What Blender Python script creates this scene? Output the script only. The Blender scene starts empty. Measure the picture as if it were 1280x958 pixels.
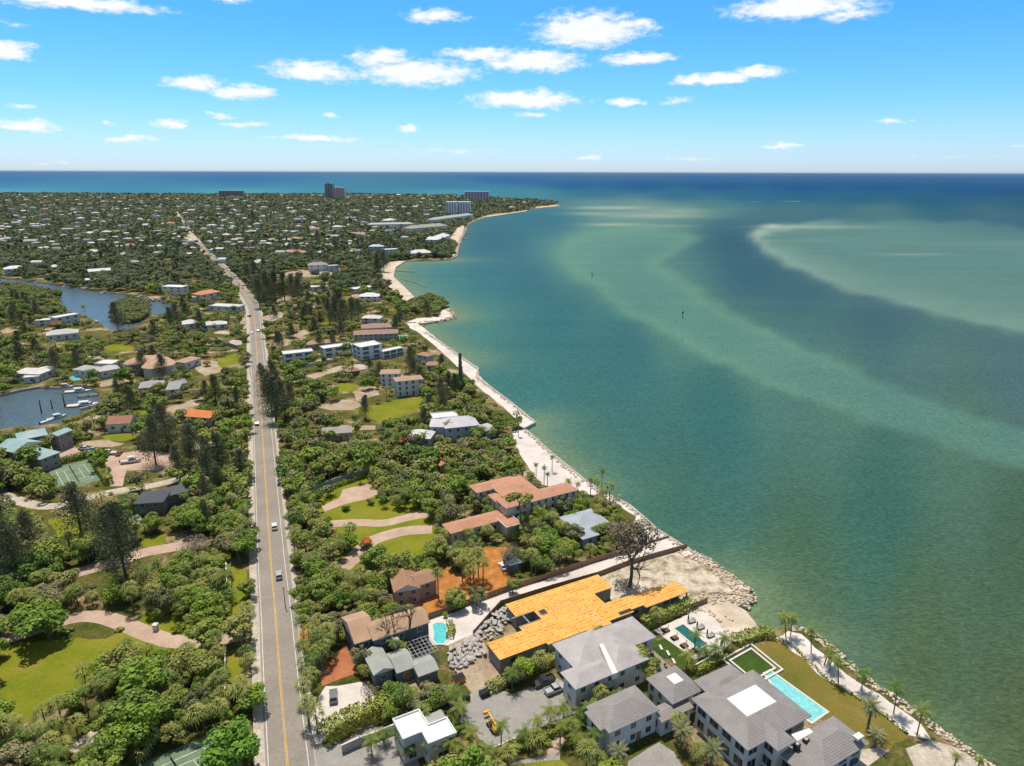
import bpy, bmesh, math, random
import numpy as np
from mathutils import Vector, Matrix
from mathutils.geometry import tessellate_polygon
R = math.radians
rnd = random.Random(7); nr = np.random.default_rng(11)
S = bpy.context.scene; COL = S.collection

# ------------------------------------------------------------------ camera
PITCH = 17.25; ROLL = 0.15; CZ = 120.0
cam_d = bpy.data.cameras.new('camera'); cam = bpy.data.objects.new('camera', cam_d); COL.objects.link(cam)
cam_d.lens = 24; cam_d.sensor_width = 36; cam_d.clip_start = 1; cam_d.clip_end = 200000
MC = Matrix.Rotation(R(90 - PITCH), 3, 'X') @ Matrix.Rotation(R(ROLL), 3, 'Z')
cam.matrix_world = Matrix.Translation((0, 0, CZ)) @ MC.to_4x4()
S.camera = cam
# ------------------------------------------------------------------ world + sun
SUN_EL, SUN_AZ = 72, -28          # azimuth measured from +Y (view direction), negative = left
S.view_settings.view_transform = 'Standard'; S.view_settings.look = 'None'
S.view_settings.exposure = 0.0; S.view_settings.gamma = 1
sd = bpy.data.lights.new('sun', 'SUN'); sd.energy = 4.6; sd.angle = R(0.53); sd.color = (1, .93, .81)
sun = bpy.data.objects.new('sun', sd); COL.objects.link(sun)
a, e = R(SUN_AZ), R(SUN_EL)
tosun = Vector((math.sin(a) * math.cos(e), math.cos(a) * math.cos(e), math.sin(e)))
sun.rotation_euler = tosun.to_track_quat('Z', 'Y').to_euler(); sun.location = (0, 0, 400)

FPX = 1280 * 24 / 36
def P(px, py, z=0.0):
    d = MC @ Vector(((px - 640) / FPX, (479 - py) / FPX, -1))
    t = (z - CZ) / d.z
    return Vector((d.x * t, d.y * t, z))
MCn = np.array(MC)
def Pn(px, py, z=0.0):
    d = np.stack([(px - 640) / FPX, (479 - py) / FPX, -np.ones_like(px)], -1) @ MCn.T
    t = (z - CZ) / d[..., 2]
    return d[..., 0] * t, d[..., 1] * t
def proj(x, y, z):
    q = np.stack([np.asarray(x, float), np.asarray(y, float), np.asarray(z, float) - CZ], -1) @ MCn
    w = np.maximum(-q[..., 2], .01)
    return 640 + FPX * q[..., 0] / w, 479 - FPX * q[..., 1] / w

W = bpy.data.worlds.new("World"); S.world = W; W.use_nodes = True
def build_world():
    nt = W.node_tree; n = nt.nodes; l = nt.links; n.clear()
    out = n.new('ShaderNodeOutputWorld'); bg = n.new('ShaderNodeBackground'); bg.inputs[1].default_value = 0.125
    l.new(bg.outputs[0], out.inputs[0])
    sky = n.new('ShaderNodeTexSky'); sky.sky_type = 'NISHITA'; sky.sun_disc = False
    sky.sun_elevation = R(SUN_EL); sky.sun_rotation = R(SUN_AZ); sky.altitude = 0
    sky.air_density = 1.0; sky.dust_density = 0.3; sky.ozone_density = 3.0
    tc = n.new('ShaderNodeTexCoord'); sep = n.new('ShaderNodeSeparateXYZ'); l.new(tc.outputs['Generated'], sep.inputs[0])
    def M(op, a, b=None, c=None):
        m = n.new('ShaderNodeMath'); m.operation = op
        for i, v in enumerate((a, b, c)):
            if v is None: continue
            if isinstance(v, (int, float)): m.inputs[i].default_value = v
            else: l.new(v, m.inputs[i])
        return m.outputs[0]
    # pale cyan horizon, richer blue above; unseen upper sky made warm to tint shade
    el = M('ARCSINE', sep.outputs[2]); az = M('ARCTAN2', sep.outputs[0], sep.outputs[1])
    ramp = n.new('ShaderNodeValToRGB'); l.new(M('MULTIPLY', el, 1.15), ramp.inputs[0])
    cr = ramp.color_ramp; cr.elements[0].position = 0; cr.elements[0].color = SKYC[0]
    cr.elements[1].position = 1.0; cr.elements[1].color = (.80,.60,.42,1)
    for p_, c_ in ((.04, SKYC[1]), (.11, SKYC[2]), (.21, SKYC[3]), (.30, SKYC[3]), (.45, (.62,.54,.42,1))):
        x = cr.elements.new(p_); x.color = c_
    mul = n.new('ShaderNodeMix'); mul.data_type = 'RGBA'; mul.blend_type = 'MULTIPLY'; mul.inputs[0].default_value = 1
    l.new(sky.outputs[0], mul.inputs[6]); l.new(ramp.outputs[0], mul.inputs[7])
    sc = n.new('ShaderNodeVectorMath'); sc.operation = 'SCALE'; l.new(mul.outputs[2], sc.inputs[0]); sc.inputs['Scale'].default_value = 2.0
    # clouds: soft cumulus in (azimuth, elevation)
    cmb = n.new('ShaderNodeCombineXYZ'); l.new(az, cmb.inputs[0]); l.new(el, cmb.inputs[1])
    nz = n.new('ShaderNodeTexNoise'); nz.inputs['Scale'].default_value = 22; nz.inputs['Detail'].default_value = 8; nz.inputs['Roughness'].default_value = .62
    mp = n.new('ShaderNodeMapping'); mp.inputs['Scale'].default_value = (1, 2.3, 1); l.new(cmb.outputs[0], mp.inputs[0]); l.new(mp.outputs[0], nz.inputs['Vector'])
    wsub = n.new('ShaderNodeVectorMath'); wsub.operation = 'SUBTRACT'; l.new(nz.outputs['Color'], wsub.inputs[0]); wsub.inputs[1].default_value = (.5, .5, .5)
    wm = n.new('ShaderNodeVectorMath'); wm.operation = 'MULTIPLY'; l.new(wsub.outputs[0], wm.inputs[0]); wm.inputs[1].default_value = (.06, .018, 0)
    wp = n.new('ShaderNodeVectorMath'); wp.operation = 'ADD'; l.new(cmb.outputs[0], wp.inputs[0]); l.new(wm.outputs[0], wp.inputs[1])
    clouds = [(735,38,72,22,1),(790,32,40,8,.8),(100,4,120,10,1),(10,62,34,14,1),(15,30,20,6,.3),(243,103,44,11,1),(305,115,48,9,1),
      (390,90,62,13,1),(478,72,46,13,.95),(520,92,84,16,1),(600,68,62,9,.9),(665,77,66,14,1),(545,21,46,9,.8),(290,1,26,5,.6),
      (38,157,44,10,1),(30,132,34,4,.4),(213,155,30,7,.8),(165,174,40,4.5,.8),(130,154,10,4,.7),(303,155,40,4,.6),(395,173,66,5,.9),
      (275,145,20,4,.6),(655,125,76,12,1),(798,74,46,9,1),(868,100,28,8,.9),(905,98,40,9,1),(945,91,42,9,1),(785,128,28,6,.9),(842,126,22,6,.45),
      (663,145,20,3.5,.6),(1000,8,100,13,1),(1060,18,45,8,.7),(1118,151,30,3,.5),(980,182,34,4.5,.9),(510,161,16,4,.8),(410,143,16,3.5,.6),(735,197,22,3,.5),
      (1290,182,30,3,.35),(60,205,20,2,.3),(560,190,60,3,.25),(860,199,60,2.5,.25),(1180,197,50,2.5,.25),
      (-150,80,80,20,1),(1450,90,80,16,1),(-260,140,80,10,.9),(1600,150,70,8,.8)]
    fld = None
    for (x, y, hw, hh, wt) in clouds:
        d = (MC @ Vector(((x - 640) / FPX, (479 - y) / FPX, -1))).normalized()
        A = math.atan2(d.x, d.y); E = math.asin(d.z); k = 1 / FPX
        s1 = n.new('ShaderNodeVectorMath'); s1.operation = 'SUBTRACT'; l.new(wp.outputs[0], s1.inputs[0]); s1.inputs[1].default_value = (A, E, 0)
        c2 = 1 / (1 + ((x - 640) / FPX) ** 2)
        s2 = n.new('ShaderNodeVectorMath'); s2.operation = 'MULTIPLY'; l.new(s1.outputs[0], s2.inputs[0]); s2.inputs[1].default_value = (1 / (hw * k * c2), 1 / (hh * k * c2 ** .5), 0)
        s3 = n.new('ShaderNodeVectorMath'); s3.operation = 'LENGTH'; l.new(s2.outputs[0], s3.inputs[0])
        v = M('SUBTRACT', 1.0, s3.outputs[1]) if wt == 1 else M('MULTIPLY_ADD', s3.outputs[1], -wt, wt * .95)
        fld = v if fld is None else M('MAXIMUM', fld, v)
    nz2 = n.new('ShaderNodeTexNoise'); nz2.inputs['Scale'].default_value = 60; nz2.inputs['Detail'].default_value = 6; nz2.inputs['Roughness'].default_value = .65
    l.new(mp.outputs[0], nz2.inputs['Vector'])
    f2 = M('ADD', fld, M('MULTIPLY', M('SUBTRACT', nz2.outputs[0], .5), 1.2))
    sm = n.new('ShaderNodeMapRange'); sm.interpolation_type = 'SMOOTHSTEP'; l.new(f2, sm.inputs[0]); sm.inputs[1].default_value = -.06; sm.inputs[2].default_value = .66
    # whiter tops, faintly grey bases via the noise
    cc = n.new('ShaderNodeMix'); cc.data_type = 'RGBA'; l.new(nz2.outputs[0], cc.inputs[0]); cc.inputs[6].default_value = (6.9, 7.3, 7.8, 1); cc.inputs[7].default_value = (8.8, 8.8, 8.8, 1)
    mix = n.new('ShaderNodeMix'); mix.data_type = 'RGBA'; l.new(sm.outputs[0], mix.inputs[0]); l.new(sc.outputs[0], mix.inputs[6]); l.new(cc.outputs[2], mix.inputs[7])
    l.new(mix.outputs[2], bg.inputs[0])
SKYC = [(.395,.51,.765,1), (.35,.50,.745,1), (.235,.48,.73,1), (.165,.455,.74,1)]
LEAFK = 1.72
build_world()

# ------------------------------------------------------------------ materials
def lin(c):
    return tuple(((x / 255) / 12.92 if x / 255 <= .04045 else ((x / 255 + .055) / 1.055) ** 2.4) for x in c)
def newmat(name):
    m = bpy.data.materials.new(name); m.use_nodes = True
    nt = m.node_tree; return m, nt.nodes, nt.links, nt.nodes['Principled BSDF']
def coords(n, l, kind='Object', scale=(1, 1, 1), rot=0):
    tc = n.new('ShaderNodeTexCoord'); mp = n.new('ShaderNodeMapping'); mp.inputs['Scale'].default_value = scale; mp.inputs['Rotation'].default_value = (0, 0, rot)
    l.new(tc.outputs[kind], mp.inputs[0]); return mp.outputs[0]
def rampn(n, l, fac, stops):
    r = n.new('ShaderNodeValToRGB'); l.new(fac, r.inputs[0]); cr = r.color_ramp
    cr.elements[0].position = stops[0][0]; cr.elements[0].color = (*stops[0][1], 1)
    cr.elements[1].position = stops[-1][0]; cr.elements[1].color = (*stops[-1][1], 1)
    for p, c in stops[1:-1]:
        x = cr.elements.new(p); x.color = (*c, 1)
    return r.outputs[0]
def noise(n, l, vec, scale, detail=4, rough=.55):
    t = n.new('ShaderNodeTexNoise'); t.inputs['Scale'].default_value = scale; t.inputs['Detail'].default_value = detail; t.inputs['Roughness'].default_value = rough
    if vec is not None: l.new(vec, t.inputs['Vector'])
    return t.outputs[0]
def mixc(n, l, f, a, b, blend='MIX'):
    m = n.new('ShaderNodeMix'); m.data_type = 'RGBA'; m.blend_type = blend
    for i, v in ((0, f), (6, a), (7, b)):
        if isinstance(v, (int, float)): m.inputs[i].default_value = v
        elif isinstance(v, tuple): m.inputs[i].default_value = (*v[:3], 1)
        else: l.new(v, m.inputs[i])
    return m.outputs[2]
def bump(n, l, h, bs, dist=.05, strength=.5):
    b = n.new('ShaderNodeBump'); b.inputs['Distance'].default_value = dist; b.inputs['Strength'].default_value = strength
    l.new(h, b.inputs['Height']); l.new(b.outputs[0], bs.inputs['Normal'])
def plain(name, c, rough=.7, var=.15, scale=.6, metal=0, bmp=0, spec=.3, emis=None):
    m, n, l, b = newmat(name)
    v = coords(n, l)
    f = noise(n, l, v, scale, 6, .65)
    lo = tuple(x * (1 - var) for x in c); hi = tuple(min(1, x * (1 + var)) for x in c)
    l.new(rampn(n, l, f, [(.3, lo), (.7, hi)]), b.inputs['Base Color'])
    b.inputs['Roughness'].default_value = rough; b.inputs['Metallic'].default_value = metal; b.inputs['Specular IOR Level'].default_value = spec
    if bmp: bump(n, l, noise(n, l, v, scale * 6, 5), b, bmp)
    return m
_mc = {}
def wallm(c, name='render'):
    k = ('w',) + tuple(c)
    if k not in _mc: _mc[k] = plain('wall_' + name, c, .8, .12, .5, bmp=.02)
    return _mc[k]
def roofm(kind, c):
    """kind: tile, metal, shingle, slate, flat - pattern follows the UVs (metres along the eave, metres up the slope)"""
    k = ('r', kind) + tuple(c)
    if k in _mc: return _mc[k]
    m, n, l, b = newmat('roof_' + kind)
    uv = n.new('ShaderNodeUVMap'); ob = coords(n, l)
    sep = n.new('ShaderNodeSeparateXYZ'); l.new(uv.outputs[0], sep.inputs[0])
    def M(op, a, v2):
        q = n.new('ShaderNodeMath'); q.operation = op; l.new(a, q.inputs[0])
        if isinstance(v2, (int, float)): q.inputs[1].default_value = v2
        else: l.new(v2, q.inputs[1])
        return q.outputs[0]
    big = noise(n, l, ob, .25, 5, .6); fine = noise(n, l, ob, 2.2, 5, .7)
    c1 = tuple(x * .82 for x in c); c2 = tuple(min(.9, x * 1.15) for x in c)
    base = rampn(n, l, big, [(.32, c1), (.68, c2)])
    base = mixc(n, l, .28, base, rampn(n, l, fine, [(.3, tuple(x * .6 for x in c)), (.7, tuple(min(.95, x * 1.3) for x in c))]))
    if kind == 'tile':
        cs = M('FRACT', M('DIVIDE', sep.outputs[1], .62), 0.0); 
        ln = M('LESS_THAN', cs, .22); bl = M('SINE', M('MULTIPLY', sep.outputs[0], 2 * math.pi / .45), 0)
        base = mixc(n, l, M('MULTIPLY', ln, .42), base, tuple(x * .35 for x in c))
        hgt = M('ADD', M('MULTIPLY', cs, -1.0), M('MULTIPLY', bl, .4)); bump(n, l, hgt, b, .05, .7); b.inputs['Roughness'].default_value = .75
    elif kind == 'slate':
        cs = M('FRACT', M('DIVIDE', sep.outputs[1], .5), 0.0); ln = M('LESS_THAN', cs, .3)
        base = mixc(n, l, M('MULTIPLY', ln, .40), base, tuple(x * .4 for x in c))
        bump(n, l, M('MULTIPLY', cs, -1.0), b, .05, .6); b.inputs['Roughness'].default_value = .7
    elif kind == 'metal':
        cs = M('FRACT', M('DIVIDE', sep.outputs[0], .6), 0.0); ln = M('LESS_THAN', cs, .14)
        base = mixc(n, l, M('MULTIPLY', ln, .35), base, tuple(x * .45 for x in c))
        bump(n, l, ln, b, .05, .8); b.inputs['Roughness'].default_value = .5; b.inputs['Metallic'].default_value = .0
    else:
        bump(n, l, fine, b, .03, .5); b.inputs['Roughness'].default_value = .85
    b.inputs['Specular IOR Level'].default_value = .25
    l.new(base, b.inputs['Base Color']); _mc[k] = m; return m

WHITE = (.68, .67, .64); CREAM = (.58, .51, .39)
M_white = plain('white_paint', WHITE, .55, .06, .4)
M_trim = plain('white_trim', (.56, .55, .53), .5, .05, .8)
M_glass = plain('window_glass', (.025, .04, .05), .12, .3, 1.2, spec=.6)
M_tealglass = plain('teal_glass', (.05, .16, .17), .12, .3, 1.2, spec=.6)
M_dark = plain('dark_metal', (.03, .03, .032), .5, .2, 2)
M_rubber = plain('rubber', (.02, .02, .02), .85, .1, 4)
M_conc = plain('concrete', (.42, .40, .37), .85, .16, .35, bmp=.03)
M_block = plain('block_wall', (.25, .24, .225), .9, .25, .6, bmp=.05)
M_wood = plain('weathered_wood', (.27, .165, .095), .85, .25, 1.4, bmp=.03)
M_greywood = plain('grey_timber', (.26, .235, .20), .85, .2, 1.2)
M_bark = plain('palm_bark', (.17, .135, .10), .9, .3, 3, bmp=.05)
M_bark2 = plain('grey_bark', (.13, .105, .085), .9, .3, 2, bmp=.05)
M_rock = plain('pale_boulder', (.55,.45,.34), .9, .42, .7, bmp=.2)
M_greyrock = plain('grey_boulder', (.42,.39,.37), .9, .5, .9, bmp=.25)
M_yellow = plain('machine_yellow', (.72, .40, .02), .45, .12, 1)
M_orangebin = plain('orange_paint', (.62, .22, .08), .5, .15, 1)

def groundmat(name, stops, scale=.08, fine=1.2, finev=.3, rough=.95, bmp=.1, stretch=(1, 1, 1), rot=0):
    m, n, l, b = newmat(name); v = coords(n, l, 'Object', stretch, rot)
    f = noise(n, l, v, scale, 8, .62)
    c = rampn(n, l, f, stops)
    g = noise(n, l, v, fine, 4, .7)
    c = mixc(n, l, finev, c, rampn(n, l, g, [(.3, (.02, .02, .015)), (.62, (.62, .58, .50))]), 'SOFT_LIGHT')
    l.new(c, b.inputs['Base Color']); b.inputs['Roughness'].default_value = rough; b.inputs['Specular IOR Level'].default_value = .1
    bump(n, l, g, b, bmp, .6); return m
G_land = groundmat('ground_cover', [(.30, (.045,.060,.014)), (.43, (.085,.100,.022)), (.52, (.13,.115,.040)), (.58, (.26,.20,.115)), (.66, (.46,.38,.28))], .06, .9, .6)
G_lawn = groundmat('lawn_grass', [(.32, (.125,.165,.012)), (.52, (.19,.205,.018)), (.70, (.25,.215,.035))], .10, 1.6, .3)
G_lawn2 = groundmat('dry_lawn', [(.32, (.125,.130,.024)), (.52, (.185,.150,.035)), (.68, (.25,.18,.060))], .06, 1.4, .25)
G_turf = groundmat('dark_turf', [(.3, (.035, .075, .012)), (.7, (.065, .11, .02))], .3, 2, .3)
G_sand = groundmat('white_sand', [(.3, (.48,.43,.395)), (.5, (.61,.555,.52)), (.7, (.69,.64,.605))], .08, .9, .2)
G_beach = groundmat('beach_sand', [(.3, (.42, .33, .25)), (.6, (.62, .53, .43)), (.75, (.68, .62, .53))], .10, .9, .2)
G_scrub = groundmat('scrub_sand', [(.30, (.12, .13, .065)), (.42, (.34, .29, .21)), (.52, (.52, .45, .37)), (.68, (.64, .58, .50))], .22, .9, .6)
G_mulch = groundmat('orange_mulch', [(.3, (.33,.135,.040)), (.55, (.47,.205,.062)), (.72, (.56,.31,.14))], .35, 1.5, .5)
G_paver = groundmat('grey_pavers', [(.3, (.27,.255,.245)), (.7, (.36,.345,.335))], .3, 2.5, .4)
G_pinkpaver = groundmat('pink_pavers', [(.3, (.38, .27, .215)), (.7, (.55, .42, .34))], .15, 1.8, .35)
G_terra = groundmat('terracotta_paving', [(.3, (.34, .12, .06)), (.7, (.46, .19, .10))], .3, 1.8, .35)
G_dirt = groundmat('bare_dirt', [(.3, (.30, .225, .16)), (.55, (.42, .34, .26)), (.7, (.52, .45, .36))], .12, 1.2, .5)
G_court = groundmat('court_green', [(.3, (.13, .20, .13)), (.7, (.19, .26, .17))], .2, 1.5, .3)
G_asphalt = groundmat('asphalt', [(.3, (.245,.218,.190)), (.7, (.31,.28,.248))], .08, 1.2, .25)
G_path = groundmat('sidewalk', [(.3, (.38, .33, .28)), (.7, (.56, .50, .43))], .3, 1.2, .4)
M_line = plain('white_road_paint', (.62, .60, .56), .8, .25, .5)
M_yline = plain('yellow_road_paint', (.62, .36, .07), .8, .2, .5)

def poolm(name, c):
    m, n, l, b = newmat(name); v = coords(n, l)
    l.new(rampn(n, l, noise(n, l, v, .9, 5), [(.3, tuple(x * .8 for x in c)), (.7, tuple(min(1, x * 1.2) for x in c))]), b.inputs['Base Color'])
    b.inputs['Roughness'].default_value = .08; b.inputs['Specular IOR Level'].default_value = .35
    bump(n, l, noise(n, l, v, 3, 3), b, .03, .4); return m
M_pool = poolm('pool_water', (.10, .50, .52)); M_poold = poolm('dark_pool_water', (.02,.125,.12)); M_pooll = poolm('lap_pool_water', (.20,.55,.57))

# ------------------------------------------------------------------ object helpers
def tag(o, label=None, cat=None, group=None, kind=None):
    if label: o['label'] = label
    if cat: o['category'] = cat
    if group: o['group'] = group
    if kind: o['kind'] = kind
    return o
def empty(name, loc, rz=0, **k):
    o = bpy.data.objects.new(name, None); o.empty_display_size = .5; COL.objects.link(o); o.location = loc; o.rotation_euler = (0, 0, rz); return tag(o, **k)
class MB:
    def __init__(s): s.v = []; s.f = []; s.m = []; s.uv = []
    def face(s, pts, m=0, uv=None):
        i = len(s.v); s.v += [tuple(p) for p in pts]; s.f.append(tuple(range(i, i + len(pts)))); s.m.append(m); s.uv += (uv if uv else [(p[0], p[1]) for p in pts])
    def box(s, c, size, rz=0, m=0, taper=1.0, tz=None):
        cx, cy, cz = c; hx, hy, hz = size[0] / 2, size[1] / 2, size[2] / 2; co, si = math.cos(rz), math.sin(rz)
        def q(x, y, z): return (cx + x * co - y * si, cy + x * si + y * co, cz + z)
        t = taper
        B = [q(-hx, -hy, -hz), q(hx, -hy, -hz), q(hx, hy, -hz), q(-hx, hy, -hz)]; T = [q(-hx * t, -hy * t, hz), q(hx * t, -hy * t, hz), q(hx * t, hy * t, hz), q(-hx * t, hy * t, hz)]
        s.face(B[::-1], m); s.face(T, m)
        for i in range(4): j = (i + 1) % 4; s.face([B[i], B[j], T[j], T[i]], m)
    def prism(s, poly, z0, z1, m=0, mtop=None, bottom=True):
        n = len(poly); ar = sum(poly[i][0] * poly[(i + 1) % n][1] - poly[(i + 1) % n][0] * poly[i][1] for i in range(n))
        if ar < 0: poly = poly[::-1]
        for i in range(n):
            a, b = poly[i], poly[(i + 1) % n]; s.face([(a[0], a[1], z0), (b[0], b[1], z0), (b[0], b[1], z1), (a[0], a[1], z1)], m)
        tris = tessellate_polygon([[Vector((p[0], p[1], 0)) for p in poly]])
        for t in tris:
            pts = [poly[i] for i in t]
            a2 = (pts[1][0]-pts[0][0])*(pts[2][1]-pts[0][1]) - (pts[2][0]-pts[0][0])*(pts[1][1]-pts[0][1])
            if a2 < 0: pts = pts[::-1]
            s.face([(p[0], p[1], z1) for p in pts], m if mtop is None else mtop)
            if bottom: s.face([(p[0], p[1], z0) for p in pts[::-1]], m)
    def tube(s, pts, rads, n=6, m=0, cap=True):
        rings = []
        for i, p in enumerate(pts):
            p = Vector(p); d = (Vector(pts[min(i + 1, len(pts) - 1)]) - Vector(pts[max(i - 1, 0)])).normalized()
            x = d.orthogonal().normalized() if abs(d.z) < .99 else Vector((1, 0, 0)); x = (x - d * x.dot(d)).normalized(); y = d.cross(x)
            rings.append([p + (x * math.cos(2 * math.pi * k / n) + y * math.sin(2 * math.pi * k / n)) * rads[i] for k in range(n)])
        for i in range(len(rings) - 1):
            for k in range(n):
                j = (k + 1) % n; s.face([rings[i][k], rings[i][j], rings[i + 1][j], rings[i + 1][k]], m)
        if cap: s.face(rings[-1], m); s.face(rings[0][::-1], m)
    def build(s, name, mats, parent=None, off=(0, 0, 0), weld=False, smooth=False):
        me = bpy.data.meshes.new(name); ox, oy, oz = off
        me.from_pydata([(x - ox, y - oy, z - oz) for x, y, z in s.v], [], s.f)
        if not isinstance(mats, (list, tuple)): mats = [mats]
        for m in mats: me.materials.append(m)
        me.polygons.foreach_set('material_index', s.m)
        ul = me.uv_layers.new(name='UVMap'); ul.data.foreach_set('uv', [c for uv in s.uv for c in uv])
        if weld:
            b = bmesh.new(); b.from_mesh(me); bmesh.ops.remove_doubles(b, verts=b.verts, dist=.002); b.to_mesh(me); b.free()
        if smooth: me.polygons.foreach_set('use_smooth', [True] * len(me.polygons))
        o = bpy.data.objects.new(name, me); COL.objects.link(o)
        if parent: o.parent = parent
        else: o.location = off
        return o
def copyobj(o, parent=None, loc=None, rot=None, scale=None):
    c = o.copy(); COL.objects.link(c)
    if parent is not None: c.parent = parent
    if loc is not None: c.location = loc
    if rot is not None: c.rotation_euler = rot
    if scale is not None: c.scale = scale
    return c

# masks at photo resolution: where no trunk may stand / what a crown may not hide
MW, MH = 1280, 1000
CLEAR = np.zeros((MH, MW), bool); PROT = np.zeros((MH, MW), np.float32)
def fillmask(poly):
    xs = [p[0] for p in poly]; ys = [p[1] for p in poly]
    x0, x1 = max(0, int(min(xs))), min(MW - 1, int(max(xs)) + 1); y0, y1 = max(0, int(min(ys))), min(MH - 1, int(max(ys)) + 1)
    if x1 <= x0 or y1 <= y0: return None
    X, Y = np.meshgrid(np.arange(x0, x1 + 1), np.arange(y0, y1 + 1)); ins = np.zeros(X.shape, bool); n = len(poly)
    for i in range(n):
        (ax, ay), (bx, by) = poly[i], poly[(i + 1) % n]
        if ay == by: continue
        c = ((ay > Y) != (by > Y)) & (X < (bx - ax) * (Y - ay) / (by - ay) + ax); ins ^= c
    return (slice(y0, y1 + 1), slice(x0, x1 + 1)), ins
def clear(poly):
    r = fillmask(poly)
    if r: CLEAR[r[0]] |= r[1]
def protect(poly, Y):
    r = fillmask(poly)
    if r: a = PROT[r[0]]; a[r[1]] = np.maximum(a[r[1]], Y)
def hull(pts):
    pts = sorted(set((round(float(x), 2), round(float(y), 2)) for x, y in pts))
    def half(p):
        h = []
        for q in p:
            while len(h) > 1 and (h[-1][0]-h[-2][0])*(q[1]-h[-2][1]) - (h[-1][1]-h[-2][1])*(q[0]-h[-2][0]) <= 0: h.pop()
            h.append(q)
        return h
    return half(pts)[:-1] + half(pts[::-1])[:-1]

# ------------------------------------------------------------------ land, water
COAST = [(1262,975),(1238,958),(1196,928),(1160,903),(1110,866),(1085,851),(1060,828),(1028,800),(1010,788),(988,784),(974,786),(960,792),(948,788),(944,778),(932,763),(922,759),
 (934,753),(938,746),(936,738),(921,726),(905,714),(890,702),(880,696),(856,684),(838,672),(821,662),(806,648),(786,631),(758,618),(733,602),(710,585),(690,567),(675,555),(667,545),(655,536),
 (669,529),(668,526),(637,502),(618,488),(599,473),(596,468),(598,461),(580,449),(558,433),(533,416),(527,410),(531,405),(549,401),(565,398),(568,393),(560,386),(545,380),(521,375),(507,360),(492,347),(492,335),(508,326),
 (541,326),(563,324),(571,320),(574,307),(577,297),(586,280),(594,275),(610,270),(647,265.5),(659,263.4),(665,261),(697,258),(699,256.6),(693,254),(663,251),(634,249.8),(582,246),(460,243.8),(240,244.2),(0,242.8),(-300,241)]
coast_w = [P(x, y) for x, y in COAST]
land_poly = [Vector((160, 40, 0))] + coast_w + [Vector((-9000, 4300, 0)), Vector((-7000, -400, 0)), Vector((160, -400, 0))]
LAG1 = [(0,347),(45,352.6),(83,357.6),(105,361),(125,365),(160,367.6),(190,374),(216,381),(213,391),(190,393),(175,405),(160,411.5),(136,412.7),(125,404),(108,395),(83,388),(75,379),(76,374),(72,364),(30,357.6),(0,355),(-160,352),(-160,342)]
LAG2 = [(0,494),(25,488),(48,484),(75,485),(88,481),(105,482),(122,490),(125,500),(120,511),(100,521),(78,528),(50,533),(22,533),(0,537),(-140,545),(-140,498)]
def roughen(w, amp):
    if not amp: return w
    out = []
    for i, a in enumerate(w):
        b = w[(i + 1) % len(w)]; L_ = (b - a).length; k = max(1, min(40, int(L_ / 2.5)))
        n_ = Vector((b.y - a.y, a.x - b.x, 0)) / max(L_, .01); ph = rnd.uniform(0, 6)
        for j in range(k):
            t = j / k; s_ = math.sin(t * math.pi); out.append(a.lerp(b, t) + n_ * s_ * (rnd.uniform(-amp, amp) * .7 + amp * 1.1 * math.sin(ph + t * L_ * .35)))
    return out
def sheet(name, polys_px, z, mat, kind='structure', world=None, mask=True, prot=True, label=None, cat=None):
    m = MB()
    for k, pp in enumerate(polys_px):
        w = roughen([P(x, y) for x, y in pp], {'beach': .22, 'driveway': .12, 'patio': 0, 'parking_lot': .3, 'pool_terrace': 0, 'plaza': .1}.get(name, .5))
        for t in tessellate_polygon([[Vector((p.x, p.y, 0)) for p in w]]):
            pts = [w[i] for i in t]
            if (pts[1]-pts[0]).cross(pts[2]-pts[0]).z < 0: pts = pts[::-1]
            m.face([(p.x, p.y, z) for p in pts])
        if mask: clear(pp)
        if prot: protect(pp, 99999)
    o = m.build(name, mat); tag(o, kind=kind)
    return o
def build_land():
    holes = [[P(x, y) for x, y in h] for h in (LAG1, LAG2)]
    outer = [Vector((p.x, p.y, 0)) for p in land_poly]
    allp = outer + [Vector((p.x, p.y, 0)) for h in holes for p in h]
    tris = tessellate_polygon([outer] + [[Vector((p.x, p.y, 0)) for p in h] for h in holes])
    m = MB()
    for t in tris:
        pts = [allp[i] for i in t]
        if (pts[1]-pts[0]).cross(pts[2]-pts[0]).z < 0: pts = pts[::-1]
        m.face([tuple(p) for p in pts])
    o = m.build('ground', G_land, weld=True); tag(o, kind='structure')
    m = MB()
    for ring, out in ((outer, 1), (holes[0], -1), (holes[1], -1)):
        n = len(ring)
        for i in range(n):
            a, b = ring[i], ring[(i + 1) % n]
            m.face([(a.x, a.y, 0), (b.x, b.y, 0), (b.x, b.y, -2), (a.x, a.y, -2)])
    o = m.build('shore_edge', M_conc); tag(o, kind='structure')
build_land()
for h in (LAG1, LAG2): clear(h); protect(h, 99999)

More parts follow.
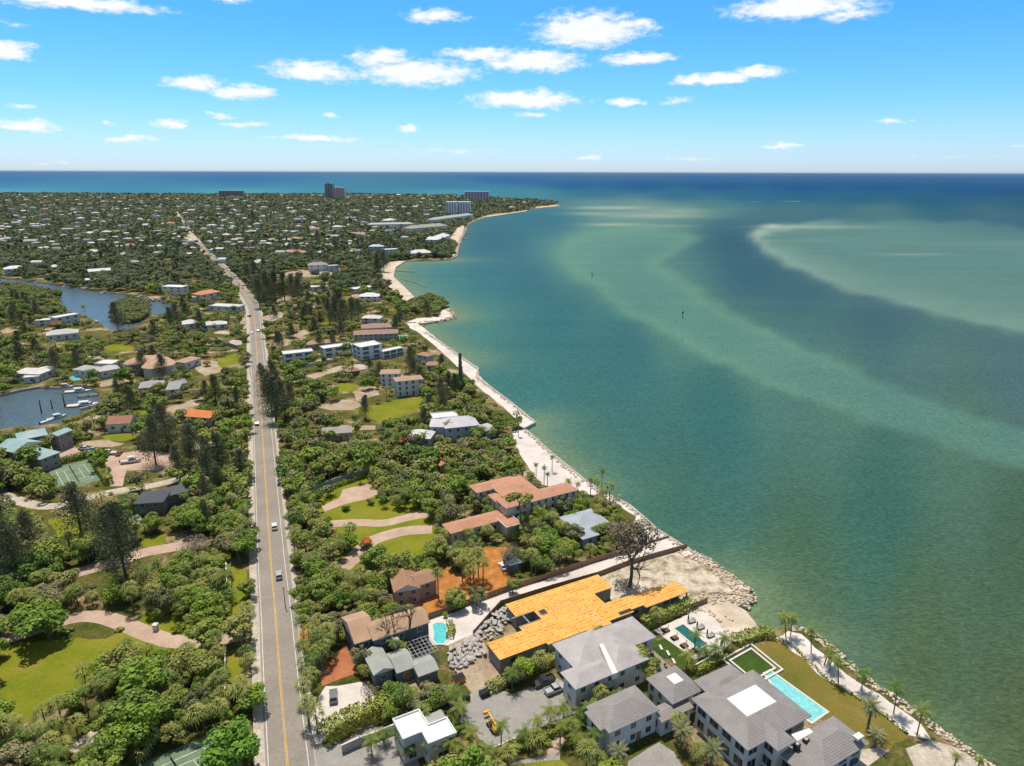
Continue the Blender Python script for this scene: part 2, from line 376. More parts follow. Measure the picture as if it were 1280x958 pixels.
def build_water():
    z = -1.2
    ys = [213.2]
    # rows from close behind the frame's bottom edge to the horizon
    rows = np.concatenate([[0], np.cumsum(np.concatenate([np.full(30, .6), np.full(40, 1.2), np.linspace(1.3, 7, 150), np.full(60, 9.0)]))])
    cols = np.arange(-700, 1990, 9.0)
    C, Rr = np.meshgrid(cols, rows)
    hy = 479 - FPX * math.tan(R(PITCH)); # horizon row at centre
    sl = math.tan(R(ROLL))
    PY = hy + (C - 640) * sl * -1 + Rr + 1.3
    # find sign of the horizon tilt numerically
    d1 = MC @ Vector(((1280 - 640) / FPX, 0, -1))
    PYa = None
    def hor(x):
        lo, hi = 150., 300.
        for _ in range(40):
            mid = (lo + hi) / 2; d = MC @ Vector(((x - 640) / FPX, (479 - mid) / FPX, -1))
            if d.z > 0: lo = mid
            else: hi = mid
        return hi
    h0, h1 = hor(0), hor(1280)
    H = h0 + (C / 1280) * (h1 - h0); PY = H + Rr + 1.4
    X, Y = Pn(C, PY, z)
    nrow, ncol = C.shape
    verts = np.stack([X, Y, np.full_like(X, z)], -1).reshape(-1, 3)
    idx = np.arange(nrow * ncol).reshape(nrow, ncol)
    q = np.stack([idx[1:, :-1], idx[1:, 1:], idx[:-1, 1:], idx[:-1, :-1]], -1).reshape(-1, 4)
    me = bpy.data.meshes.new('sea_water')
    me.vertices.add(len(verts)); me.vertices.foreach_set('co', verts.ravel())
    me.loops.add(q.size); me.loops.foreach_set('vertex_index', q.ravel().astype(np.int32))
    me.polygons.add(len(q)); me.polygons.foreach_set('loop_start', np.arange(0, q.size, 4, dtype=np.int32)); me.update()
    # the water's own colour: deep gulf, channels, sand bars, shallows along the beaches
    ctl = [(0,214.5,36,100,156),(300,214.5,34,100,158),(640,214.5,24,98,158),(900,215,18,96,156),(1280,216,16,92,152),(0,224,42,112,166),(300,224,36,108,162),(640,224,22,96,156),(900,224,16,92,150),(1100,224,15,90,148),(1280,226,14,88,146),
     (0,232,58,126,172),(300,232,54,124,166),(560,233,50,116,158),(720,232,22,92,146),(800,233,16,84,140),(900,233,12,80,136),(1000,234,12,80,136),(1100,234,12,80,134),(1200,235,14,80,132),(1280,238,16,78,128),
     (0,240,84,162,184),(300,240,80,160,178),(560,241,72,150,168),(660,244,64,134,150),(740,243,44,108,140),(850,245,36,104,138),(930,246,30,100,134),(1000,247,28,96,130),(1080,248,28,94,128),(1150,250,30,92,124),(1280,254,38,92,120),
     (690,262,62,120,138),(680,275,58,116,136),(740,256,96,142,144),(800,262,116,154,146),(850,266,112,152,142),(780,276,104,146,140),(900,258,78,126,134),(860,280,82,128,128),
     (900,285,54,100,120),(925,305,54,96,118),(945,335,56,98,118),(1000,368,62,102,118),(1100,402,68,104,118),(1280,450,80,112,120),(1000,262,70,114,126),(1100,262,76,118,124),(1250,268,62,106,124),
     (720,320,100,150,144),(760,345,84,132,128),(830,345,84,128,126),(850,400,86,132,122),(950,450,86,128,118),(1050,500,84,122,112),(1200,560,82,118,104),(1000,420,78,118,120),(1150,470,82,118,118),
     (620,300,60,112,134),(600,340,64,120,134),(660,350,60,114,130),(700,400,58,114,124),(780,440,58,112,120),(900,510,56,110,110),(1100,620,62,108,98),(1280,700,72,104,84),(560,350,74,132,138),(600,400,68,128,130),(650,480,62,120,122),
     (760,560,62,114,110),(850,650,64,110,100),(1000,750,72,106,84),(1150,850,80,106,76),(1280,940,84,104,72),(1280,1200,84,104,70),(0,1200,70,110,90),(-600,230,56,112,160),(1900,500,76,108,110),(1900,230,30,90,140),(1900,900,70,100,80)]
    ctl = np.array(ctl, float)
    cl = np.array([lin(c[2:]) for c in ctl])
    fx, fy = C.ravel(), PY.ravel()
    def met(x, y): return x, 150 * np.log(np.maximum(y - 213.2, .3) + 9)
    mx, my = met(fx, fy); kx, ky = met(ctl[:, 0], ctl[:, 1])
    col = np.zeros((len(fx), 3)); ws = np.zeros(len(fx))
    for i in range(len(ctl)):
        w = 1 / ((mx - kx[i]) ** 2 + (my - ky[i]) ** 2 * 1.6 + 900) ** 1.9; col += w[:, None] * cl[i]; ws += w
    col /= ws[:, None]
    def sdist(poly):     # signed distance (positive inside), in picture-like units
        n = len(poly); d = np.full(len(fx), 1e9); ins = np.zeros(len(fx), bool)
        for i in range(n):
            ax, ay = poly[i]; bx, by = poly[(i + 1) % n]; ex, ey = bx - ax, by - ay
            t = np.clip(((fx - ax) * ex + (fy - ay) * ey) / (ex * ex + ey * ey + 1e-9), 0, 1)
            d = np.minimum(d, np.hypot(fx - ax - t * ex, (fy - ay - t * ey) * 1.6))
            if ay != by: ins ^= ((ay > fy) != (by > fy)) & (fx < (bx - ax) * (fy - ay) / (by - ay) + ax)
        return np.where(ins, d, -d)
    def sm(x, a, b): t = np.clip((x - a) / (b - a), 0, 1); return t * t * (3 - 2 * t)
    def blend(f, c): 
        global _x
        nonlocal col
        col = col * (1 - f[:, None]) + np.array(lin(c)) * f[:, None]
    bar2 = [(937,296),(945,288),(962,282),(1000,280),(1060,276),(1120,272),(1200,276),(1290,284),(1700,300),(1700,470),(1290,418),(1180,396),(1080,370),(1010,345),(965,322),(942,306)]
    wob = 4 * np.sin(fx * .031 + 2 * np.sin(fy * .07)) + 2.5 * np.sin(fx * .083 + fy * .19 + 1.5 * np.sin(fx * .02)) + 1.4 * np.sin(fx * .21 - fy * .33)
    s = sdist(bar2) + wob * .8; streak = .75 + .25 * np.sin((fy - 283) / np.maximum(fx - 900, 20) * 26 + 1.2 * np.sin(fx * .017)); fade = 1 - .55 * sm(fy * -1 + fx * .10, -190, -150) * sm(fx, 1000, 1250)
    blend(sm(s, -5, 10) * .66 * fade * (.8 + .2 * streak), (108,150,142)); edge = np.exp(-((s - 7) / 8) ** 2)
    blend(edge * .5 * (1 - sm(fx, 945, 1080)), (160,188,176)); blend(edge * .16 * sm(fy, 315, 340), (150,178,162)); blend(np.exp(-((s - 20) / 22) ** 2) * .3 * (fy > 300), (136,168,152))
    bar1 = [(690,312),(705,292),(730,285),(780,282),(860,286),(880,298),(850,312),(835,330),(870,360),(940,400),(1040,445),(1150,490),(1300,540),(1500,620),(1500,680),(1280,590),(1130,545),(980,494),(900,458),(830,422),(770,387),(720,347),(698,328)]
    s = sdist(bar1) + wob; blend(sm(s, -4, 20) * .50, (104,152,142)); blend(np.exp(-((s - 11) / 13) ** 2) * .34 * sm(fx, 690, 720) * (1 - sm(fx, 900, 1200)), (120,165,140))
    for (x0, y0, w_, h_, k_) in ((760,260,42,1.8,.6),(765,281,34,1.6,.55),(840,282.6,30,1.2,.25),(850,264,40,3,.25),(740,267,30,2,.35),(820,270,60,3,.4),(1020,284,70,2,.35),(965,283,14,2.5,.6),(1140,318,50,1.4,.25),(950,292,12,4,.35)):
        blend(np.exp(-((fx - x0) / w_) ** 2 - ((fy - y0) / h_) ** 2) * k_, (186,200,186))
    # shallows: distance to the shore polyline in metres
    wx, wy = verts[:, 0], verts[:, 1]
    dsh = np.full(len(wx), 1e9); near = (np.abs(wx) < 2500) & (wy < 4500)
    gx, gy = wx[near], wy[near]; dd = np.full(len(gx), 1e9); kk = np.zeros(len(gx))
    SH = {}
    def wgt(px, py):   # how broad and pale the shallows are by place
        for (a, b, r, s_) in ((535,412,60,1.0),(700,572,55,.95),(940,765,45,1.0),(500,345,60,.9),(1060,838,40,.5),(1150,900,50,.5),(1000,792,40,.75)):
            if math.hypot(px - a, py - b) < r: return s_
        return .22
    for i in range(1, len(COAST)):
        a, b = coast_w[i - 1], coast_w[i]; e = (b - a).xy; L2 = e.length_squared + 1e-9
        t = np.clip(((gx - a.x) * e.x + (gy - a.y) * e.y) / L2, 0, 1); d = np.hypot(gx - a.x - t * e.x, gy - a.y - t * e.y)
        wv = wgt((COAST[i][0] + COAST[i-1][0]) / 2, (COAST[i][1] + COAST[i-1][1]) / 2)
        dr = gy * .02 + 7
        inf = wv * np.exp(-(d / (dr * (.25 + wv))) ** 1.2); kk = np.maximum(kk, inf)
    ff = np.zeros(len(wx)); ff[near] = kk
    blend(ff * .70, (140,162,120)); 
    d2 = np.zeros(len(wx)); 
    rgba = np.concatenate([col * WATER_K * np.array([1.02, .98, .93]), np.ones((len(col), 1))], 1)
    at = me.color_attributes.new('watercol', 'FLOAT_COLOR', 'POINT'); at.data.foreach_set('color', rgba.ravel().astype(np.float32))
    o = bpy.data.objects.new('sea_water', me); COL.objects.link(o); tag(o, kind='structure')
    me.materials.append(watermat('sea', 'watercol', 1))
def watermat(name, attr=None, streak=1, base=None):
    m, n, l, b = newmat(name)
    if attr:
        an = n.new('ShaderNodeAttribute'); an.attribute_name = attr; c = an.outputs['Color']
    else: c = None
    v1 = coords(n, l, 'Object', (.004, .02, 1), R(-12)); st = noise(n, l, v1, 1.0, 8, .6)
    v2 = coords(n, l, 'Object', (.12, .3, 1), R(-25)); wv = noise(n, l, v2, 1.0, 5, .6)
    v3 = coords(n, l, 'Object', (.5, 1.1, 1), R(-18)); wf = noise(n, l, v3, 1.0, 4, .65)
    src = c if c is not None else base
    c = mixc(n, l, .30, src, rampn(n, l, st, [(.3, (.36, .38, .40)), (.7, (.64, .62, .60))]), 'SOFT_LIGHT')
    c = mixc(n, l, .22, c, rampn(n, l, wv, [(.3, (.32, .34, .36)), (.7, (.68, .66, .64))]), 'SOFT_LIGHT')
    c = mixc(n, l, .60, c, rampn(n, l, wf, [(.32, (.22,.24,.26)), (.7, (.80,.78,.76))]), 'SOFT_LIGHT')
    v4 = coords(n, l, 'Object', (1.6, 3.4, 1), R(-22)); w4 = noise(n, l, v4, 1.0, 3, .6); c = mixc(n, l, .45, c, rampn(n, l, w4, [(.35, (.25,.27,.29)), (.66, (.74,.73,.72)), (.78, (1, 1, 1))]), 'SOFT_LIGHT')  # fine ripple contrast and small white glints painted into the water colour
    l.new(c, b.inputs['Base Color']); b.inputs['Roughness'].default_value = .32; b.inputs['Specular IOR Level'].default_value = .12; b.inputs['IOR'].default_value = 1.33
    if attr:
        df = n.new('ShaderNodeBsdfDiffuse'); l.new(c, df.inputs[0]); gl = n.new('ShaderNodeBsdfGlossy'); gl.inputs['Roughness'].default_value = .22; gl.inputs[0].default_value = (.8, .85, .9, 1)
        mx = n.new('ShaderNodeMixShader'); mx.inputs[0].default_value = .016; l.new(df.outputs[0], mx.inputs[1]); l.new(gl.outputs[0], mx.inputs[2]); l.new(mx.outputs[0], n['Material Output'].inputs[0])
    ad = n.new('ShaderNodeMath'); ad.operation = 'ADD'; l.new(wv, ad.inputs[0]); l.new(wf, ad.inputs[1])
    bump(n, l, ad.outputs[0], b, .5, .55)
    if attr:
        nb = b.inputs['Normal'].links[0].from_socket; l.new(nb, df.inputs['Normal']); l.new(nb, gl.inputs['Normal'])
    return m
WATER_K = .69
build_water()
def lagoon(name, poly, c):
    m = MB(); w = [P(x, y) for x, y in poly]; cx = sum((p for p in w), Vector()) / len(w)
    w = [cx + (p - cx) * 1.01 for p in w]
    for t in tessellate_polygon([[Vector((p.x, p.y, 0)) for p in w]]):
        pts = [w[i] for i in t]
        if (pts[1]-pts[0]).cross(pts[2]-pts[0]).z < 0: pts = pts[::-1]
        m.face([(p.x, p.y, -.9) for p in pts])
    mat = watermat(name + '_water', None, 1, c)
    mat.node_tree.nodes['Principled BSDF'].inputs['Specular IOR Level'].default_value = .5
    mat.node_tree.nodes['Principled BSDF'].inputs['Roughness'].default_value = .08
    o = m.build('lagoon_water', mat); tag(o, kind='structure')
lagoon('lagoon', LAG1, (.10,.145,.165)); lagoon('canal', LAG2, (.08,.115,.13))

# ------------------------------------------------------------------ road
ROADC = [(359.6,958),(350,850),(343.8,760),(338.8,710),(333,620),(327.5,532),(322,460),(318.5,400),(316.5,384),(302,362),(286,343),(271,328),(257,315),(246,302),(236,292)]
rc = [P(*p) for p in ROADC]; rc = [rc[0] + (rc[0] - rc[1]).normalized() * 160] + rc
def smooth_line(pts, it=2):
    for _ in range(it):
        q = [pts[0]]
        for a, b in zip(pts[:-1], pts[1:]): q += [a.lerp(b, .25), a.lerp(b, .75)]
        q.append(pts[-1]); pts = q
    return pts
rc = [rc[0], rc[1]] + smooth_line(rc[1:], 2)[1:]
def nrm(pts, i):
    d = (pts[min(i + 1, len(pts) - 1)] - pts[max(i - 1, 0)]); d.z = 0; d.normalize(); return Vector((d.y, -d.x, 0))   # to the right of travel
def ribbon(name, pts, a, b, z, mat, z0=None, jag=0, dash=None, mask=True, prot=True):
    m = MB(); L = []; Rr = []
    dense = [pts[0]]
    for p, q in zip(pts[:-1], pts[1:]):
        k = max(1, int((q - p).length / (3 if jag else 12))) if (q - p).length < 800 else 1
        for i in range(1, k + 1): dense.append(p.lerp(q, i / k))
    for i, p in enumerate(dense):
        n_ = nrm(dense, i); j1 = rnd.uniform(-jag, jag); L.append(p + n_ * (a + (j1 if jag and a < -5 else 0))); Rr.append(p + n_ * (b + (j1 if jag and b > 5 else 0)))
    for i in range(len(dense) - 1):
        if dash and int(i / dash) % 2: continue
        m.face([(L[i].x, L[i].y, z), (Rr[i].x, Rr[i].y, z), (Rr[i+1].x, Rr[i+1].y, z), (L[i+1].x, L[i+1].y, z)])
        if z0 is not None:
            for s_ in (L, Rr): m.face([(s_[i].x, s_[i].y, z0), (s_[i+1].x, s_[i+1].y, z0), (s_[i+1].x, s_[i+1].y, z), (s_[i].x, s_[i].y, z)])
        if mask:
            q4 = [tuple(float(v) for v in proj(c.x, c.y, 0)) for c in (L[i], Rr[i], Rr[i+1], L[i+1])]
            if all(-400 < c[0] < 1700 and 200 < c[1] < 1400 for c in q4):
                clear(q4)
                if prot: protect(q4, 99999)
    o = m.build(name, mat); tag(o, kind='structure'); return o
ribbon('road', rc, -4.3, 5.5, .012, G_asphalt)
ribbon('sidewalk', rc, -6.5, -4.45, .14, G_path, z0=-.05, prot=False)
ribbon('road_shoulder', rc, 5.7, 6.9, .008, G_path, jag=.8, prot=False)
ribbon('kerb', rc, 5.5, 5.68, .12, M_conc, z0=-.05, mask=False)
ribbon('kerb', rc, -4.45, -4.3, .15, M_conc, z0=-.05, mask=False)
ribbon('road_marking', rc, -.22, -.08, .017, M_yline, mask=False); ribbon('road_marking', rc, .08, .22, .017, M_yline, mask=False)
ribbon('road_marking', rc, -3.85, -3.68, .017, M_line, mask=False); ribbon('road_marking', rc, 4.1, 4.27, .017, M_line, mask=False)

# ------------------------------------------------------------------ ground patches
def pathpx(name, pts, w, mat, z, prot=True): return ribbon(name, smooth_line([P(*p) for p in pts], 2), -w / 2, w / 2, z, mat, prot=prot)
sheet('beach', [[(655,536),(668,546),(690,567),(733,602),(754,615),(742,620),(722,613),(700,613),(678,606),(664,590),(652,572),(644,556),(640,540)],[(796,641),(806,648),(821,663),(856,685),(798,690),(778,694),(790,668)],[(758,618),(786,631),(800,643),(794,645),(776,634),(756,622)],
   [(669,528.5),(655,536),(650,533),(638,517),(618,500),(600,486),(584,470),(566,453),(542,431),(522,415),(510,409),(508,403),(520,403),(531,411),(558,433),(580,449),(598,462),(597,468),(618,488),(637,502)],
   [(506,404),(530,404),(549,401),(567,397),(560,386),(553,388),(548,396),(520,398)]], .010, G_sand)
sheet('beach', [[(478,346),(474,336),(486,328),(508,325.5),(495,334),(492,346),(507,360),(521,375),(506,377),(494,365),(482,355)],[(566,322),(561,300),(572,285),(581,281),(577,297),(574,307),(571,320)],[(596,274),(610,269),(647,264.8),(659,262.8),(659,264),(647,266),(612,271)],[(668,259),(697,256),(699,257),(697,258.2),(668,261)]], .010, G_beach)
sheet('beach', [[(0,243.6),(240,244.9),(460,244.6),(540,246),(582,246.8),(582,246),(460,243.8),(240,244.2),(0,242.8),(-300,241),(-300,241.8)]], .010, G_beach, mask=False)
sheet('sand_lot', [[(536,773),(534,808),(560,807),(576,799),(592,793),(606,778),(625,757),(748,721),(786,706),(856,686),(798,683),(773,693),(700,718),(605,748),(568,766)]], .014, G_sand)
sheet('scrub_ground', [[(748,721),(786,706),(856,686),(880,696),(905,714),(921,726),(936,738),(938,747),(921,758),(900,757),(862,768),(800,768),(752,766)]], .010, G_scrub, prot=False)
sheet('beach', [[(896,756),(922,758),(932,763),(944,778),(950,790),(938,798),(918,802),(880,761)]], .016, G_beach)
sheet('mulch_lot', [[(372,790),(372,812),(384,812),(392,796),(430,782),(470,770),(536,772),(604,745),(634,737),(648,712),(632,684),(606,684),(596,702),(572,718),(556,704),(546,706),(545,728),(520,752),(470,762),(420,768),(388,772)]], .010, G_mulch, prot=False)
sheet('driveway', [[(560,878),(592,866),(608,855),(640,868),(697,848),(716,860),(726,888),(640,926),(616,936),(590,918),(572,900)]], .018, G_paver)
sheet('dirt_lot', [[(560,808),(592,794),(604,802),(626,838),(643,848),(620,862),(590,868),(574,850)]], .012, G_dirt)
sheet('pool_terrace', [[(817,788),(858,769),(880,760),(918,800),(899,817),(868,824)]], .022, M_conc and G_sand)
sheet('lawn', [[(810,804),(834,797),(866,825),(850,836),(838,835)]], .014, G_turf)
sheet('lawn', [[(925,835),(945,808),(967,800),(981,805),(1006,824),(1032,850),(1066,869),(1104,893),(1136,919),(1112,938),(1080,950),(1040,900),(1000,880),(960,850)]], .012, G_lawn2)
sheet('shell_path', [[(970,798),(985,789),(1002,793),(1030,818),(1058,843),(1085,861),(1112,878),(1152,906),(1164,925),(1136,919),(1104,893),(1066,869),(1032,850),(1006,824),(981,805)]], .016, G_sand)
sheet('patio', [[(1132,936),(1162,925),(1200,936),(1225,955),(1238,968),(1150,975)]], .018, G_path)
sheet('patio', [[(1062,940),(1098,934),(1112,938),(1080,962),(1040,975)]], .020, G_path)
sheet('parking_lot', [[(407,858),(453,852),(470,874),(448,890),(420,908),(402,930),(392,930),(389,895)]], .014, G_sand)
sheet('patio', [[(398,842),(431,806),(448,841),(425,849),(403,858)]], .03, G_terra)
sheet('driveway', [[(394,934),(430,926),(462,906),(490,912),(520,945),(530,975),(430,985),(394,985)]], .014, G_paver)
sheet('driveway', [[(785,952),(824,928),(842,940),(862,975),(780,990)],[(612,958),(700,940),(700,950)]], .018, G_paver)
sheet('driveway', [[(684,932),(700,915),(706,926),(696,946),(684,944)]], .016, G_pinkpaver)
sheet('lawn', [[(646,952),(690,942),(712,958),(720,985),(640,985)],[(270,800),(308,790),(308,712),(290,706),(288,760)],[(283,815),(304,808),(304,860),(283,870)]], .010, G_lawn, prot=False)
protect([(0,822),(60,806),(130,808),(108,832),(100,850),(78,864),(50,874),(30,890),(0,895)], 99999)
sheet('lawn', prot=False, z=.010, mat=G_lawn, polys_px=[[(-90,850),(0,812),(25,803),(60,800),(100,797),(140,800),(150,806),(142,822),(118,834),(114,850),(88,872),(58,884),(36,900),(0,906),(-90,930)]])
sheet('lawn', [[(395,665),(392,600),(440,585),(540,600),(545,690),(500,700),(440,716)],[(440,513),(495,500),(560,492),(563,500),(520,513),(480,530)],[(388,601),(466,572),(472,585),(392,612)]], .008, G_lawn, mask=False, prot=False)
sheet('lawn', [[(408,650),(436,640),(470,636),(505,640),(470,648),(420,652)],[(478,668),(525,662),(528,690),(490,694),(470,684)],[(400,636),(420,612),(430,614),(424,630)],[(440,514),(495,501),(520,496),(520,510),(478,524)],[(60,650),(98,640),(100,668),(72,672)],[(270,448),(296,442),(298,455),(275,460)],[(388,605),(440,588),(466,578),(468,582),(430,596),(392,610)],[(168,670),(208,668),(208,680),(180,684)]], .012, G_lawn)
sheet('lawn', [[(20,372),(73,366),(75,382),(30,386)],[(100,815),(150,790),(262,700),(280,700),(280,800),(200,830)]], .007, G_lawn, mask=False, prot=False)
sheet('plaza', [[(402,633),(424,623),(428,612),(460,605),(476,617),(462,623),(426,632),(406,640)]], .016, G_pinkpaver)
pathpx('driveway', [(412,655),(450,653),(480,655),(505,648),(536,642)], 5, G_pinkpaver, .018)
pathpx('driveway', [(428,710),(450,690),(460,678),(480,670),(508,663),(540,662)], 6, G_pinkpaver, .020)
pathpx('driveway', [(312,791),(271,800),(220,804),(190,795),(155,780),(125,770),(95,771),(50,785),(12,798),(-50,812)], 5.2, G_pinkpaver, .018)
pathpx('path', [(90,940),(120,916),(150,898),(165,878)], 3.5, G_path, .016, False)
pathpx('driveway', [(262,676),(213,685),(180,690),(150,702),(125,708),(100,715),(70,722)], 6, G_pinkpaver, .018)
pathpx('path', [(-20,614),(0,618),(28,628),(58,635),(93,628),(125,618),(155,612),(195,607),(240,594)], 5, G_path, .018)
sheet('driveway', [[(130,568),(150,567),(175,563),(216,567),(219,578),(196,588),(158,588),(153,608),(138,608)]], .014, G_pinkpaver)
sheet('patio', [[(60,558),(88,554),(105,568),(75,575)]], .014, G_pinkpaver)
sheet('dirt_lot', [[(345,344),(371,338),(424,335),(426,341),(395,346),(350,347)],[(300,400),(308,392),(309,410),(302,412)],[(320,398),(350,390),(360,394),(340,402)],[(362,420),(380,412),(388,416),(372,424)],[(200,512),(240,500),(250,506),(215,516)],[(355,345),(372,350),(350,356),(336,354)],[(380,470),(424,458),(430,462),(392,474)],[(440,490),(470,486),(474,494),(446,500)],[(340,376),(360,370),(372,374),(350,382)],[(120,478),(145,474),(150,480),(126,484)],[(248,450),(272,452),(280,464),(256,470),(244,462)]], .010, G_dirt)
sheet('dirt_lot', [[(324,520),(345,520),(352,545),(334,560)],[(326,560),(342,556),(352,600),(338,620)],[(352,690),(362,690),(372,760),(360,762)],[(350,640),(357,640),(362,690),(352,690)],[(368,800),(376,800),(392,880),(386,890)]], .009, G_path, mask=False, prot=False)

# ------------------------------------------------------------------ houses
RT = R(29); CU, SU = math.cos(RT), math.sin(RT)
def LW(u, v): return (u * CU - v * SU, u * SU + v * CU)
landmarks = []
def wing29(u0, v0, u1, v1, h, roof='hip', rk='slate', rcol=(.25,.24,.24), pitch=.42, z0=0, **k):
    x, y = LW((u0 + u1) / 2, (v0 + v1) / 2); return dict(x=x, y=y, w=u1 - u0, d=v1 - v0, rot=RT, h=h, roof=roof, rk=rk, rcol=rcol, pitch=pitch, z0=z0, **k)
def wingF(L, Rr, d, h, roof='hip', rk='flat', rcol=(.6,.6,.58), pitch=.4, z0=0, **k):
    a, b = P(*L, h), P(*Rr, h); e = b - a; rot = math.atan2(e.y, e.x); n_ = Vector((-math.sin(rot), math.cos(rot), 0)); c = (a + b) / 2 + n_ * d / 2
    return dict(x=c.x, y=c.y, w=e.length, d=d, rot=rot, h=h, roof=roof, rk=rk, rcol=rcol, pitch=pitch, z0=z0, **k)
def loc2(w, x, y):   # wing local -> world
    c, s = math.cos(w['rot']), math.sin(w['rot']); return (w['x'] + x * c - y * s, w['y'] + x * s + y * c)
def inv2(w, X, Y):
    c, s = math.cos(w['rot']), math.sin(w['rot']); dx, dy = X - w['x'], Y - w['y']; return dx * c + dy * s, -dx * s + dy * c
def roof_mesh(m, w, mt=0, mtop=1):
    W_, D_, h = w['w'] / 2, w['d'] / 2, w['h']; kind = w['roof']; pi_ = w['pitch']; th = .22
    def q(x, y, z): X, Y = loc2(w, x, y); return (X, Y, z)
    def add(pts, m_=mt, up=None):
        a = Vector(pts[0]); b = Vector(pts[1]); e = (b - a).normalized()
        nn = (Vector(pts[1]) - Vector(pts[0])).cross(Vector(pts[2]) - Vector(pts[0])).normalized(); vv = nn.cross(e)
        m.face(pts, m_, [((Vector(p) - a).dot(e), (Vector(p) - a).dot(vv)) for p in pts])
    B = [(-W_, -D_), (W_, -D_), (W_, D_), (-W_, D_)]
    for i in range(4):
        a, b = B[i], B[(i + 1) % 4]; m.face([q(*a, h - th), q(*b, h - th), q(*b, h), q(*a, h)], 2)
    m.face([q(*p, h - th) for p in B[::-1]], 2)
    if kind == 'flat':
        m.face([q(*p, h) for p in B], mt)
        pz = h + .35; t = .28      # low parapet
        for i in range(4):
            a, b = B[i], B[(i + 1) % 4]; ia = (a[0] * (1 - t / W_), a[1] * (1 - t / D_)); ib = (b[0] * (1 - t / W_), b[1] * (1 - t / D_))
            m.face([q(*a, h), q(*b, h), q(*b, pz), q(*a, pz)], 2); m.face([q(*a, pz), q(*b, pz), q(*ib, pz), q(*ia, pz)], 2); m.face([q(*ia, pz), q(*ib, pz), q(*ib, h), q(*ia, h)], 2)
        return h
    if kind == 'hip':
        r = min(W_, D_); z = h + r * pi_
        if W_ >= D_: r1, r2 = q(-(W_ - D_), 0, z), q(W_ - D_, 0, z)
        else: r1, r2 = q(0, -(D_ - W_), z), q(0, D_ - W_, z)
        c = [q(*p, h) for p in B]
        if W_ > D_ + .01: add([c[0], c[1], r2, r1]); add([c[1], c[2], r2]); add([c[2], c[3], r1, r2]); add([c[3], c[0], r1])
        elif D_ > W_ + .01: add([c[0], c[1], r1]); add([c[1], c[2], r2, r1]); add([c[2], c[3], r2]); add([c[3], c[0], r1, r2])
        else:
            for i in range(4): add([c[i], c[(i + 1) % 4], r1])
        return z
    if kind == 'trunc':
        f = w.get('top', .4); z = h + min(W_, D_) * (1 - f) * pi_
        ox = W_ - min(W_, D_) * (1 - f); oy = D_ - min(W_, D_) * (1 - f)
        c = [q(*p, h) for p in B]; t = [q(-ox, -oy, z), q(ox, -oy, z), q(ox, oy, z), q(-ox, oy, z)]
        for i in range(4): add([c[i], c[(i + 1) % 4], t[(i + 1) % 4], t[i]])
        m.face(t, 1); return z
    if kind in ('gable', 'gablev'):
        if kind == 'gable': z = h + D_ * pi_; r1, r2 = q(-W_, 0, z), q(W_, 0, z); c = [q(*p, h) for p in B]; add([c[0], c[1], r2, r1]); add([c[2], c[3], r1, r2]); m.face([c[1], c[2], r2], 2); m.face([c[3], c[0], r1], 2)
        else: z = h + W_ * pi_; r1, r2 = q(0, -D_, z), q(0, D_, z); c = [q(*p, h) for p in B]; add([c[1], c[2], r2, r1]); add([c[3], c[0], r1, r2]); m.face([c[0], c[1], r1], 2); m.face([c[2], c[3], r2], 2)
        return z
_win = {}
def window_protos(w, h, glass):
    k = (round(w, 1), round(h, 1), glass.name)
    if k not in _win:
        m = MB(); t = .09
        for cx, cz, sx, sz in ((0, h / 2, w + t, t), (0, -h / 2, w + t, t), (-w / 2, 0, t, h - t), (w / 2, 0, t, h - t), (0, 0, .05, h - t)): m.box((cx, 0, cz), (sx, .12, sz))
        f = m.build('window', M_trim); g = MB(); g.box((0, .01, 0), (w - t, .06, h - t)); p = g.build('pane', glass)
        COL.objects.unlink(f); COL.objects.unlink(p); _win[k] = (f, p)
    return _win[k]
FT = 0
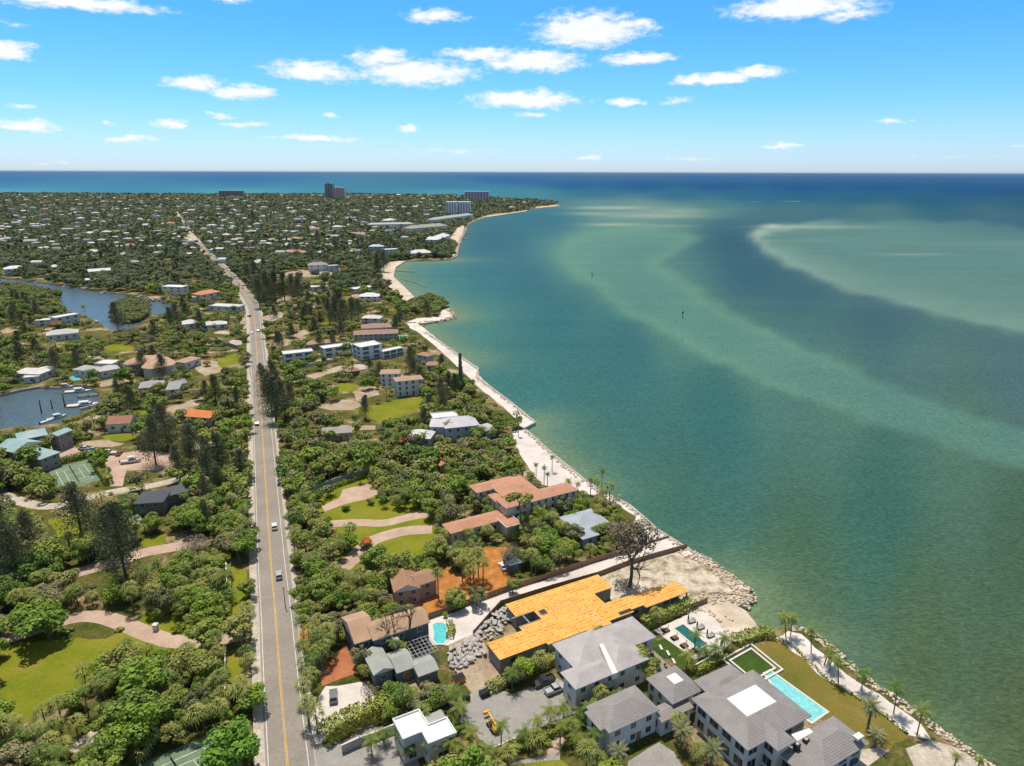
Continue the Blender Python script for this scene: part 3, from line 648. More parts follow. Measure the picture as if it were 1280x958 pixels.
def house(name, label, cat, wings, wall=(.62,.60,.56), over=.5, winstep=3.4, win=True, ww=1.3, wh=1.4, glass=None, group=None, lm=None, trim=None, simple=False, door=True, prot=True, storey=3.2, toplit=None):
    w0 = wings[0]; off = (w0['x'], w0['y'], 0); glass = glass or M_glass
    root = None
    if not simple:
        root = empty(name, off); tag(root, label, cat, group)
    wm = MB(); wmat = wallm(wall)
    for i, w in enumerate(wings):
        w['h'] += i * .013; ov = w.get('over', over); ins = ov + i * .011
        w['hw'] = w['w'] / 2 - ins; w['hd'] = w['d'] / 2 - ins
        wm.box((w['x'], w['y'], (w['h'] - .1 + w['z0']) / 2 - .1), (w['w'] - 2 * ins, w['d'] - 2 * ins, w['h'] - .1 - w['z0'] + .2), w['rot'])
        cs = [loc2(w, sx * w['w'] / 2, sy * w['d'] / 2) for sx in (-1, 1) for sy in (-1, 1)]
        gp = [tuple(float(v) for v in proj(x, y, 0)) for x, y in cs]; clear(hull(gp))
        if prot:
            tp = [tuple(float(v) for v in proj(x, y, w['h'])) for x, y in cs]; Y0 = min(c[1] for c in cs)
            lowp = [tuple(float(v) for v in proj(x, y, w['h'] * .45)) for x, y in cs]
            hp = hull(tp + lowp); protect(hp, Y0)
    rms = {}
    if simple:
        m = MB(); m.v, m.f, m.m, m.uv = wm.v, wm.f, [3] * len(wm.m), wm.uv
        for w in wings: roof_mesh(m, w)
        w = wings[0]; o = m.build(name, [roofm(w['rk'], w['rcol']), M_white, M_trim, wmat], None, off); return tag(o, label, cat, group)
    wm.build('wall', wmat, root, off)
    for w in wings:
        m = MB(); zt = roof_mesh(m, w); w['ztop'] = zt
        m.build('roof', [roofm(w['rk'], w['rcol']), M_white, trim or M_trim], root, off)
        if w.get('chim'):
            x, y = loc2(w, w['chim'][0], w['chim'][1]); c = MB(); c.box((x, y, zt - .2), (1.2, 1.0, 2.4), w['rot']); c.box((x, y, zt + 1.1), (1.45, 1.25, .2), w['rot']); c.build('chimney', wmat, root, off)
    if win:
        cnt = 0
        for w in wings:
            st = max(1, int(round((w['h'] - w['z0']) / storey)))
            for side in ('f', 'l', 'r'):
                L_ = w['hw'] if side == 'f' else w['hd']
                nn = int(2 * L_ / winstep)
                for i in range(nn):
                    t = -L_ + (i + .5) * 2 * L_ / nn
                    if side == 'f': lx, ly, rz = t, -w['hd'] - .03, 0
                    elif side == 'l': lx, ly, rz = -w['hw'] - .03, t, -math.pi / 2
                    else: lx, ly, rz = w['hw'] + .03, t, math.pi / 2
                    X, Y = loc2(w, lx, ly)
                    if any(o is not w and abs(inv2(o, X, Y)[0]) < o['hw'] + .3 and abs(inv2(o, X, Y)[1]) < o['hd'] + .3 for o in wings): continue
                    nxw, nyw = math.cos(w['rot'] + rz - math.pi / 2), math.sin(w['rot'] + rz - math.pi / 2)
                    if nxw * (0 - X) + nyw * (0 - Y) < 0: continue
                    for s_ in range(st):
                        if cnt > 60: break
                        z = w['z0'] + (s_ + .55) * (w['h'] - w['z0']) / st
                        sc = rnd.choice([.8, 1, 1, 1.25]) if s_ == 0 else 1
                        f, p = window_protos(ww, wh, glass)
                        fo = copyobj(f, root, (X - off[0], Y - off[1], z), (0, 0, w['rot'] + rz), (sc, 1, 1)); fo.name = 'window'
                        po = copyobj(p, fo); po.name = 'pane'; cnt += 1
    if door:
        w = wings[0]; X, Y = loc2(w, w['hw'] * .25, -w['hd'] - .05); d = MB(); d.box((X, Y, 1.15), (1.3, .12, 2.3), w['rot']); do = d.build('door', M_wood, root, off)
    if lm: landmarks.append((lm, w0['x'], w0['y']))
    return root

SL = (.275,.25,.24); GM = (.42,.385,.37)
# grey tiled mansion at the bottom
house('mansion', 'large mansion with grey tile roofs and white flat centre beside the long pool', 'house', [
  wing29(95.6,73.2,115.0,89.6,7.6,'trunc','slate',SL,.36,top=.36), wing29(100.8,86,112.9,94.4,6.6,'hip','slate',SL,.40), wing29(100.9,70.2,106.4,80,7.5,'hip','slate',SL,.45),
  wing29(107,63.5,121.2,72.2,5.6,'hip','slate',SL,.42), wing29(103,60,110.5,72,4.6,'hip','slate',SL,.30), wing29(95.5,56,104,66.5,4.8,'hip','slate',SL,.35)], wall=(.60,.59,.57), over=.9, ww=2.5, wh=2.3, winstep=3.1, lm='the grey tiled mansion')
house('garage', 'grey hip roofed two storey garage building beside the paved court', 'garage', [wing29(74.5,91.5,88.4,100.3,6.2,'hip','slate',SL,.42), wing29(73.4,93.2,80,99.2,6.0,'hip','slate',SL,.40)], wall=(.60,.59,.57), ww=1.5, wh=1.6, lm='the grey garage building')
house('guest_house', 'square grey tile roofed guest wing with a white flat skylight deck on top', 'house', [wing29(92.2,91.6,101.5,101,5.9,'trunc','slate',SL,.50,top=.30), wing29(87.6,89.8,97,94.2,4.4,'gable','slate',SL,.30)], wall=(.60,.59,.57), winstep=2.4, ww=1.2, wh=2.0, lm='the guest wing with skylight')
# two storey metal roof house
house('house', 'two storey house with pale grey metal roofs between the orange roofed shell and the garage', 'house', [
  wing29(78.7,109.5,91,121,6.8,'hip','metal',GM,.34), wing29(75.1,105.1,88,111.6,6.7,'hip','metal',GM,.36), wing29(86,104.9,96.5,118,6.9,'hip','metal',GM,.36), wing29(88,110.7,103.6,120.4,6.6,'hip','metal',GM,.36)],
  wall=(.55,.55,.53), over=.6, winstep=3.6, lm='the pale metal roofed house')
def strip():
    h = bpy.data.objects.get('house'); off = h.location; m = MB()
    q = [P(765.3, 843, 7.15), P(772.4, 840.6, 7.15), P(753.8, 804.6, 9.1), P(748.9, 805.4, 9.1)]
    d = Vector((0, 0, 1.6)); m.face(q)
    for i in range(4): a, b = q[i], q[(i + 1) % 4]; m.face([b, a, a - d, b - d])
    m.build('raised_strip', M_white, h, off)  # white strip set over the roof slope
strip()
# teal sided tan roof house + grey cottage
TANR = (.43,.275,.175)
house('house', 'dark teal two storey house with tan shingle roof behind the bare trees', 'house', [
  wing29(40.0,144.6,55.6,152.4,6.2,'gable','flat',TANR,.45), wing29(35.6,145.8,41.6,158.2,6.0,'gable','flat',TANR,.40)], wall=(.10,.125,.13), over=.35, winstep=4.2, lm='the dark teal tan-roofed house')
house('cottage', 'grey roofed cottage with a screened pergola beside the kidney pool house', 'cottage', [
  wing29(42.2,133.4,47.2,141.5,3.6,'gable','flat',(.33,.34,.31),.35), wing29(37,135.2,42.2,144.3,3.8,'gablev','flat',(.33,.34,.31),.40), wing29(46.5,130.2,52,136.5,3.2,'gable','flat',(.33,.34,.31),.3,over=.3)], wall=(.13,.17,.20), over=.3, winstep=2.6, lm='the grey roofed cottage')
def pergola():
    c = bpy.data.objects['cottage']; off = c.location; m = MB()
    u0, v0, u1, v1 = 47.0, 136.8, 54.5, 143.5
    for i in range(8):
        u = u0 + (u1 - u0) * i / 7; a = LW(u, (v0 + v1) / 2); m.box((*a, 3.3), (.07, v1 - v0, .12), RT)
    for i in range(6):
        v = v0 + (v1 - v0) * i / 5; a = LW((u0 + u1) / 2, v); m.box((*a, 3.2), (u1 - u0, .07, .12), RT)
    for u in (u0, u1):
        for v in (v0, v1): a = LW(u, v); m.box((*a, 1.6), (.15, .15, 3.2), RT)
    m.build('pergola', M_trim, c, off)
    f = MB(); f.prism([LW(u0, v0), LW(u1, v0), LW(u1, v1), LW(u0, v1)], 0, .05); f.build('deck', M_dark, c, off)
    h = MB(); a = LW(45.6, 143.2); h.box((*a, 2.8), (1.5, 1.5, 5.6), RT); h.build('chimney', wallm((.38,.37,.35)), c, off)
    q = hull([tuple(float(v) for v in proj(*LW(u, v_), z)) for u in (u0, u1) for v_ in (v0, v1) for z in (0, 3.3)]); clear(q); protect(q, 120)
pergola()
# modern flat white house (L shape)
def polyhouse(name, label, cat, poly, h, wallc, roofmat, par=.4, lm=None, windows=()):
    off = (poly[0][0], poly[0][1], 0); root = empty(name, off); tag(root, label, cat)
    c = (sum(p[0] for p in poly) / len(poly), sum(p[1] for p in poly) / len(poly))
    ip = inset(poly, .3)
    w = MB(); w.prism(inset(poly, .25), -.2, h - .3); w.build('wall', wallm(wallc), root, off)
    r = MB(); r.prism(poly, h - .3, h, 1, 0)
    n = len(poly)
    if par:
        for i in range(n):
            a, b = poly[i], poly[(i + 1) % n]; ia, ib = ip[i], ip[(i + 1) % n]
            r.face([(*a, h), (*b, h), (*b, h + par), (*a, h + par)], 1); r.face([(*a, h + par), (*b, h + par), (*ib, h + par), (*ia, h + par)], 1); r.face([(*ia, h + par), (*ib, h + par), (*ib, h), (*ia, h)], 1)
    r.build('roof', [roofmat, wallm(wallc)], root, off)
    for (x, y, z, rz, sc) in windows:
        f, p = window_protos(1.4, 1.3, M_glass); fo = copyobj(f, root, (x - off[0], y - off[1], z), (0, 0, rz), (sc, 1, 1)); fo.name = 'window'; po = copyobj(p, fo); po.name = 'pane'
    clear(hull([tuple(float(v) for v in proj(*p, 0)) for p in poly])); protect(hull([tuple(float(v) for v in proj(*p, z)) for p in poly for z in (h, h * .4)]), min(p[1] for p in poly))
    if lm: landmarks.append((lm, c[0], c[1]))
    return root
def inset(poly, t):
    n = len(poly); ar = sum(poly[i][0] * poly[(i + 1) % n][1] - poly[(i + 1) % n][0] * poly[i][1] for i in range(n)); s = 1 if ar > 0 else -1; out = []
    for i in range(n):
        p0, p1, p2 = Vector(poly[i - 1]), Vector(poly[i]), Vector(poly[(i + 1) % n]); d1 = (p1 - p0).normalized(); d2 = (p2 - p1).normalized()
        n1 = Vector((-d1.y, d1.x)) * s; n2 = Vector((-d2.y, d2.x)) * s; k = 1 + n1.dot(n2)
        q = p1 + (n1 + n2) * t / max(k, .3); out.append((q.x, q.y))
    return out
M_whiteroof = roofm('flat', (.74,.74,.72))
E = [LW(*p) for p in ((35.4,116.9),(35.4,110.4),(39.6,110.4),(39.6,106.8),(46.1,106.7),(46.0,111.8),(41.8,111.8),(41.6,116.8))]
wl = [(*LW(37.5, 110.63), 3.9, RT, .9), (*LW(43, 107.0), 2.6, RT, 1.7), (*LW(35.63, 113), 3.5, RT - math.pi / 2, 1), (*LW(39.83, 108.6), 3.0, RT - math.pi/2, .8), (*LW(45.85,109),3.2,RT+math.pi/2,1), (*LW(37.5,110.63),1.5,RT,1.2)]
mh_ = polyhouse('modern_house', 'white cube house with an L shaped flat white roof at the bottom by the road', 'house', E, 6.6, (.62,.61,.57), M_whiteroof, .35, 'the white cube house', wl)
def lower_block():
    o = mh_; off = o.location; poly = [LW(*p) for p in ((41.9,112.0),(46.6,112.0),(46.6,116.6),(41.9,116.6))]
    m = MB(); m.prism(poly, -.1, 4.2); m.build('rear_wing', wallm((.42,.41,.38)), o, off); m = MB(); m.prism(inset(poly, -.15), 4.2, 4.4); m.build('rear_roof', roofm('flat', (.34,.33,.30)), o, off)
    for k in range(9):
        m = MB(); x, y = LW(47.6, 108.5 + k * .8); m.box((x, y, .3 + k * .4), (1.6, .8, .2), RT); m.build('stair_tread', M_dark, o, off)
    protect(hull([tuple(float(v) for v in proj(*p, z)) for p in poly for z in (4.3, 1)]), 100); protect([(534,872),(562,868),(566,890),(536,893)], 126)
# orange sheathed construction
def osb():
    m, n, l, b = newmat('sheathing_board'); v = coords(n, l, 'Object', (1, 1, 1), -RT)
    br = n.new('ShaderNodeTexBrick'); l.new(v, br.inputs['Vector']); br.inputs['Scale'].default_value = 1; br.inputs['Brick Width'].default_value = 2.44; br.inputs['Row Height'].default_value = 1.22
    br.inputs['Mortar Size'].default_value = .04; br.inputs['Color1'].default_value = (.62,.300,.068,1); br.inputs['Color2'].default_value = (.69,.350,.090,1); br.inputs['Mortar'].default_value = (.74,.50,.24,1)
    vs = coords(n, l, 'Object', (1, 1, 1), -RT)
    g = n.new('ShaderNodeTexVoronoi'); l.new(vs, g.inputs['Vector']); g.inputs['Scale'].default_value = .9; g.inputs['Randomness'].default_value = .35
    c = mixc(n, l, .75, br.outputs[0], rampn(n, l, g.outputs['Distance'], [(.16, (.27,.15,.09)), (.40, (.56,.55,.52))]), 'OVERLAY')
    c = mixc(n, l, .45, c, rampn(n, l, noise(n, l, v, .35, 6), [(.3, (.34,.32,.28)), (.7, (.7,.68,.66))]), 'SOFT_LIGHT')
    l.new(c, b.inputs['Base Color']); b.inputs['Roughness'].default_value = .85; b.inputs['Specular IOR Level'].default_value = .15; return m
M_osb = osb()
A_ = [(65.9,132),(65.9,124.8),(79.4,124.8),(79.4,123.9),(91.4,123.9),(91.4,123.0),(99.0,123.0),(99.0,124.2),(107.4,124.2),(107.4,125.3),(111.5,125.3),(111.5,124.0),(127.2,124.0),(127.4,129.7),(104.6,131.2),(102.7,131.2),(102.7,136.3),(109.2,136.3),(109.4,143.8),(77.9,144.2),(77.8,137.9),(83.4,137.9),(83.4,133.6),(76.4,133.6),(76.4,132)]
Aw = [LW(*p) for p in A_]
def construction():
    off = (*Aw[0], 0); root = empty('house_under_construction', off); tag(root, 'unfinished block walled house shell roofed in bright orange sheathing boards', 'building site')
    body = [p for p in A_]
    core = [(65.9,132),(65.9,124.8),(79.4,124.8),(79.4,123.9),(91.4,123.9),(91.4,123.0),(99.0,123.0),(99.0,124.2),(107.4,124.2),(107.4,125.3),(111.5,125.3),(118.5,124.1),(118.5,130.3),(104.6,131.2),(102.7,131.2),(102.7,136.3),(109.2,136.3),(109.4,143.8),(77.9,144.2),(77.8,137.9),(83.4,137.9),(83.4,133.6),(76.4,133.6),(76.4,132)]
    w = MB(); w.prism(inset([LW(*p) for p in core], .35), -.1, 4.1); w.build('wall', M_block, root, off)
    r = MB(); r.prism(Aw, 4.1, 4.35, 1, 0); r.build('roof', [M_osb, M_greywood], root, off)
    for u, v in ((120.5,124.5),(123.8,124.5),(126.9,124.5),(126.9,129.2),(122,129.6)):
        c = MB(); x, y = LW(u, v); c.box((x, y, 2.05), (.35,.35,4.1), RT); c.build('post', M_block, root, off)
    d = MB(); d.prism([LW(*p) for p in ((118.6,124.3),(127,124.3),(127,129.4),(118.6,130))], 0, .12); d.build('porch_floor', M_dark, root, off)
    # framing beams over the open courtyard, skylight kerb and a strip of pale membrane seams
    for (u0, v0, u1, v1) in ((76.4,133.5,83.4,133.9),(76.4,137.6,83.4,138.0),(79.6,133.9,80.0,137.7)):
        q = MB(); x, y = LW((u0+u1)/2, (v0+v1)/2); q.box((x, y, 4.2), (u1-u0, v1-v0, .3), RT); q.build('beam', M_greywood, root, off)
    for (u, v, s) in ((85.3,136.0,1.7),(108.8,126.6,0)):
        if s:
            q = MB(); x, y = LW(u, v); q.box((x, y, 4.42), (s+.4, s+.4, .2), RT); q.build('skylight_kerb', M_greywood, root, off)
            q = MB(); q.box((x, y, 4.54), (s, s, .06), RT); q.build('skylight_opening', M_dark, root, off)
    q = MB(); x, y = LW(105.3, 125.3); q.box((x, y, 4.37), (4.2, 1.3, .05), RT); q.build('roof_opening', M_dark, root, off)
    for i, u in enumerate((70, 83, 90, 95, 104.5, 109, 114)):
        x, y = LW(u, (125.0, 124.1, 124.1, 123.3, 124.4, 125.5, 124.5)[i] + .1); q = MB(); q.box((x, y, 2.7), (2.2 if i % 2 else 1.4, .2, 1.0), RT); q.build('window_opening', M_dark, root, off)
    for (u0, v0, u1, v1) in ((88.0,136.0,94,136.2),(94,132,94.2,136.2),(96.5,123.1,96.7,131)):
        q = MB(); x, y = LW((u0+u1)/2, (v0+v1)/2); q.box((x, y, 4.36), (max(.18,u1-u0), max(.18,v1-v0), .03), RT); q.build('seam_strip', M_conc, root, off)
    gp = [tuple(float(v) for v in proj(*p, 0)) for p in Aw]; clear(hull(gp)); protect([tuple(float(v) for v in proj(*p, 4.3)) for p in Aw], 170); protect(hull([tuple(float(v) for v in proj(*LW(*p), z)) for p in ((66,124.5),(127,124.2)) for z in (0.5,4.3)]), 120)
    landmarks.append(('the orange roofed shell', *LW(97, 133)))
construction()
lower_block.__call__()
# stucco house in the mulch lot
STU = (.34,.27,.22); BRT = (.36,.20,.12)
house('house', 'brown stucco gabled house with barrel tile roof on the orange mulch lot', 'house', [wingF((492,741),(526,735),10,5.0,'gablev','tile',BRT,.45), wingF((522,733),(547,724.5),7,5.2,'gable','tile',BRT,.35), wingF((488,728),(500,712),6,3.4,'hip','tile',BRT,.35)], wall=STU, over=.3, winstep=3.4, lm='the brown stucco house')
TER = (.50,.25,.155)
house('villa', 'cream three storey villa with terracotta tile roofs near the white beach', 'villa', [
  wing29(101.6,187.4,132,195,8.2,'hip','tile',TER,.30), wing29(98,203,116,210,8.2,'hip','tile',TER,.30), wing29(104.5,192,119,208,8.6,'hip','tile',TER,.28), wing29(101.3,194,110,201,7.6,'hip','tile',TER,.28),
  wing29(80.2,186.5,102,194,4.6,'hip','tile',TER,.30), wing29(98,180.5,104,189,4.8,'flat','tile',TER)], wall=CREAM, over=.5, winstep=2.8, ww=1.0, wh=1.6, lm='the terracotta roofed villa')
house('bungalow', 'single storey bungalow with blue grey metal hip roof beside the big bare tree', 'bungalow', [wing29(118.6,168.5,132.4,180,4.0,'hip','metal',(.38,.41,.45),.30), wing29(117.5,163.5,124.5,172,3.8,'hip','metal',(.38,.41,.45),.30)], wall=(.30,.33,.36), over=.6, lm='the blue grey roofed bungalow')
house('shed', 'small dark green cottage under the trees beside the parked white sedan', 'shed', [wingF((637,707),(653,703),6,3.8,'hip','metal',(.20,.25,.26),.5)], wall=(.07,.11,.12), over=.3, win=True)
# mid right
WR = (.64,.63,.61)
house('modern_house', 'long white flat roofed modern villa with teal windows beside the road', 'house', [wingF((354,443.5),(392,439.5),9,6.6,'flat','flat',WR), wingF((404,436.5),(442,431.5),9,6.2,'flat','flat',WR), wingF((450,435),(478,430.5),13,9,'flat','flat',WR), wingF((440,439.5),(475,439.5),6,4.4,'flat','flat',WR), wingF((479,440.5),(505,435),6,5,'flat','flat',WR)], wall=(.66,.66,.65), over=.4, winstep=5.2, ww=4.2, wh=2.0, glass=M_tealglass, lm='the long white modern villa')
BR2 = (.33,.21,.155)
house('house', 'broad low house with brown tile hip roof behind the white modern villa', 'house', [wingF((441,419),(498,417),14,5,'hip','tile',BR2,.28), wingF((452,411),(490,409),14,6.5,'hip','tile',BR2,.30)], wall=(.42,.38,.33), lm='the broad brown-roofed house')
house('house', 'small brown hip roofed house left of the white modern villa', 'house', [wingF((384.5,431.5),(425.5,427),10,4.2,'hip','tile',(.38,.22,.14),.30)], wall=(.42,.38,.33), lm='the small brown-roofed house')
house('villa', 'white three storey villa with flat brown tile roofs standing by the open lawn', 'villa', [wingF((494.5,477.5),(530,474),9,9,'hip','tile',(.42,.27,.19),.22), wingF((474,468),(500,467.5),10,8.2,'hip','tile',(.42,.27,.19),.22)], wall=(.60,.59,.58), winstep=3.4, ww=1.1, wh=2.0, lm='the white brown-roofed villa')
house('house', 'small grey beach house with orange brown hip roof behind the seawall', 'house', [wingF((520,443),(534.5,446),7,6,'hip','tile',(.42,.22,.12),.4)], wall=(.40,.42,.44), lm='the small grey beach house')
house('house', 'low orange brown roofed cottage half hidden in shrubs near the tall thin pine', 'cottage', [wingF((532,457),(548,457),8,3.6,'hip','tile',(.42,.24,.14),.4)], wall=(.5,.45,.4))
house('pavilion', 'small pyramid roofed brown garden pavilion left of the white villa', 'pavilion', [wingF((434,465.5),(451,463),7,3.2,'hip','tile',(.33,.20,.14),.45)], wall=(.25,.2,.16))
MW_ = (.52,.50,.53)
house('house', 'white metal roofed house with blue walls and a flat white annex above the beach', 'house', [wingF((556,536),(600,531.5),14,6.8,'hip','metal',MW_,.40), wingF((536,533.5),(562,534.5),11,6.4,'gable','metal',MW_,.36), wingF((508,547),(538,549),10,4.2,'hip','metal',(.60,.58,.58),.5), wingF((541,524),(573,521),8,7.4,'flat','flat',WR), wingF((600,541),(622,536),9,4,'hip','metal',MW_,.4)], wall=(.38,.44,.50), lm='the white metal-roofed house')
house('shed', 'little orange tile roofed shed among dry trees left of the villa', 'shed', [wingF((549,583.5),(561,581),8,3,'gablev','tile',(.50,.22,.12),.4)], wall=(.4,.3,.22), win=False)
house('house', 'low house with plain taupe roof across the road from the dark green car', 'house', [wingF((402,543.5),(440,540.5),9,4,'gable','flat',(.34,.31,.28),.35)], wall=(.40,.37,.33), lm='the low taupe-roofed house')
SM = [('house','white flat roofed bungalow in the pines with a bare yard',(389,359.5),(410,358),12,4.4,'flat','flat',WR),
 ('house','long white roofed house facing the cove beach',(444,362),(469,358.5),12,4.4,'flat','flat',(.66,.64,.60)),
 ('house','white roofed house just behind the cove palms',(448,371),(473,371),14,5,'hip','flat',(.66,.66,.64)),
 ('house','white roofed house in the trees behind the green headland',(451,398),(475,398.5),10,5,'hip','flat',(.62,.61,.6)),
 ('house','grey two storey house under repair above the bare dirt lot',(385,332),(410,331),14,8,'hip','flat',(.30,.29,.28)),
 ('house','blue grey flat roofed block right of the house above the dirt lot',(411,333),(424,332),10,7,'flat','flat',(.40,.44,.47)),
 ('house','pink tile roofed villa deep in the trees',(351,315),(379,316),14,6,'hip','tile',(.48,.26,.19)),
 ('house','blue walled three storey house beside the cove',(460,308.5),(479,308.5),14,10,'hip','metal',(.42,.50,.55)),
 ('house','white terraced three storey house at the head of the cove beach',(480.5,312.5),(498,311.5),12,11,'flat','flat',(.70,.70,.68)),
 ('house','white hip roofed house on the wooded cove headland',(513,317),(541,316),20,7,'hip','flat',(.64,.62,.58)),
 ('house','tall white house close to the seawall beyond the cove',(547,300),(563,294),22,9,'hip','metal',(.66,.67,.68)),
 ('house','white pyramid roofed house left of the tall white seawall house',(533,298),(542,298),14,8,'hip','flat',(.7,.7,.68)),
 ('house','white pavilion roofed house above the long grey apartment row',(484,276),(495.5,275),18,10,'hip','flat',(.62,.62,.6)),
 ('apartment_block','long low grey apartment row among the distant trees',(460,281),(517,280),16,9,'hip','metal',(.40,.42,.44)),
 ('apartment_block','wide olive grey low apartment block behind the cove headland',(515,286),(560,282),26,8,'hip','flat',(.32,.32,.26)),
 ('apartment_block','low pale green block at the foot of the white twin tower',(544,275),(592,268.5),22,10,'hip','flat',(.36,.38,.34)),
 # left bank
 ('house','tan tile roofed annex right of the oval roofed mansion',(231,454),(252,447.5),9,4.6,'hip','tile',(.46,.31,.21)),
 ('house','rambling lilac grey roofed house in front of the oval roofed mansion',(172,486),(204,483),12,5,'hip','slate',(.36,.33,.34)),
 ('house','lilac grey roofed wing house half covered by trees',(206,488),(224,486.5),14,5.2,'hip','slate',(.36,.33,.34)),
 ('house','low slate roofed garage behind the lilac grey house',(214,483),(235,478.5),8,4,'gable','slate',(.30,.28,.28)),
 ('house','long low house with bright orange tile roof close to the road',(223,520),(262,523),10,5,'hip','tile',(.66,.22,.06)),
 ('house','red brown gabled house with white roof edge near the canal',(131,531),(163,529),11,4.6,'gable','flat',(.34,.16,.11)),
 ('house','light grey gabled house above the turquoise pool',(90,462),(121,465.5),10,4.6,'hip','metal',(.44,.43,.42)),
 ('house','light grey gabled house between the pool and the oval roofed mansion',(124,465),(151,460.5),10,4.6,'hip','metal',(.46,.44,.43)),
 ('house','white flat roof behind the light grey gabled houses',(117,455),(140,455.5),10,4.5,'flat','flat',WR),
 ('house','white canal house with low hip roof and palms on its terrace',(14,467),(50,468),11,4.4,'hip','flat',(.66,.63,.58)),
 ('house','white roofed wing nearest the canal seawall',(28,473),(49,471),6,3.6,'flat','flat',WR),
 ('house','white roofed house right of the canal terrace palms',(49,465),(71,461),9,4.4,'hip','flat',(.66,.63,.58)),
 ('house','pale grey hip roofed house beside the flame red tree',(57,420),(98,416),13,4.6,'hip','flat',(.50,.49,.47)),
 ('modern_house','white flat roofed waterfront house on the lagoon with a lone palm',(43,401.5),(76,399.5),9,5,'flat','flat',WR),
 ('modern_house','taller white flat roofed block beside the lone lagoon palm',(69,398),(100,392.5),9,7,'flat','flat',WR),
 ('modern_house','white two storey house with glass front at the lagoon end',(200.5,358.5),(227,359.5),12,9,'flat','flat',(.7,.72,.72)),
 ('villa','villa with bright orange tile roof and cream walls near the road bend',(251,369),(277,364.5),13,7.4,'hip','tile',(.64,.25,.11)),
 ('house','pale orange roofed wing left of the bright orange roofed villa',(240,372),(254,371),10,5,'hip','tile',(.55,.32,.22)),
 ('house','white flat roofed house in front of the orange roofed villa',(259,382.5),(296,384.5),13,4.6,'flat','flat',(.58,.58,.57)),
 ('house','white zigzag roofed house left of the tennis lawn',(228,406),(250,403.5),12,4.4,'hip','flat',(.62,.60,.57)),
 ('house','white zigzag roofed wing close to the road',(250,407.5),(284,405),10,4.2,'hip','flat',(.62,.60,.57)),
 ('house','white gabled mansion at the far left lagoon shore',(5,337),(33,335),14,8,'hip','flat',(.68,.68,.67)),
 ('house','small white roof behind the far lagoon shore hedge',(60,334.5),(76,333.5),12,6,'hip','flat',(.62,.62,.58)),
 ('house','white L shaped house across the lagoon',(110,340),(139,338),12,7,'gable','flat',(.64,.64,.62)),
 ('boathouse','low white boathouse on the lagoon bank',(104,350.5),(121,350),8,4,'gable','flat',(.66,.66,.64)),
 ('house','dark slate roofed house in the woods with a star shaped turquoise pool',(166,630),(204,627.5),10,5.2,'hip','slate',(.085,.09,.11)),
 ('house','dark slate roofed wing running towards the road',(203,622),(240,612.5),8,4.4,'gable','slate',(.10,.105,.125)),
]
for (nm, lb, L_, R_, d, h, rf, rk, rc_) in SM:
    far = P(*L_, h).y > 520
    wc = (.60,.59,.56) if 'blue' not in lb else (.30,.40,.46)
    if 'dark slate' in lb: wc = (.16,.16,.17)
    house(nm, lb, 'apartments' if nm == 'apartment_block' else nm.replace('_', ' ').replace('modern ', ''), [wingF(L_, R_, d, h, rf, rk, rc_)], wall=wc, winstep=4.4 if not far else 6, door=not far, ww=1.5 if not far else 2.2, lm=None)
for t, x, y in (('the bright orange roofed house', 240, 515), ('the dark slate roofed house', 185, 618), ('the lilac grey roofed house', 195, 480)):
    p = P(x, y); landmarks.append((t, p.x, p.y))
def yards():
    rr = random.Random(31); k = 0
    spots = [((L_[0] + R_[0]) / 2, max(L_[1], R_[1])) for (nm, lb, L_, R_, d, h, rf, rk, rc_) in SM if 325 < L_[1] < 560]
    spots += [(rr.uniform(0, 300), rr.uniform(335, 540)) for _ in range(26)] + [(rr.uniform(340, 500), rr.uniform(345, 530)) for _ in range(26)]
    polys = {0: [], 1: [], 2: []}
    for x, y in spots:
        s = (y - 213) / 300; w = rr.uniform(12, 34) * s; hgt = rr.uniform(3, 8) * s; x0 = x + rr.uniform(-20, 20) * s; y0 = y + rr.uniform(9, 17) * s
        if CLEAR[int(min(y0, 990)), int(min(max(x0, 0), 1279))]: continue
        n = 9; pp = [(x0 + w * math.cos(t * 6.283 / n) * rr.uniform(.6, 1.15), y0 + hgt * math.sin(t * 6.283 / n) * rr.uniform(.6, 1.15)) for t in range(n)]
        if any(CLEAR[int(min(max(q, 0), 990)), int(min(max(p, 0), 1279))] for p, q in pp): continue
        polys[rr.choice((0, 0, 1, 2))].append(pp); clear(pp); k += 1
    sheet('yard', polys[0], .009, G_dirt); sheet('yard', polys[1], .009, G_path); sheet('lawn', polys[2], .009, G_lawn)
yards()
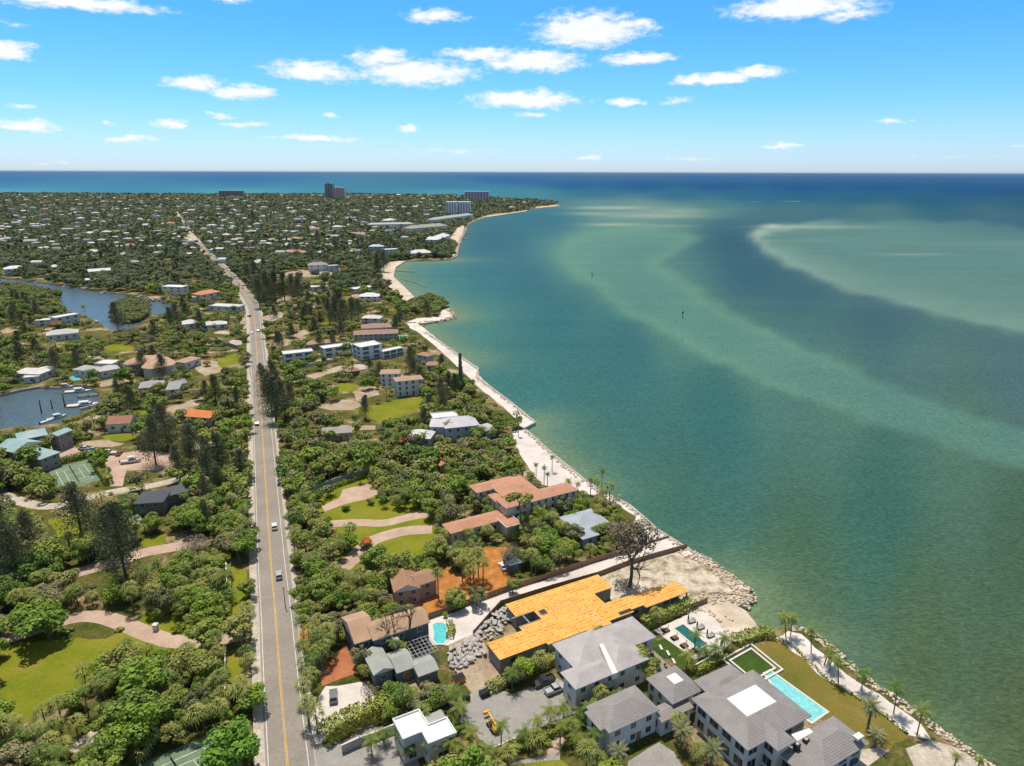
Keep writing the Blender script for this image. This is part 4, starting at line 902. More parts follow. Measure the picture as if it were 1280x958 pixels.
# teal metal roof mansion by the canal
TL = (.30,.42,.42)
house('mansion', 'canal side mansion with pale teal metal roofs and dormers above the tennis court', 'house', [wingF((-8,561.5),(17,566),13,7,'gable','metal',TL,.35), wingF((19,567.5),(49.5,575),9,6,'hip','metal',TL,.35), wingF((22,551),(60,543.5),11,7.2,'hip','metal',TL,.34), wingF((59,544),(72,545.5),8,7.4,'gablev','metal',TL,.34)], wall=(.30,.26,.24), winstep=3, lm='the teal roofed mansion')
def oval_house():
    pts = [(154,455.5),(158,451),(168,447),(180,444.5),(195,443.5),(210,446.5),(221,452.5),(216,456.5),(202,459.3),(188,461.5),(177,460.3),(176,455),(160,456.2)]
    h = 7.2; w = [P(x, y, h) for x, y in pts]; c = sum(w, Vector()) / len(w); off = (c.x, c.y, 0); poly = [(p.x, p.y) for p in w]
    root = empty('mansion', off); tag(root, 'two storey mansion with a rounded tan tile roof and corner loggia', 'house')
    m = MB(); m.prism(inset(poly, .7), -.1, h - .1); m.build('wall', wallm((.58,.50,.42)), root, off)
    m = MB(); n = len(poly); ar = sum(poly[i][0] * poly[(i + 1) % n][1] - poly[(i + 1) % n][0] * poly[i][1] for i in range(n)); pl = poly if ar > 0 else poly[::-1]
    tp = [(c.x + (x - c.x) * .42, c.y + (y - c.y) * .15) for x, y in pl]
    for i in range(n):
        a, b, d, e_ = pl[i], pl[(i+1) % n], tp[(i+1) % n], tp[i]; A3 = Vector((*a, h)); ed = (Vector((*b, h)) - A3); ed.normalize()
        q = [(*a, h), (*b, h), (*d, h + 2.6), (*e_, h + 2.6)]; nn = ed.cross(Vector(q[3]) - A3).normalized(); vv = nn.cross(ed)
        m.face(q, 0, [((Vector(s) - A3).dot(ed), (Vector(s) - A3).dot(vv)) for s in q]); m.face([(*a, h - .3), (*b, h - .3), (*b, h), (*a, h)], 1)
    m.face([(*p, h + 2.6) for p in tp], 0); m.prism(inset(pl, .02), h - .32, h - .3, 1)
    m.build('roof', [roofm('tile', (.48,.30,.20)), M_trim], root, off)
    a, b = P(160, 456.2, h), P(177, 455.4, h); e_ = (b - a); rot = math.atan2(e_.y, e_.x)
    for s_ in range(2):
        for i in range(3):
            q = a.lerp(b, (i + .5) / 3); f, p = window_protos(3.0, 2.2, M_glass); fo = copyobj(f, root, (q.x - c.x, q.y - c.y + .55, 5.2 - 3.2 * s_), (0, 0, rot), (1, 1, 1)); fo.name = 'window'; po = copyobj(p, fo); po.name = 'pane'
    clear(hull([tuple(float(v) for v in proj(*p, 0)) for p in poly])); protect(hull([tuple(float(v) for v in proj(*p, z)) for p in poly for z in (h, 4)]), min(p[1] for p in poly)); landmarks.append(('the oval roofed mansion', c.x, c.y))
oval_house()
# towers on the far beach
def tower(label, xl, xr, ytop, ybase, depth, wc, bays, floors, cap=True, group=None):
    a, b = P(xl, ybase), P(xr, ybase); yy = (a.y + b.y) / 2; w = (b - a).length; zc = math.hypot(yy, CZ)
    c = (a + b) / 2 + Vector((0, depth / 2, 0)); zt = .1
    for k in range(400):
        if float(proj(c.x, yy, zt)[1]) < ytop: break
        zt += .5
    off = (c.x, c.y, 0); root = empty('apartment_tower', off); tag(root, label, 'tower', group)
    m = MB(); m.box((c.x, c.y, zt / 2), (w, depth, zt)); m.build('wall', wallm(wc), root, off)
    m = MB(); m.box((c.x, c.y, zt + .4), (w + .8, depth + .8, .8)); 
    if cap: m.box((c.x - w * .1, c.y, zt + 2.6), (w * .25, depth * .5, 4))
    m.build('roof', wallm(tuple(x * .8 for x in wc)), root, off)
    fh = zt / floors
    for i in range(bays):
        bx = c.x - w / 2 + (i + .5) * w / bays; g = MB(); s = MB()
        for f in range(floors):
            g.box((bx, c.y - depth / 2 - .1, (f + .5) * fh), (w / bays * .5, .3, fh * .5)); s.box((bx, c.y - depth / 2 - .9, f * fh + .15), (w / bays * .72, 1.8, .3))
        o = g.build('window_bay', M_glass, root, off); s.build('balcony_stack', wallm(wc), root, off)
    clear([(xl, ybase - 1), (xr, ybase - 1), (xr, ybase + .6), (xl, ybase + .6)]); protect([(xl, ytop), (xr, ytop), (xr, ybase - 2), (xl, ybase - 2)], yy)
tower('tall narrow brown tower, highest building on the horizon', 407, 416.5, 230, 251, 30, (.36,.28,.25), 3, 16)
tower('pinkish slab block just right of the tall brown tower', 417.5, 431, 235, 250, 35, (.68,.55,.50), 5, 12)
tower('long low brown slab block on the left horizon', 274, 304, 239, 247, 25, (.32,.27,.23), 8, 6, False)
tower('mauve and grey slab tower right of the white twin tower', 581, 611, 240, 252, 40, (.58,.48,.56), 8, 12, False)
tower('left half of the white twin tower near the far shore', 558, 570.5, 253, 269, 30, (.82,.82,.82), 4, 13, False)
tower('right half of the white twin tower near the far shore', 572, 588, 253, 268.5, 30, (.82,.82,.82), 5, 13, False)

for q_ in ([(150,290),(200,287),(250,303)], [(245,303),(232,280),(218,262)], [(330,302),(420,293),(520,283)], [(60,316),(150,321),(244,318)], [(20,270),(140,268),(226,272)]): pathpx('side_street', q_, 9, G_path, .02)
# scattered far houses
FARC = [('white', (.60,.585,.55), 5), ('pale grey', (.38,.38,.37), 4), ('tan', (.40,.33,.25), 3), ('terracotta', (.46,.23,.15), 1.2), ('brown', (.26,.20,.17), 1.6)]
farpos = [(115,295,0),(134,294,0),(110,305,4),(128,304,1),(160,303,1),(163,311,3),(214,283,3),(176,279,1),(160,265,0),(195,274,2),(97,283,0),(40,305,1),(10,303,1),(60,300,2),(80,298,0),(185,301,4),(200,322,2),(215,307,2),(232,306,2),(237,322,0),
 (283,298,0),(265,287,0),(240,266,0),(322,285,0),(356,292,0),(368,292,0),(345,286,4),(300,272,0),(330,262,1),(394,283,0),(440,277,0),(455,282,4),(350,277,1),(306,277,0),(255,290,2),(262,294,0),(300,303,2),(340,303,2),(420,300,2),(465,266,0),(520,262,0),(542,260,3),(470,288,2),(488,292,1),(506,300,0),(640,262,0),(612,254,0),(630,253,0),(655,256,1),(15,264,0),(30,259,0),(50,252,0),(82,250,3),(75,268,2),(60,279,3),(45,287,1),(20,274,1),(120,270,0),(146,262,0),(100,258,0),(130,255,0),(200,262,0),(215,255,0),(230,258,0)]
fh_i = 0
def farhouse(x, y, ci):
    nm, c, _ = FARC[ci]; h = rnd.uniform(6.5, 9.5) if y < 290 else rnd.uniform(4.5, 7)
    p = P(x, y); w = rnd.uniform(9, 21); d = rnd.uniform(10, 15); rot = rnd.uniform(-.5, .5)
    c = tuple(v * rnd.uniform(.85, 1.12) for v in c)
    c = tuple(round(v / .04) * .04 for v in c)
    wg = [dict(x=p.x, y=p.y, w=w, d=d, rot=rot, h=h, roof=rnd.choice(['hip', 'hip', 'gable', 'flat']), rk='flat', rcol=c, pitch=.35, z0=0)]
    if rnd.random() < .5: q = (p.x + rnd.uniform(-10, 10), p.y - rnd.uniform(3, 7)); wg.append(dict(x=q[0], y=q[1], w=w * .5, d=d * .8, rot=rot, h=h * .9, roof='hip', rk='flat', rcol=c, pitch=.35, z0=0))
    house('house', 'one of the small %s roofed houses scattered in the distant tree canopy' % nm, 'house', wg, wall=rnd.choice([(.62,.61,.58), (.55,.48,.38), (.5,.5,.5)]), over=.5, simple=True, group='distant %s roofed houses' % nm, prot=rnd.random() < .7)
for x, y, ci in farpos: farhouse(x, y, ci)
wsum = [f[2] for f in FARC]; placed = [(x, y) for x, y, _ in farpos] + [(-999, 0)]
tries = 0; nfar = 0
while nfar < 270 and tries < 8000:
    tries += 1; y = 246 + (rnd.random() ** 1.25) * 88; x = rnd.uniform(-10, 575)
    if x > 470 and y > 272: continue
    if x > 330 and y > 322: continue
    if CLEAR[int(y), int(max(0, x))]: continue
    if math.sin(x * .045 + 2 * math.sin(y * .16)) * math.sin(y * .33 + x * .02) < -.12 and rnd.random() < .8: continue
    sep_ = 4 + (y - 244) * .24
    if any(abs(x - a) < sep_ * 1.7 and abs(y - b) < max(1.5, sep_ * .45) for a, b in placed): continue
    placed.append((x, y)); farhouse(x, y, rnd.choices(range(5), wsum)[0]); nfar += 1

def rooftops():
    rr = random.Random(77); m = MB(); k = 0; tr = 0
    mats = [roofm('flat', (.70,.68,.64)), roofm('flat', (.42,.41,.40)), roofm('flat', (.44,.33,.24)), wallm((.55,.52,.47))]
    while k < 260 and tr < 6000:
        tr += 1; y = 246 + rr.random() ** 1.3 * 70; x = rr.uniform(-10, 560)
        if (x > 470 and y > 272) or CLEAR[int(y), int(max(0, x))]: continue
        p = P(x, y); w, d, h = rr.uniform(5, 12), rr.uniform(5, 9), rr.uniform(5, 8); a = rr.uniform(-.6, .6); mi = rr.choice((0, 0, 0, 1, 2)); m.box((p.x, p.y, h / 2), (w, d, h), a, 3); m.box((p.x, p.y, h + .5), (w + 1, d + 1, 1.0), a, mi, .55); k += 1
    o = m.build('rooftops', mats); tag(o, 'countless small rooftops speckling the distant tree canopy', 'rooftops', None, 'stuff')
rooftops()
# ------------------------------------------------------------------ pools, courts, walls, fences
def pool(label, poly, mat, lmt=None, z=.05, rim=M_conc, rimw=.5):
    w = [P(x, y) for x, y in poly]; c = sum(w, Vector()) / len(w); off = (c.x, c.y, 0); root = empty('swimming_pool', off); tag(root, label, 'pool')
    pl = [(p.x, p.y) for p in w]; out = inset(pl, -rimw)
    m = MB(); n = len(pl)
    for i in range(n):
        a, b, ia, ib = out[i], out[(i+1) % n], pl[i], pl[(i+1) % n]
        m.face([(*a, z + .1), (*b, z + .1), (*ib, z + .1), (*ia, z + .1)]); m.face([(*a, 0), (*b, 0), (*b, z + .1), (*a, z + .1)]); m.face([(*ia, z), (*ib, z), (*ib, z + .1), (*ia, z + .1)])
    m.build('coping', rim, root, off)
    m = MB(); m.prism(pl, z - .02, z + .02); m.build('pool_water', mat, root, off); clear(poly); protect(poly, 99999); return root
M_coping = plain('coping_white', (.60,.57,.52), .7, .06, 1)
pool('long narrow turquoise lap pool along the mansion lawn', [(956,843),(963,839.5),(1033,890),(1014,903),(1000,893),(988,875),(975,868)], M_pooll, rim=M_coping)
pool('dark teal rectangular pool on the white terrace with umbrellas', [(843,786),(854,781),(884,806),(873,811)], M_poold, rim=M_coping)
def kidney():
    pts = [(541,782),(545,779.5),(552,779),(557,781.5),(558.5,787),(557.5,794),(559,800),(554,805),(546,805),(541.5,800),(543,793),(541.5,787)]
    pool('kidney shaped turquoise pool on the pale deck beside the dark teal house', pts, M_pool, rim=M_coping)
kidney()
pool('small star shaped turquoise pool beside the dark slate house', [(160,650),(165,645),(170,646),(175,649),(173,655),(166,657),(160,655)], M_pool)
pool('small turquoise pool with orange edging by the canal', [(86,473),(92,469.5),(99,471.5),(101,475.5),(92,476)], M_pool, rim=G_terra)
pool('pale turquoise pool right of the broad brown roofed house', [(499,420),(508,418.5),(509,423),(500,424)], M_pool)
def parterre():
    a = [(914,827),(939,813),(966,836),(953,842),(935,841)]; w = [P(*p) for p in a]; off = (w[0].x, w[0].y, 0); root = empty('sunken_garden', off); tag(root, 'square dark turf garden framed by white kerbs beside the lap pool', 'garden')
    pl = [(p.x, p.y) for p in [P(*q) for q in ((914,827),(939,813),(967,836),(942,850))]]
    m = MB(); m.prism(pl, -.02, .06); m.build('turf', G_turf, root, off)
    for k, (t0, t1) in enumerate(((0, .5), (1.3, 1.8))):
        o1, o2 = inset(pl, -t0), inset(pl, -t1); m = MB(); n = 4
        for i in range(n):
            A, B, C_, D_ = o2[i], o2[(i+1) % n], o1[(i+1) % n], o1[i]; m.face([(*A, .35), (*B, .35), (*C_, .35), (*D_, .35)]); m.face([(*A, 0), (*B, 0), (*B, .35), (*A, .35)]); m.face([(*D_, 0), (*C_, 0), (*C_, .35), (*D_, .35)])
        m.build('kerb', M_coping, root, off)
    clear(a); protect(a, 99999)
parterre()
def court(label, poly, lines):
    w = [P(*p) for p in poly]; off = (w[0].x, w[0].y, 0); root = empty('tennis_court', off); tag(root, label, 'tennis court')
    pl = [(p.x, p.y) for p in w]; m = MB(); m.prism(pl, -.02, .03); m.build('court_surface', G_court, root, off)
    a, b, c, d = [Vector(p) for p in pl]
    def q(s, t): return a.lerp(b, s).lerp(d.lerp(c, s), t)
    m = MB()
    def ln(s0, t0, s1, t1):
        p, r = q(s0, t0), q(s1, t1); e = r - p; L_ = e.length; mid = (p + r) / 2; m.box((mid.x, mid.y, .04), (L_, .16, .012), math.atan2(e.y, e.x))
    for l_ in ((.15,.15,.85,.15),(.15,.85,.85,.85),(.15,.15,.15,.85),(.85,.15,.85,.85),(.15,.25,.85,.25),(.15,.75,.85,.75),(.32,.25,.32,.75),(.68,.25,.68,.75),(.32,.5,.68,.5)): ln(*l_)
    m.build('court_line', M_line, root, off)
    n_ = MB(); p, r = q(.5, .1), q(.5, .9); e = r - p; mid = (p + r) / 2; n_.box((mid.x, mid.y, .5), (e.length, .05, 1.0), math.atan2(e.y, e.x)); n_.build('net', M_dark, root, off)
    clear(poly); protect(poly, 99999)
court('green tennis court with white lines beside the teal roofed mansion', [(60,587),(109,575),(127,599.5),(74,614)], 1)
court('pale green court surface cut by the bottom left edge of the view', [(150,966),(262,918),(330,985),(190,1060)], 1)
def wall(name, label, cat, pts, h, t, mat, posts=0, cap=None, mask=True, world=False):
    w = pts if world else [P(*p) for p in pts]; off = (w[0].x, w[0].y, 0); root = empty(name, off); tag(root, label, cat)
    m = MB(); c = MB(); ps = []
    for a, b in zip(w[:-1], w[1:]):
        e = b - a; mid = (a + b) / 2; rz = math.atan2(e.y, e.x); m.box((mid.x, mid.y, h / 2 - .15), (e.length + t * .5, t, h + .3), rz)
        if cap: c.box((mid.x, mid.y, h + .05), (e.length + t * .8, t + .12, .1), rz)
        if posts:
            k = max(1, int(e.length / posts))
            for i in range(k): ps.append(a.lerp(b, i / k))
    m.build('panel', mat, root, off)
    if cap: c.build('coping', cap, root, off)
    for p in ps[:90]:
        q = MB(); q.box((p.x, p.y, h / 2), (t + .14, t + .14, h + .25)); q.build('post', mat, root, off)
    return root
wall('fence', 'wooden fence between the orange mulch lot and the sand strip', 'fence', [(536,774),(570,762),(604,750),(634,739),(700,718),(740,704),(773,694)], 1.9, .1, M_wood, 4)
wall('fence', 'brown fence behind the orange roofed shell', 'fence', [(592,795),(612,772),(626,757),(690,737),(748,720.5),(786,706),(858,685.5)], 1.7, .1, M_wood, 5)
wall('fence', 'low brown fence dividing the white sand beside the seawall', 'fence', [(775,694),(800,683),(836,672)], .8, .1, M_wood, 5)
wall('fence', 'wooden fence at the right end of the orange roofed shell', 'fence', [(862,762),(884,753)], 1.6, .12, M_wood, 4)
wall('fence', 'plank fence behind the stucco house', 'fence', [(538,704),(560,697),(580,690)], 1.8, .1, M_wood, 4)
wall('wall', 'long pale concrete wall in front of the orange roofed shell', 'wall', [(803,778),(820,771),(862,755)], 1.2, .25, M_conc)
wall('wall', 'white garden wall along the driveway above the bottom lawn', 'wall', [(618,940),(650,926),(690,909),(735,890)], 1.3, .25, M_conc, 0, M_coping)
wall('wall', 'white wall beside the white cube house driveway', 'wall', [(428,942),(450,932),(470,925),(497,914)], 2.2, .25, M_conc, 0, M_coping)
wall('wall', 'white boundary wall with a hedge along the road verge', 'wall', [(284,768),(284,740),(283,706)], 1.8, .4, M_coping)
wall('wall', 'thin white boundary wall below the left driveway entrance', 'wall', [(282,868),(282,818)], 1.6, .3, M_coping)
wall('wall', 'curved white entrance wall at the left driveway mouth', 'wall', [(250,788),(256,780),(266,775)], 1.2, .3, M_coping)
wall('wall', 'white garden wall in front of the long white modern villa', 'wall', [(371,461),(395,457),(422,451.5)], 2.2, .4, M_coping)
wall('wall', 'pale wall behind the palm lined lawn', 'wall', [(384,617),(420,603),(462,590)], 2.0, .3, M_conc)
wall('wall', 'white wall between the small pool terrace and the garden palms', 'wall', [(868,838),(882,830),(902,818)], 1.6, .3, M_coping)
wall('wall', 'blue grey wall across the road from the brown roofed house', 'wall', [(260,430),(280,431),(299,437)], 2.6, .3, wallm((.28,.32,.38)))
# seawalls
wall('seawall', 'pale concrete seawall edging the near white sand lots', 'seawall', [(658,538),(690,567),(733,602),(758,618),(786,631),(806,648),(821,662),(856,684)], .35, .7, M_conc)
wall('seawall', 'long concrete seawall running to the cove beach', 'seawall', [(655,536),(669,528.5),(637,502),(618,488),(598,473),(596,467),(598,461),(580,449),(558,433),(533,416)], .45, .8, M_conc)
wall('seawall', 'seawall edging the left canal bank', 'seawall', [(-20,497),(0,494),(25,488),(48,484)], .4, .6, M_conc)

# ------------------------------------------------------------------ rocks
def rockmesh(seed, n=1):
    r = random.Random(seed); b = bmesh.new(); bmesh.ops.create_icosphere(b, subdivisions=1, radius=.5)
    for v in b.verts: v.co *= r.uniform(.72, 1.15)
    for v in b.verts: v.co.z *= .7
    vs = np.array([v.co[:] for v in b.verts]); fs = np.array([[v.index for v in f.verts] for f in b.faces]); b.free(); return vs, fs
RK = [rockmesh(i) for i in range(10)]
def merged(name, items, mats, parent=None, label=None, cat=None, kind=None, attr=None):
    """items: (verts Nx3, faces list of MxK with same K, matidx array, tint float) already in world space"""
    vs = []; fs = []; mi = []; tn = []; o_ = 0
    for v, f, m_, t in items:
        vs.append(v); fs.append(f + o_); mi.append(np.broadcast_to(m_, (len(f),))); tn.append(np.full(len(v), t)); o_ += len(v)
    V = np.concatenate(vs); Fq = np.concatenate(fs); k = Fq.shape[1]
    me = bpy.data.meshes.new(name); me.vertices.add(len(V)); me.vertices.foreach_set('co', V.ravel().astype(np.float32))
    me.loops.add(Fq.size); me.loops.foreach_set('vertex_index', Fq.ravel().astype(np.int32)); me.polygons.add(len(Fq)); me.polygons.foreach_set('loop_start', np.arange(0, Fq.size, k, dtype=np.int32))
    for m_ in mats: me.materials.append(m_)
    me.polygons.foreach_set('material_index', np.concatenate(mi).astype(np.int32)); me.update()
    at = me.attributes.new('tint', 'FLOAT', 'POINT'); at.data.foreach_set('value', np.concatenate(tn).astype(np.float32))
    o = bpy.data.objects.new(name, me); COL.objects.link(o)
    if label: tag(o, label, cat)
    if kind: o['kind'] = kind
    return o
def rotm(r):
    a, b, c = r.uniform(0, 6.28), r.uniform(-.5, .5), r.uniform(-.5, .5)
    return np.array(Matrix.Rotation(a, 3, 'Z') @ Matrix.Rotation(b, 3, 'X') @ Matrix.Rotation(c, 3, 'Y'))
def riprap():
    items = []; r = random.Random(5)
    def line(pts, w, dens, smin, smax, inn=.6):
        pw = [P(*p) for p in pts]
        for a, b in zip(pw[:-1], pw[1:]):
            L_ = (b - a).length; d = (b - a).normalized(); n_ = Vector((d.y, -d.x, 0))
            for _ in range(int(L_ * w * dens)):
                t = r.random(); o = r.uniform(-w * inn, w * (1 - inn)); s = r.uniform(smin, smax); c = a.lerp(b, t) + n_ * -o * 1
                # negative side = sea: lower
                side = -o; z = .15 if side < 0 else max(-1.2, .15 - side * .45)
                v, f = r.choice(RK); items.append(((v * s * np.array([r.uniform(.8,1.3), r.uniform(.8,1.3), 1])) @ rotm(r).T + np.array([c.x, c.y, z]), f, 0, r.random()))
    line([(1255,972),(1238,958),(1196,928),(1160,903),(1110,866),(1085,851),(1060,828),(1028,800),(1010,788),(988,785)], 3.4, 1.9, .45, 1.15, .5)
    line([(922,758),(934,753),(938,746),(936,738),(921,726),(905,714),(890,702),(880,696),(856,685)], 6, 1.3, .5, 1.3, .3)
    line([(884,756),(895,752),(910,750),(925,750)], 9, 1.2, .5, 1.4, .5)
    line([(880,762),(895,774),(908,787),(920,800)], 2.2, 1.0, .5, 1.2, .5)
    line([(905,770),(925,784),(940,792)], 1.0, .8, .4, 1.0, .5)
    line([(866,768),(880,761)], 2.0, 1.0, .5, 1.2, .5)
    line([(856,685),(821,663),(806,649),(786,632),(758,619),(733,603),(710,586),(690,568),(668,546),(655,537)], 2.4, .8, .6, 1.3, .3)
    line([(668,526),(637,502),(618,488),(599,474),(598,461),(580,449),(558,433),(533,416)], 2.2, .6, .7, 1.5, .15)
    line([(524,403),(549,402),(567,397),(568,392),(560,386)], 6, .35, .9, 2.4, .4)
    line([(541,326),(563,324),(571,320),(574,307),(577,297),(586,280),(610,270),(647,265.5)], 5, .12, 1.5, 3.5, .4)
    line([(665,261),(697,258),(699,256.8)], 12, .04, 3, 7, .4)
    o = merged('riprap', items, [M_rock], kind='stuff'); tag(o, 'pale tan riprap boulders armouring the shoreline from the frame bottom to the far cove', 'rocks')
riprap()
def boulders():
    r = random.Random(8); meshes = []
    for i in range(6):
        v, f = RK[i]; me = bpy.data.meshes.new('boulder'); me.from_pydata([tuple(x) for x in v], [], [tuple(int(q) for q in x) for x in f]); me.materials.append(M_greyrock); meshes.append(me)
    zone = [(566,842),(560,815),(575,805),(590,800),(600,785),(620,768),(632,760),(638,775),(616,800),(606,800),(600,812),(606,818),(590,826),(575,838)]
    pz = fillmask(zone); k = 0; tr = 0; used = []
    while k < 210 and tr < 6000:
        tr += 1; x = r.uniform(558, 640); y = r.uniform(758, 845)
        iy, ix = int(y) - pz[0][0].start, int(x) - pz[0][1].start
        if not (0 <= iy < pz[1].shape[0] and 0 <= ix < pz[1].shape[1] and pz[1][iy, ix]): continue
        p = P(x, y); s = r.uniform(1.0, 2.0)
        if any((p - q).length < 1.0 for q in used): continue
        used.append(p); o = bpy.data.objects.new('boulder', r.choice(meshes)); COL.objects.link(o); o.location = (p.x, p.y, s * .22 + r.uniform(0, .5)); o.scale = (s * r.uniform(.8, 1.9), s * r.uniform(.6, 1.1), s * r.uniform(.5, 1)); o.rotation_euler = (0, r.uniform(-.2, .2), r.uniform(0, 6))
        tag(o, 'one grey boulder of the rubble pile left of the orange roofed shell', 'boulder', 'rubble boulders by the building site'); k += 1
    clear(zone); protect(zone, 99999)
boulders()

# ------------------------------------------------------------------ vehicles
def carpaint(name, c): 
    m, n, l, b = newmat(name); b.inputs['Base Color'].default_value = (*c, 1); b.inputs['Roughness'].default_value = .3; b.inputs['Coat Weight'].default_value = .5
    v = coords(n, l); l.new(rampn(n, l, noise(n, l, v, 1.5), [(.3, tuple(x*.9 for x in c)), (.7, c)]), b.inputs['Base Color']); return m
M_lampw = plain('headlight_glass', (.7,.7,.68), .2, .05); M_lampr = plain('tail_light', (.4,.02,.02), .3, .05)
def vehicle(name, label, cat, pos, heading, paint, kind='suv', group=None, small=False, lm=None):
    root = empty(name, (pos.x, pos.y, pos.z + .02), heading); tag(root, label, cat, group)
    L_, Wd = {'suv': (4.7, 1.9), 'sedan': (4.7, 1.82), 'pickup': (5.6, 2.0)}[kind]; hl = L_ / 2; hw = Wd / 2
    prof = {'suv': [(-hl, .45), (-hl, .95), (-hl + .15, 1.1), (hl - 1.1, 1.05), (hl - .2, .9), (hl, .7), (hl, .45)], 'sedan': [(-hl, .4), (-hl, .85), (-hl + .2, .98), (hl - 1.2, .92), (hl - .2, .78), (hl, .6), (hl, .4)], 'pickup': [(-hl, .55), (-hl, 1.1), (hl - 1.3, 1.15), (hl - .15, 1.0), (hl, .8), (hl, .5)]}[kind]
    cab = {'suv': (-hl + .12, -hl + .5, hl - 1.9, hl - 1.2, 1.08, 1.72), 'sedan': (-hl + .5, -hl + 1.25, hl - 2.1, hl - 1.3, .95, 1.42), 'pickup': (-hl + 1.9, -hl + 2.15, hl - 2.2, hl - 1.45, 1.12, 1.82)}[kind]
    m = MB(); n = len(prof)
    def side(s): return [(x, s * hw * (1 if z < .95 else .95), z) for x, z in prof]
    a, b = side(-1), side(1)
    for i in range(n): j = (i + 1) % n; m.face([a[i], b[i], b[j], a[j]])
    m.face(a); m.face(b[::-1])
    if kind == 'pickup':   # raised bed walls
        for s in (-1, 1): m.box((-hl + .95, s * (hw - .06), 1.25), (1.8, .1, .3))
        m.box((-hl + .06, 0, 1.25), (.1, Wd - .1, .3))
    m.build('body', paint, root, weld=True)
    x0, x1, x2, x3, zb, zt = cab; g = MB(); t = .82
    B = [(x0, -hw * .94, zb), (x3, -hw * .94, zb), (x3, hw * .94, zb), (x0, hw * .94, zb)]; T = [(x1, -hw * t, zt - .06), (x2, -hw * t, zt - .06), (x2, hw * t, zt - .06), (x1, hw * t, zt - .06)]
    for i in range(4): j = (i + 1) % 4; g.face([B[i], B[j], T[j], T[i]])
    g.build('window', M_glass, root)
    r_ = MB(); r_.box(((x1 + x2) / 2, 0, zt - .03), (x2 - x1 + .08, hw * t * 2 + .06, .08)); r_.build('roof', paint, root)
    if not small:
        wmeshes = MB(); pts = [(0, -.12, 0), (0, .12, 0)]; wmeshes.tube(pts, [.34, .34], 12); w0 = None
        for sx in (-1, 1):
            for sy in (-1, 1):
                loc = (sx * hl * .62, sy * (hw - .08), .34)
                if w0 is None:
                    w0 = wmeshes.build('wheel', M_rubber, root); w0.location = loc; h_ = MB(); h_.tube([(0, -.13, 0), (0, .13, 0)], [.18, .18], 8); rim0 = h_.build('rim', M_conc, w0)
                else: w1 = copyobj(w0, root, loc); copyobj(rim0, w1)
        for sy in (-1, 1):
            q = MB(); q.box((hl - .02, sy * hw * .72, .72), (.1, .35, .16)); q.build('headlight', M_lampw, root)
            q = MB(); q.box((-hl + .02, sy * hw * .8, .9), (.1, .25, .2)); q.build('tail_light', M_lampr, root)
    return root
PW = carpaint('white_car_paint', (.75,.75,.74)); PS = carpaint('silver_car_paint', (.42,.43,.44)); PB = carpaint('black_car_paint', (.02,.02,.022)); PG = carpaint('dark_green_car_paint', (.03,.06,.05)); PGr = carpaint('grey_car_paint', (.16,.16,.17)); PR = carpaint('red_car_paint', (.35,.05,.03)); PBl = carpaint('blue_car_paint', (.16,.24,.33))
def road_heading(p):
    best = min(range(1, len(rc) - 1), key=lambda i: (rc[i] - p).length); d = rc[best + 1] - rc[best - 1]; return math.atan2(d.y, d.x), best
def oncar(px, py, off, label, paint, kind='suv', away=True, small=False, group=None):
    p = P(px, py); hd, i = road_heading(p); a, b = rc[max(0, i - 1)], rc[min(len(rc) - 1, i + 1)]; e = (b - a).normalized(); q = a + e * (p - a).dot(e); n_ = Vector((e.y, -e.x, 0)); q = q + n_ * off
    return vehicle('parked_car' if 'parked' in label else 'car', label, 'car', Vector((q.x, q.y, 0)), hd if away else hd + math.pi, paint, kind, group, small)
oncar(344, 660, 2.0, 'white suv driving up the road, upper of the two pale cars', PW)
oncar(350, 721, 2.0, 'silver suv driving up the road, nearest car on the asphalt', PS)
oncar(320.5, 531, -2.2, 'dark green car in the left lane beside the bare verge', PG, 'sedan', False)
oncar(322.5, 414, 2.0, 'small black car far up the straight road', PB, 'sedan')
oncar(313, 417, -2.6, 'small white car far up the road in the left lane', PW, 'sedan', False)
AUTOC = []
for k, (x, y, of, pt) in enumerate([(302,361,2,PB),(297,356,2,PGr),(292,350,-2,PW),(286,344,2,PB),(281,339,2,PGr),(276,333,-2,PS),(272,329,2,PB),(267,324,-2,PW),(262,320,2,PG),(291,349,2,PGr)]):
    AUTOC.append((x, y, oncar(x, y, of, 'car', pt, 'sedan', of > 0, True, 'cars on the far bend'), {'black_car_paint': 'black', 'white_car_paint': 'white', 'silver_car_paint': 'silver', 'grey_car_paint': 'grey', 'dark_green_car_paint': 'dark green'}[pt.name]))
AUTOC.sort(key=lambda q: -q[1])
for k, (x, y, o, cn) in enumerate(AUTOC): o['label'] = 'tiny %s car queued on the far road bend, %s from the camera' % (cn, ('nearest', 'second', 'third', 'fourth', 'fifth', 'sixth', 'seventh', 'eighth', 'ninth', 'tenth')[k])
def parkcar(name, px, py, hd, label, paint, kind, cat='car'): return vehicle(name, label, cat, P(px, py), hd, paint, kind)
parkcar('pickup_truck', 680, 855, RT + math.pi, 'black pickup truck parked left of the pale metal roofed house', PB, 'pickup', 'pickup'); parkcar('pickup_truck', 694, 864.5, RT, 'silver pickup truck parked beside the black pickup', PS, 'pickup', 'pickup')
parkcar('parked_car', 628.5, 710, R(112), 'white sedan parked on the orange mulch lot', PW, 'sedan'); parkcar('parked_car', 417, 873, R(105), 'grey suv with white roof parked on the small white gravel lot', PGr, 'suv')
parkcar('parked_car', 3, 613, R(150), 'dark car at the left edge of the view on the tan lane', PGr, 'sedan'); parkcar('parked_car', 104, 562, R(160), 'white suv parked by the teal roofed mansion patio', PW, 'suv')
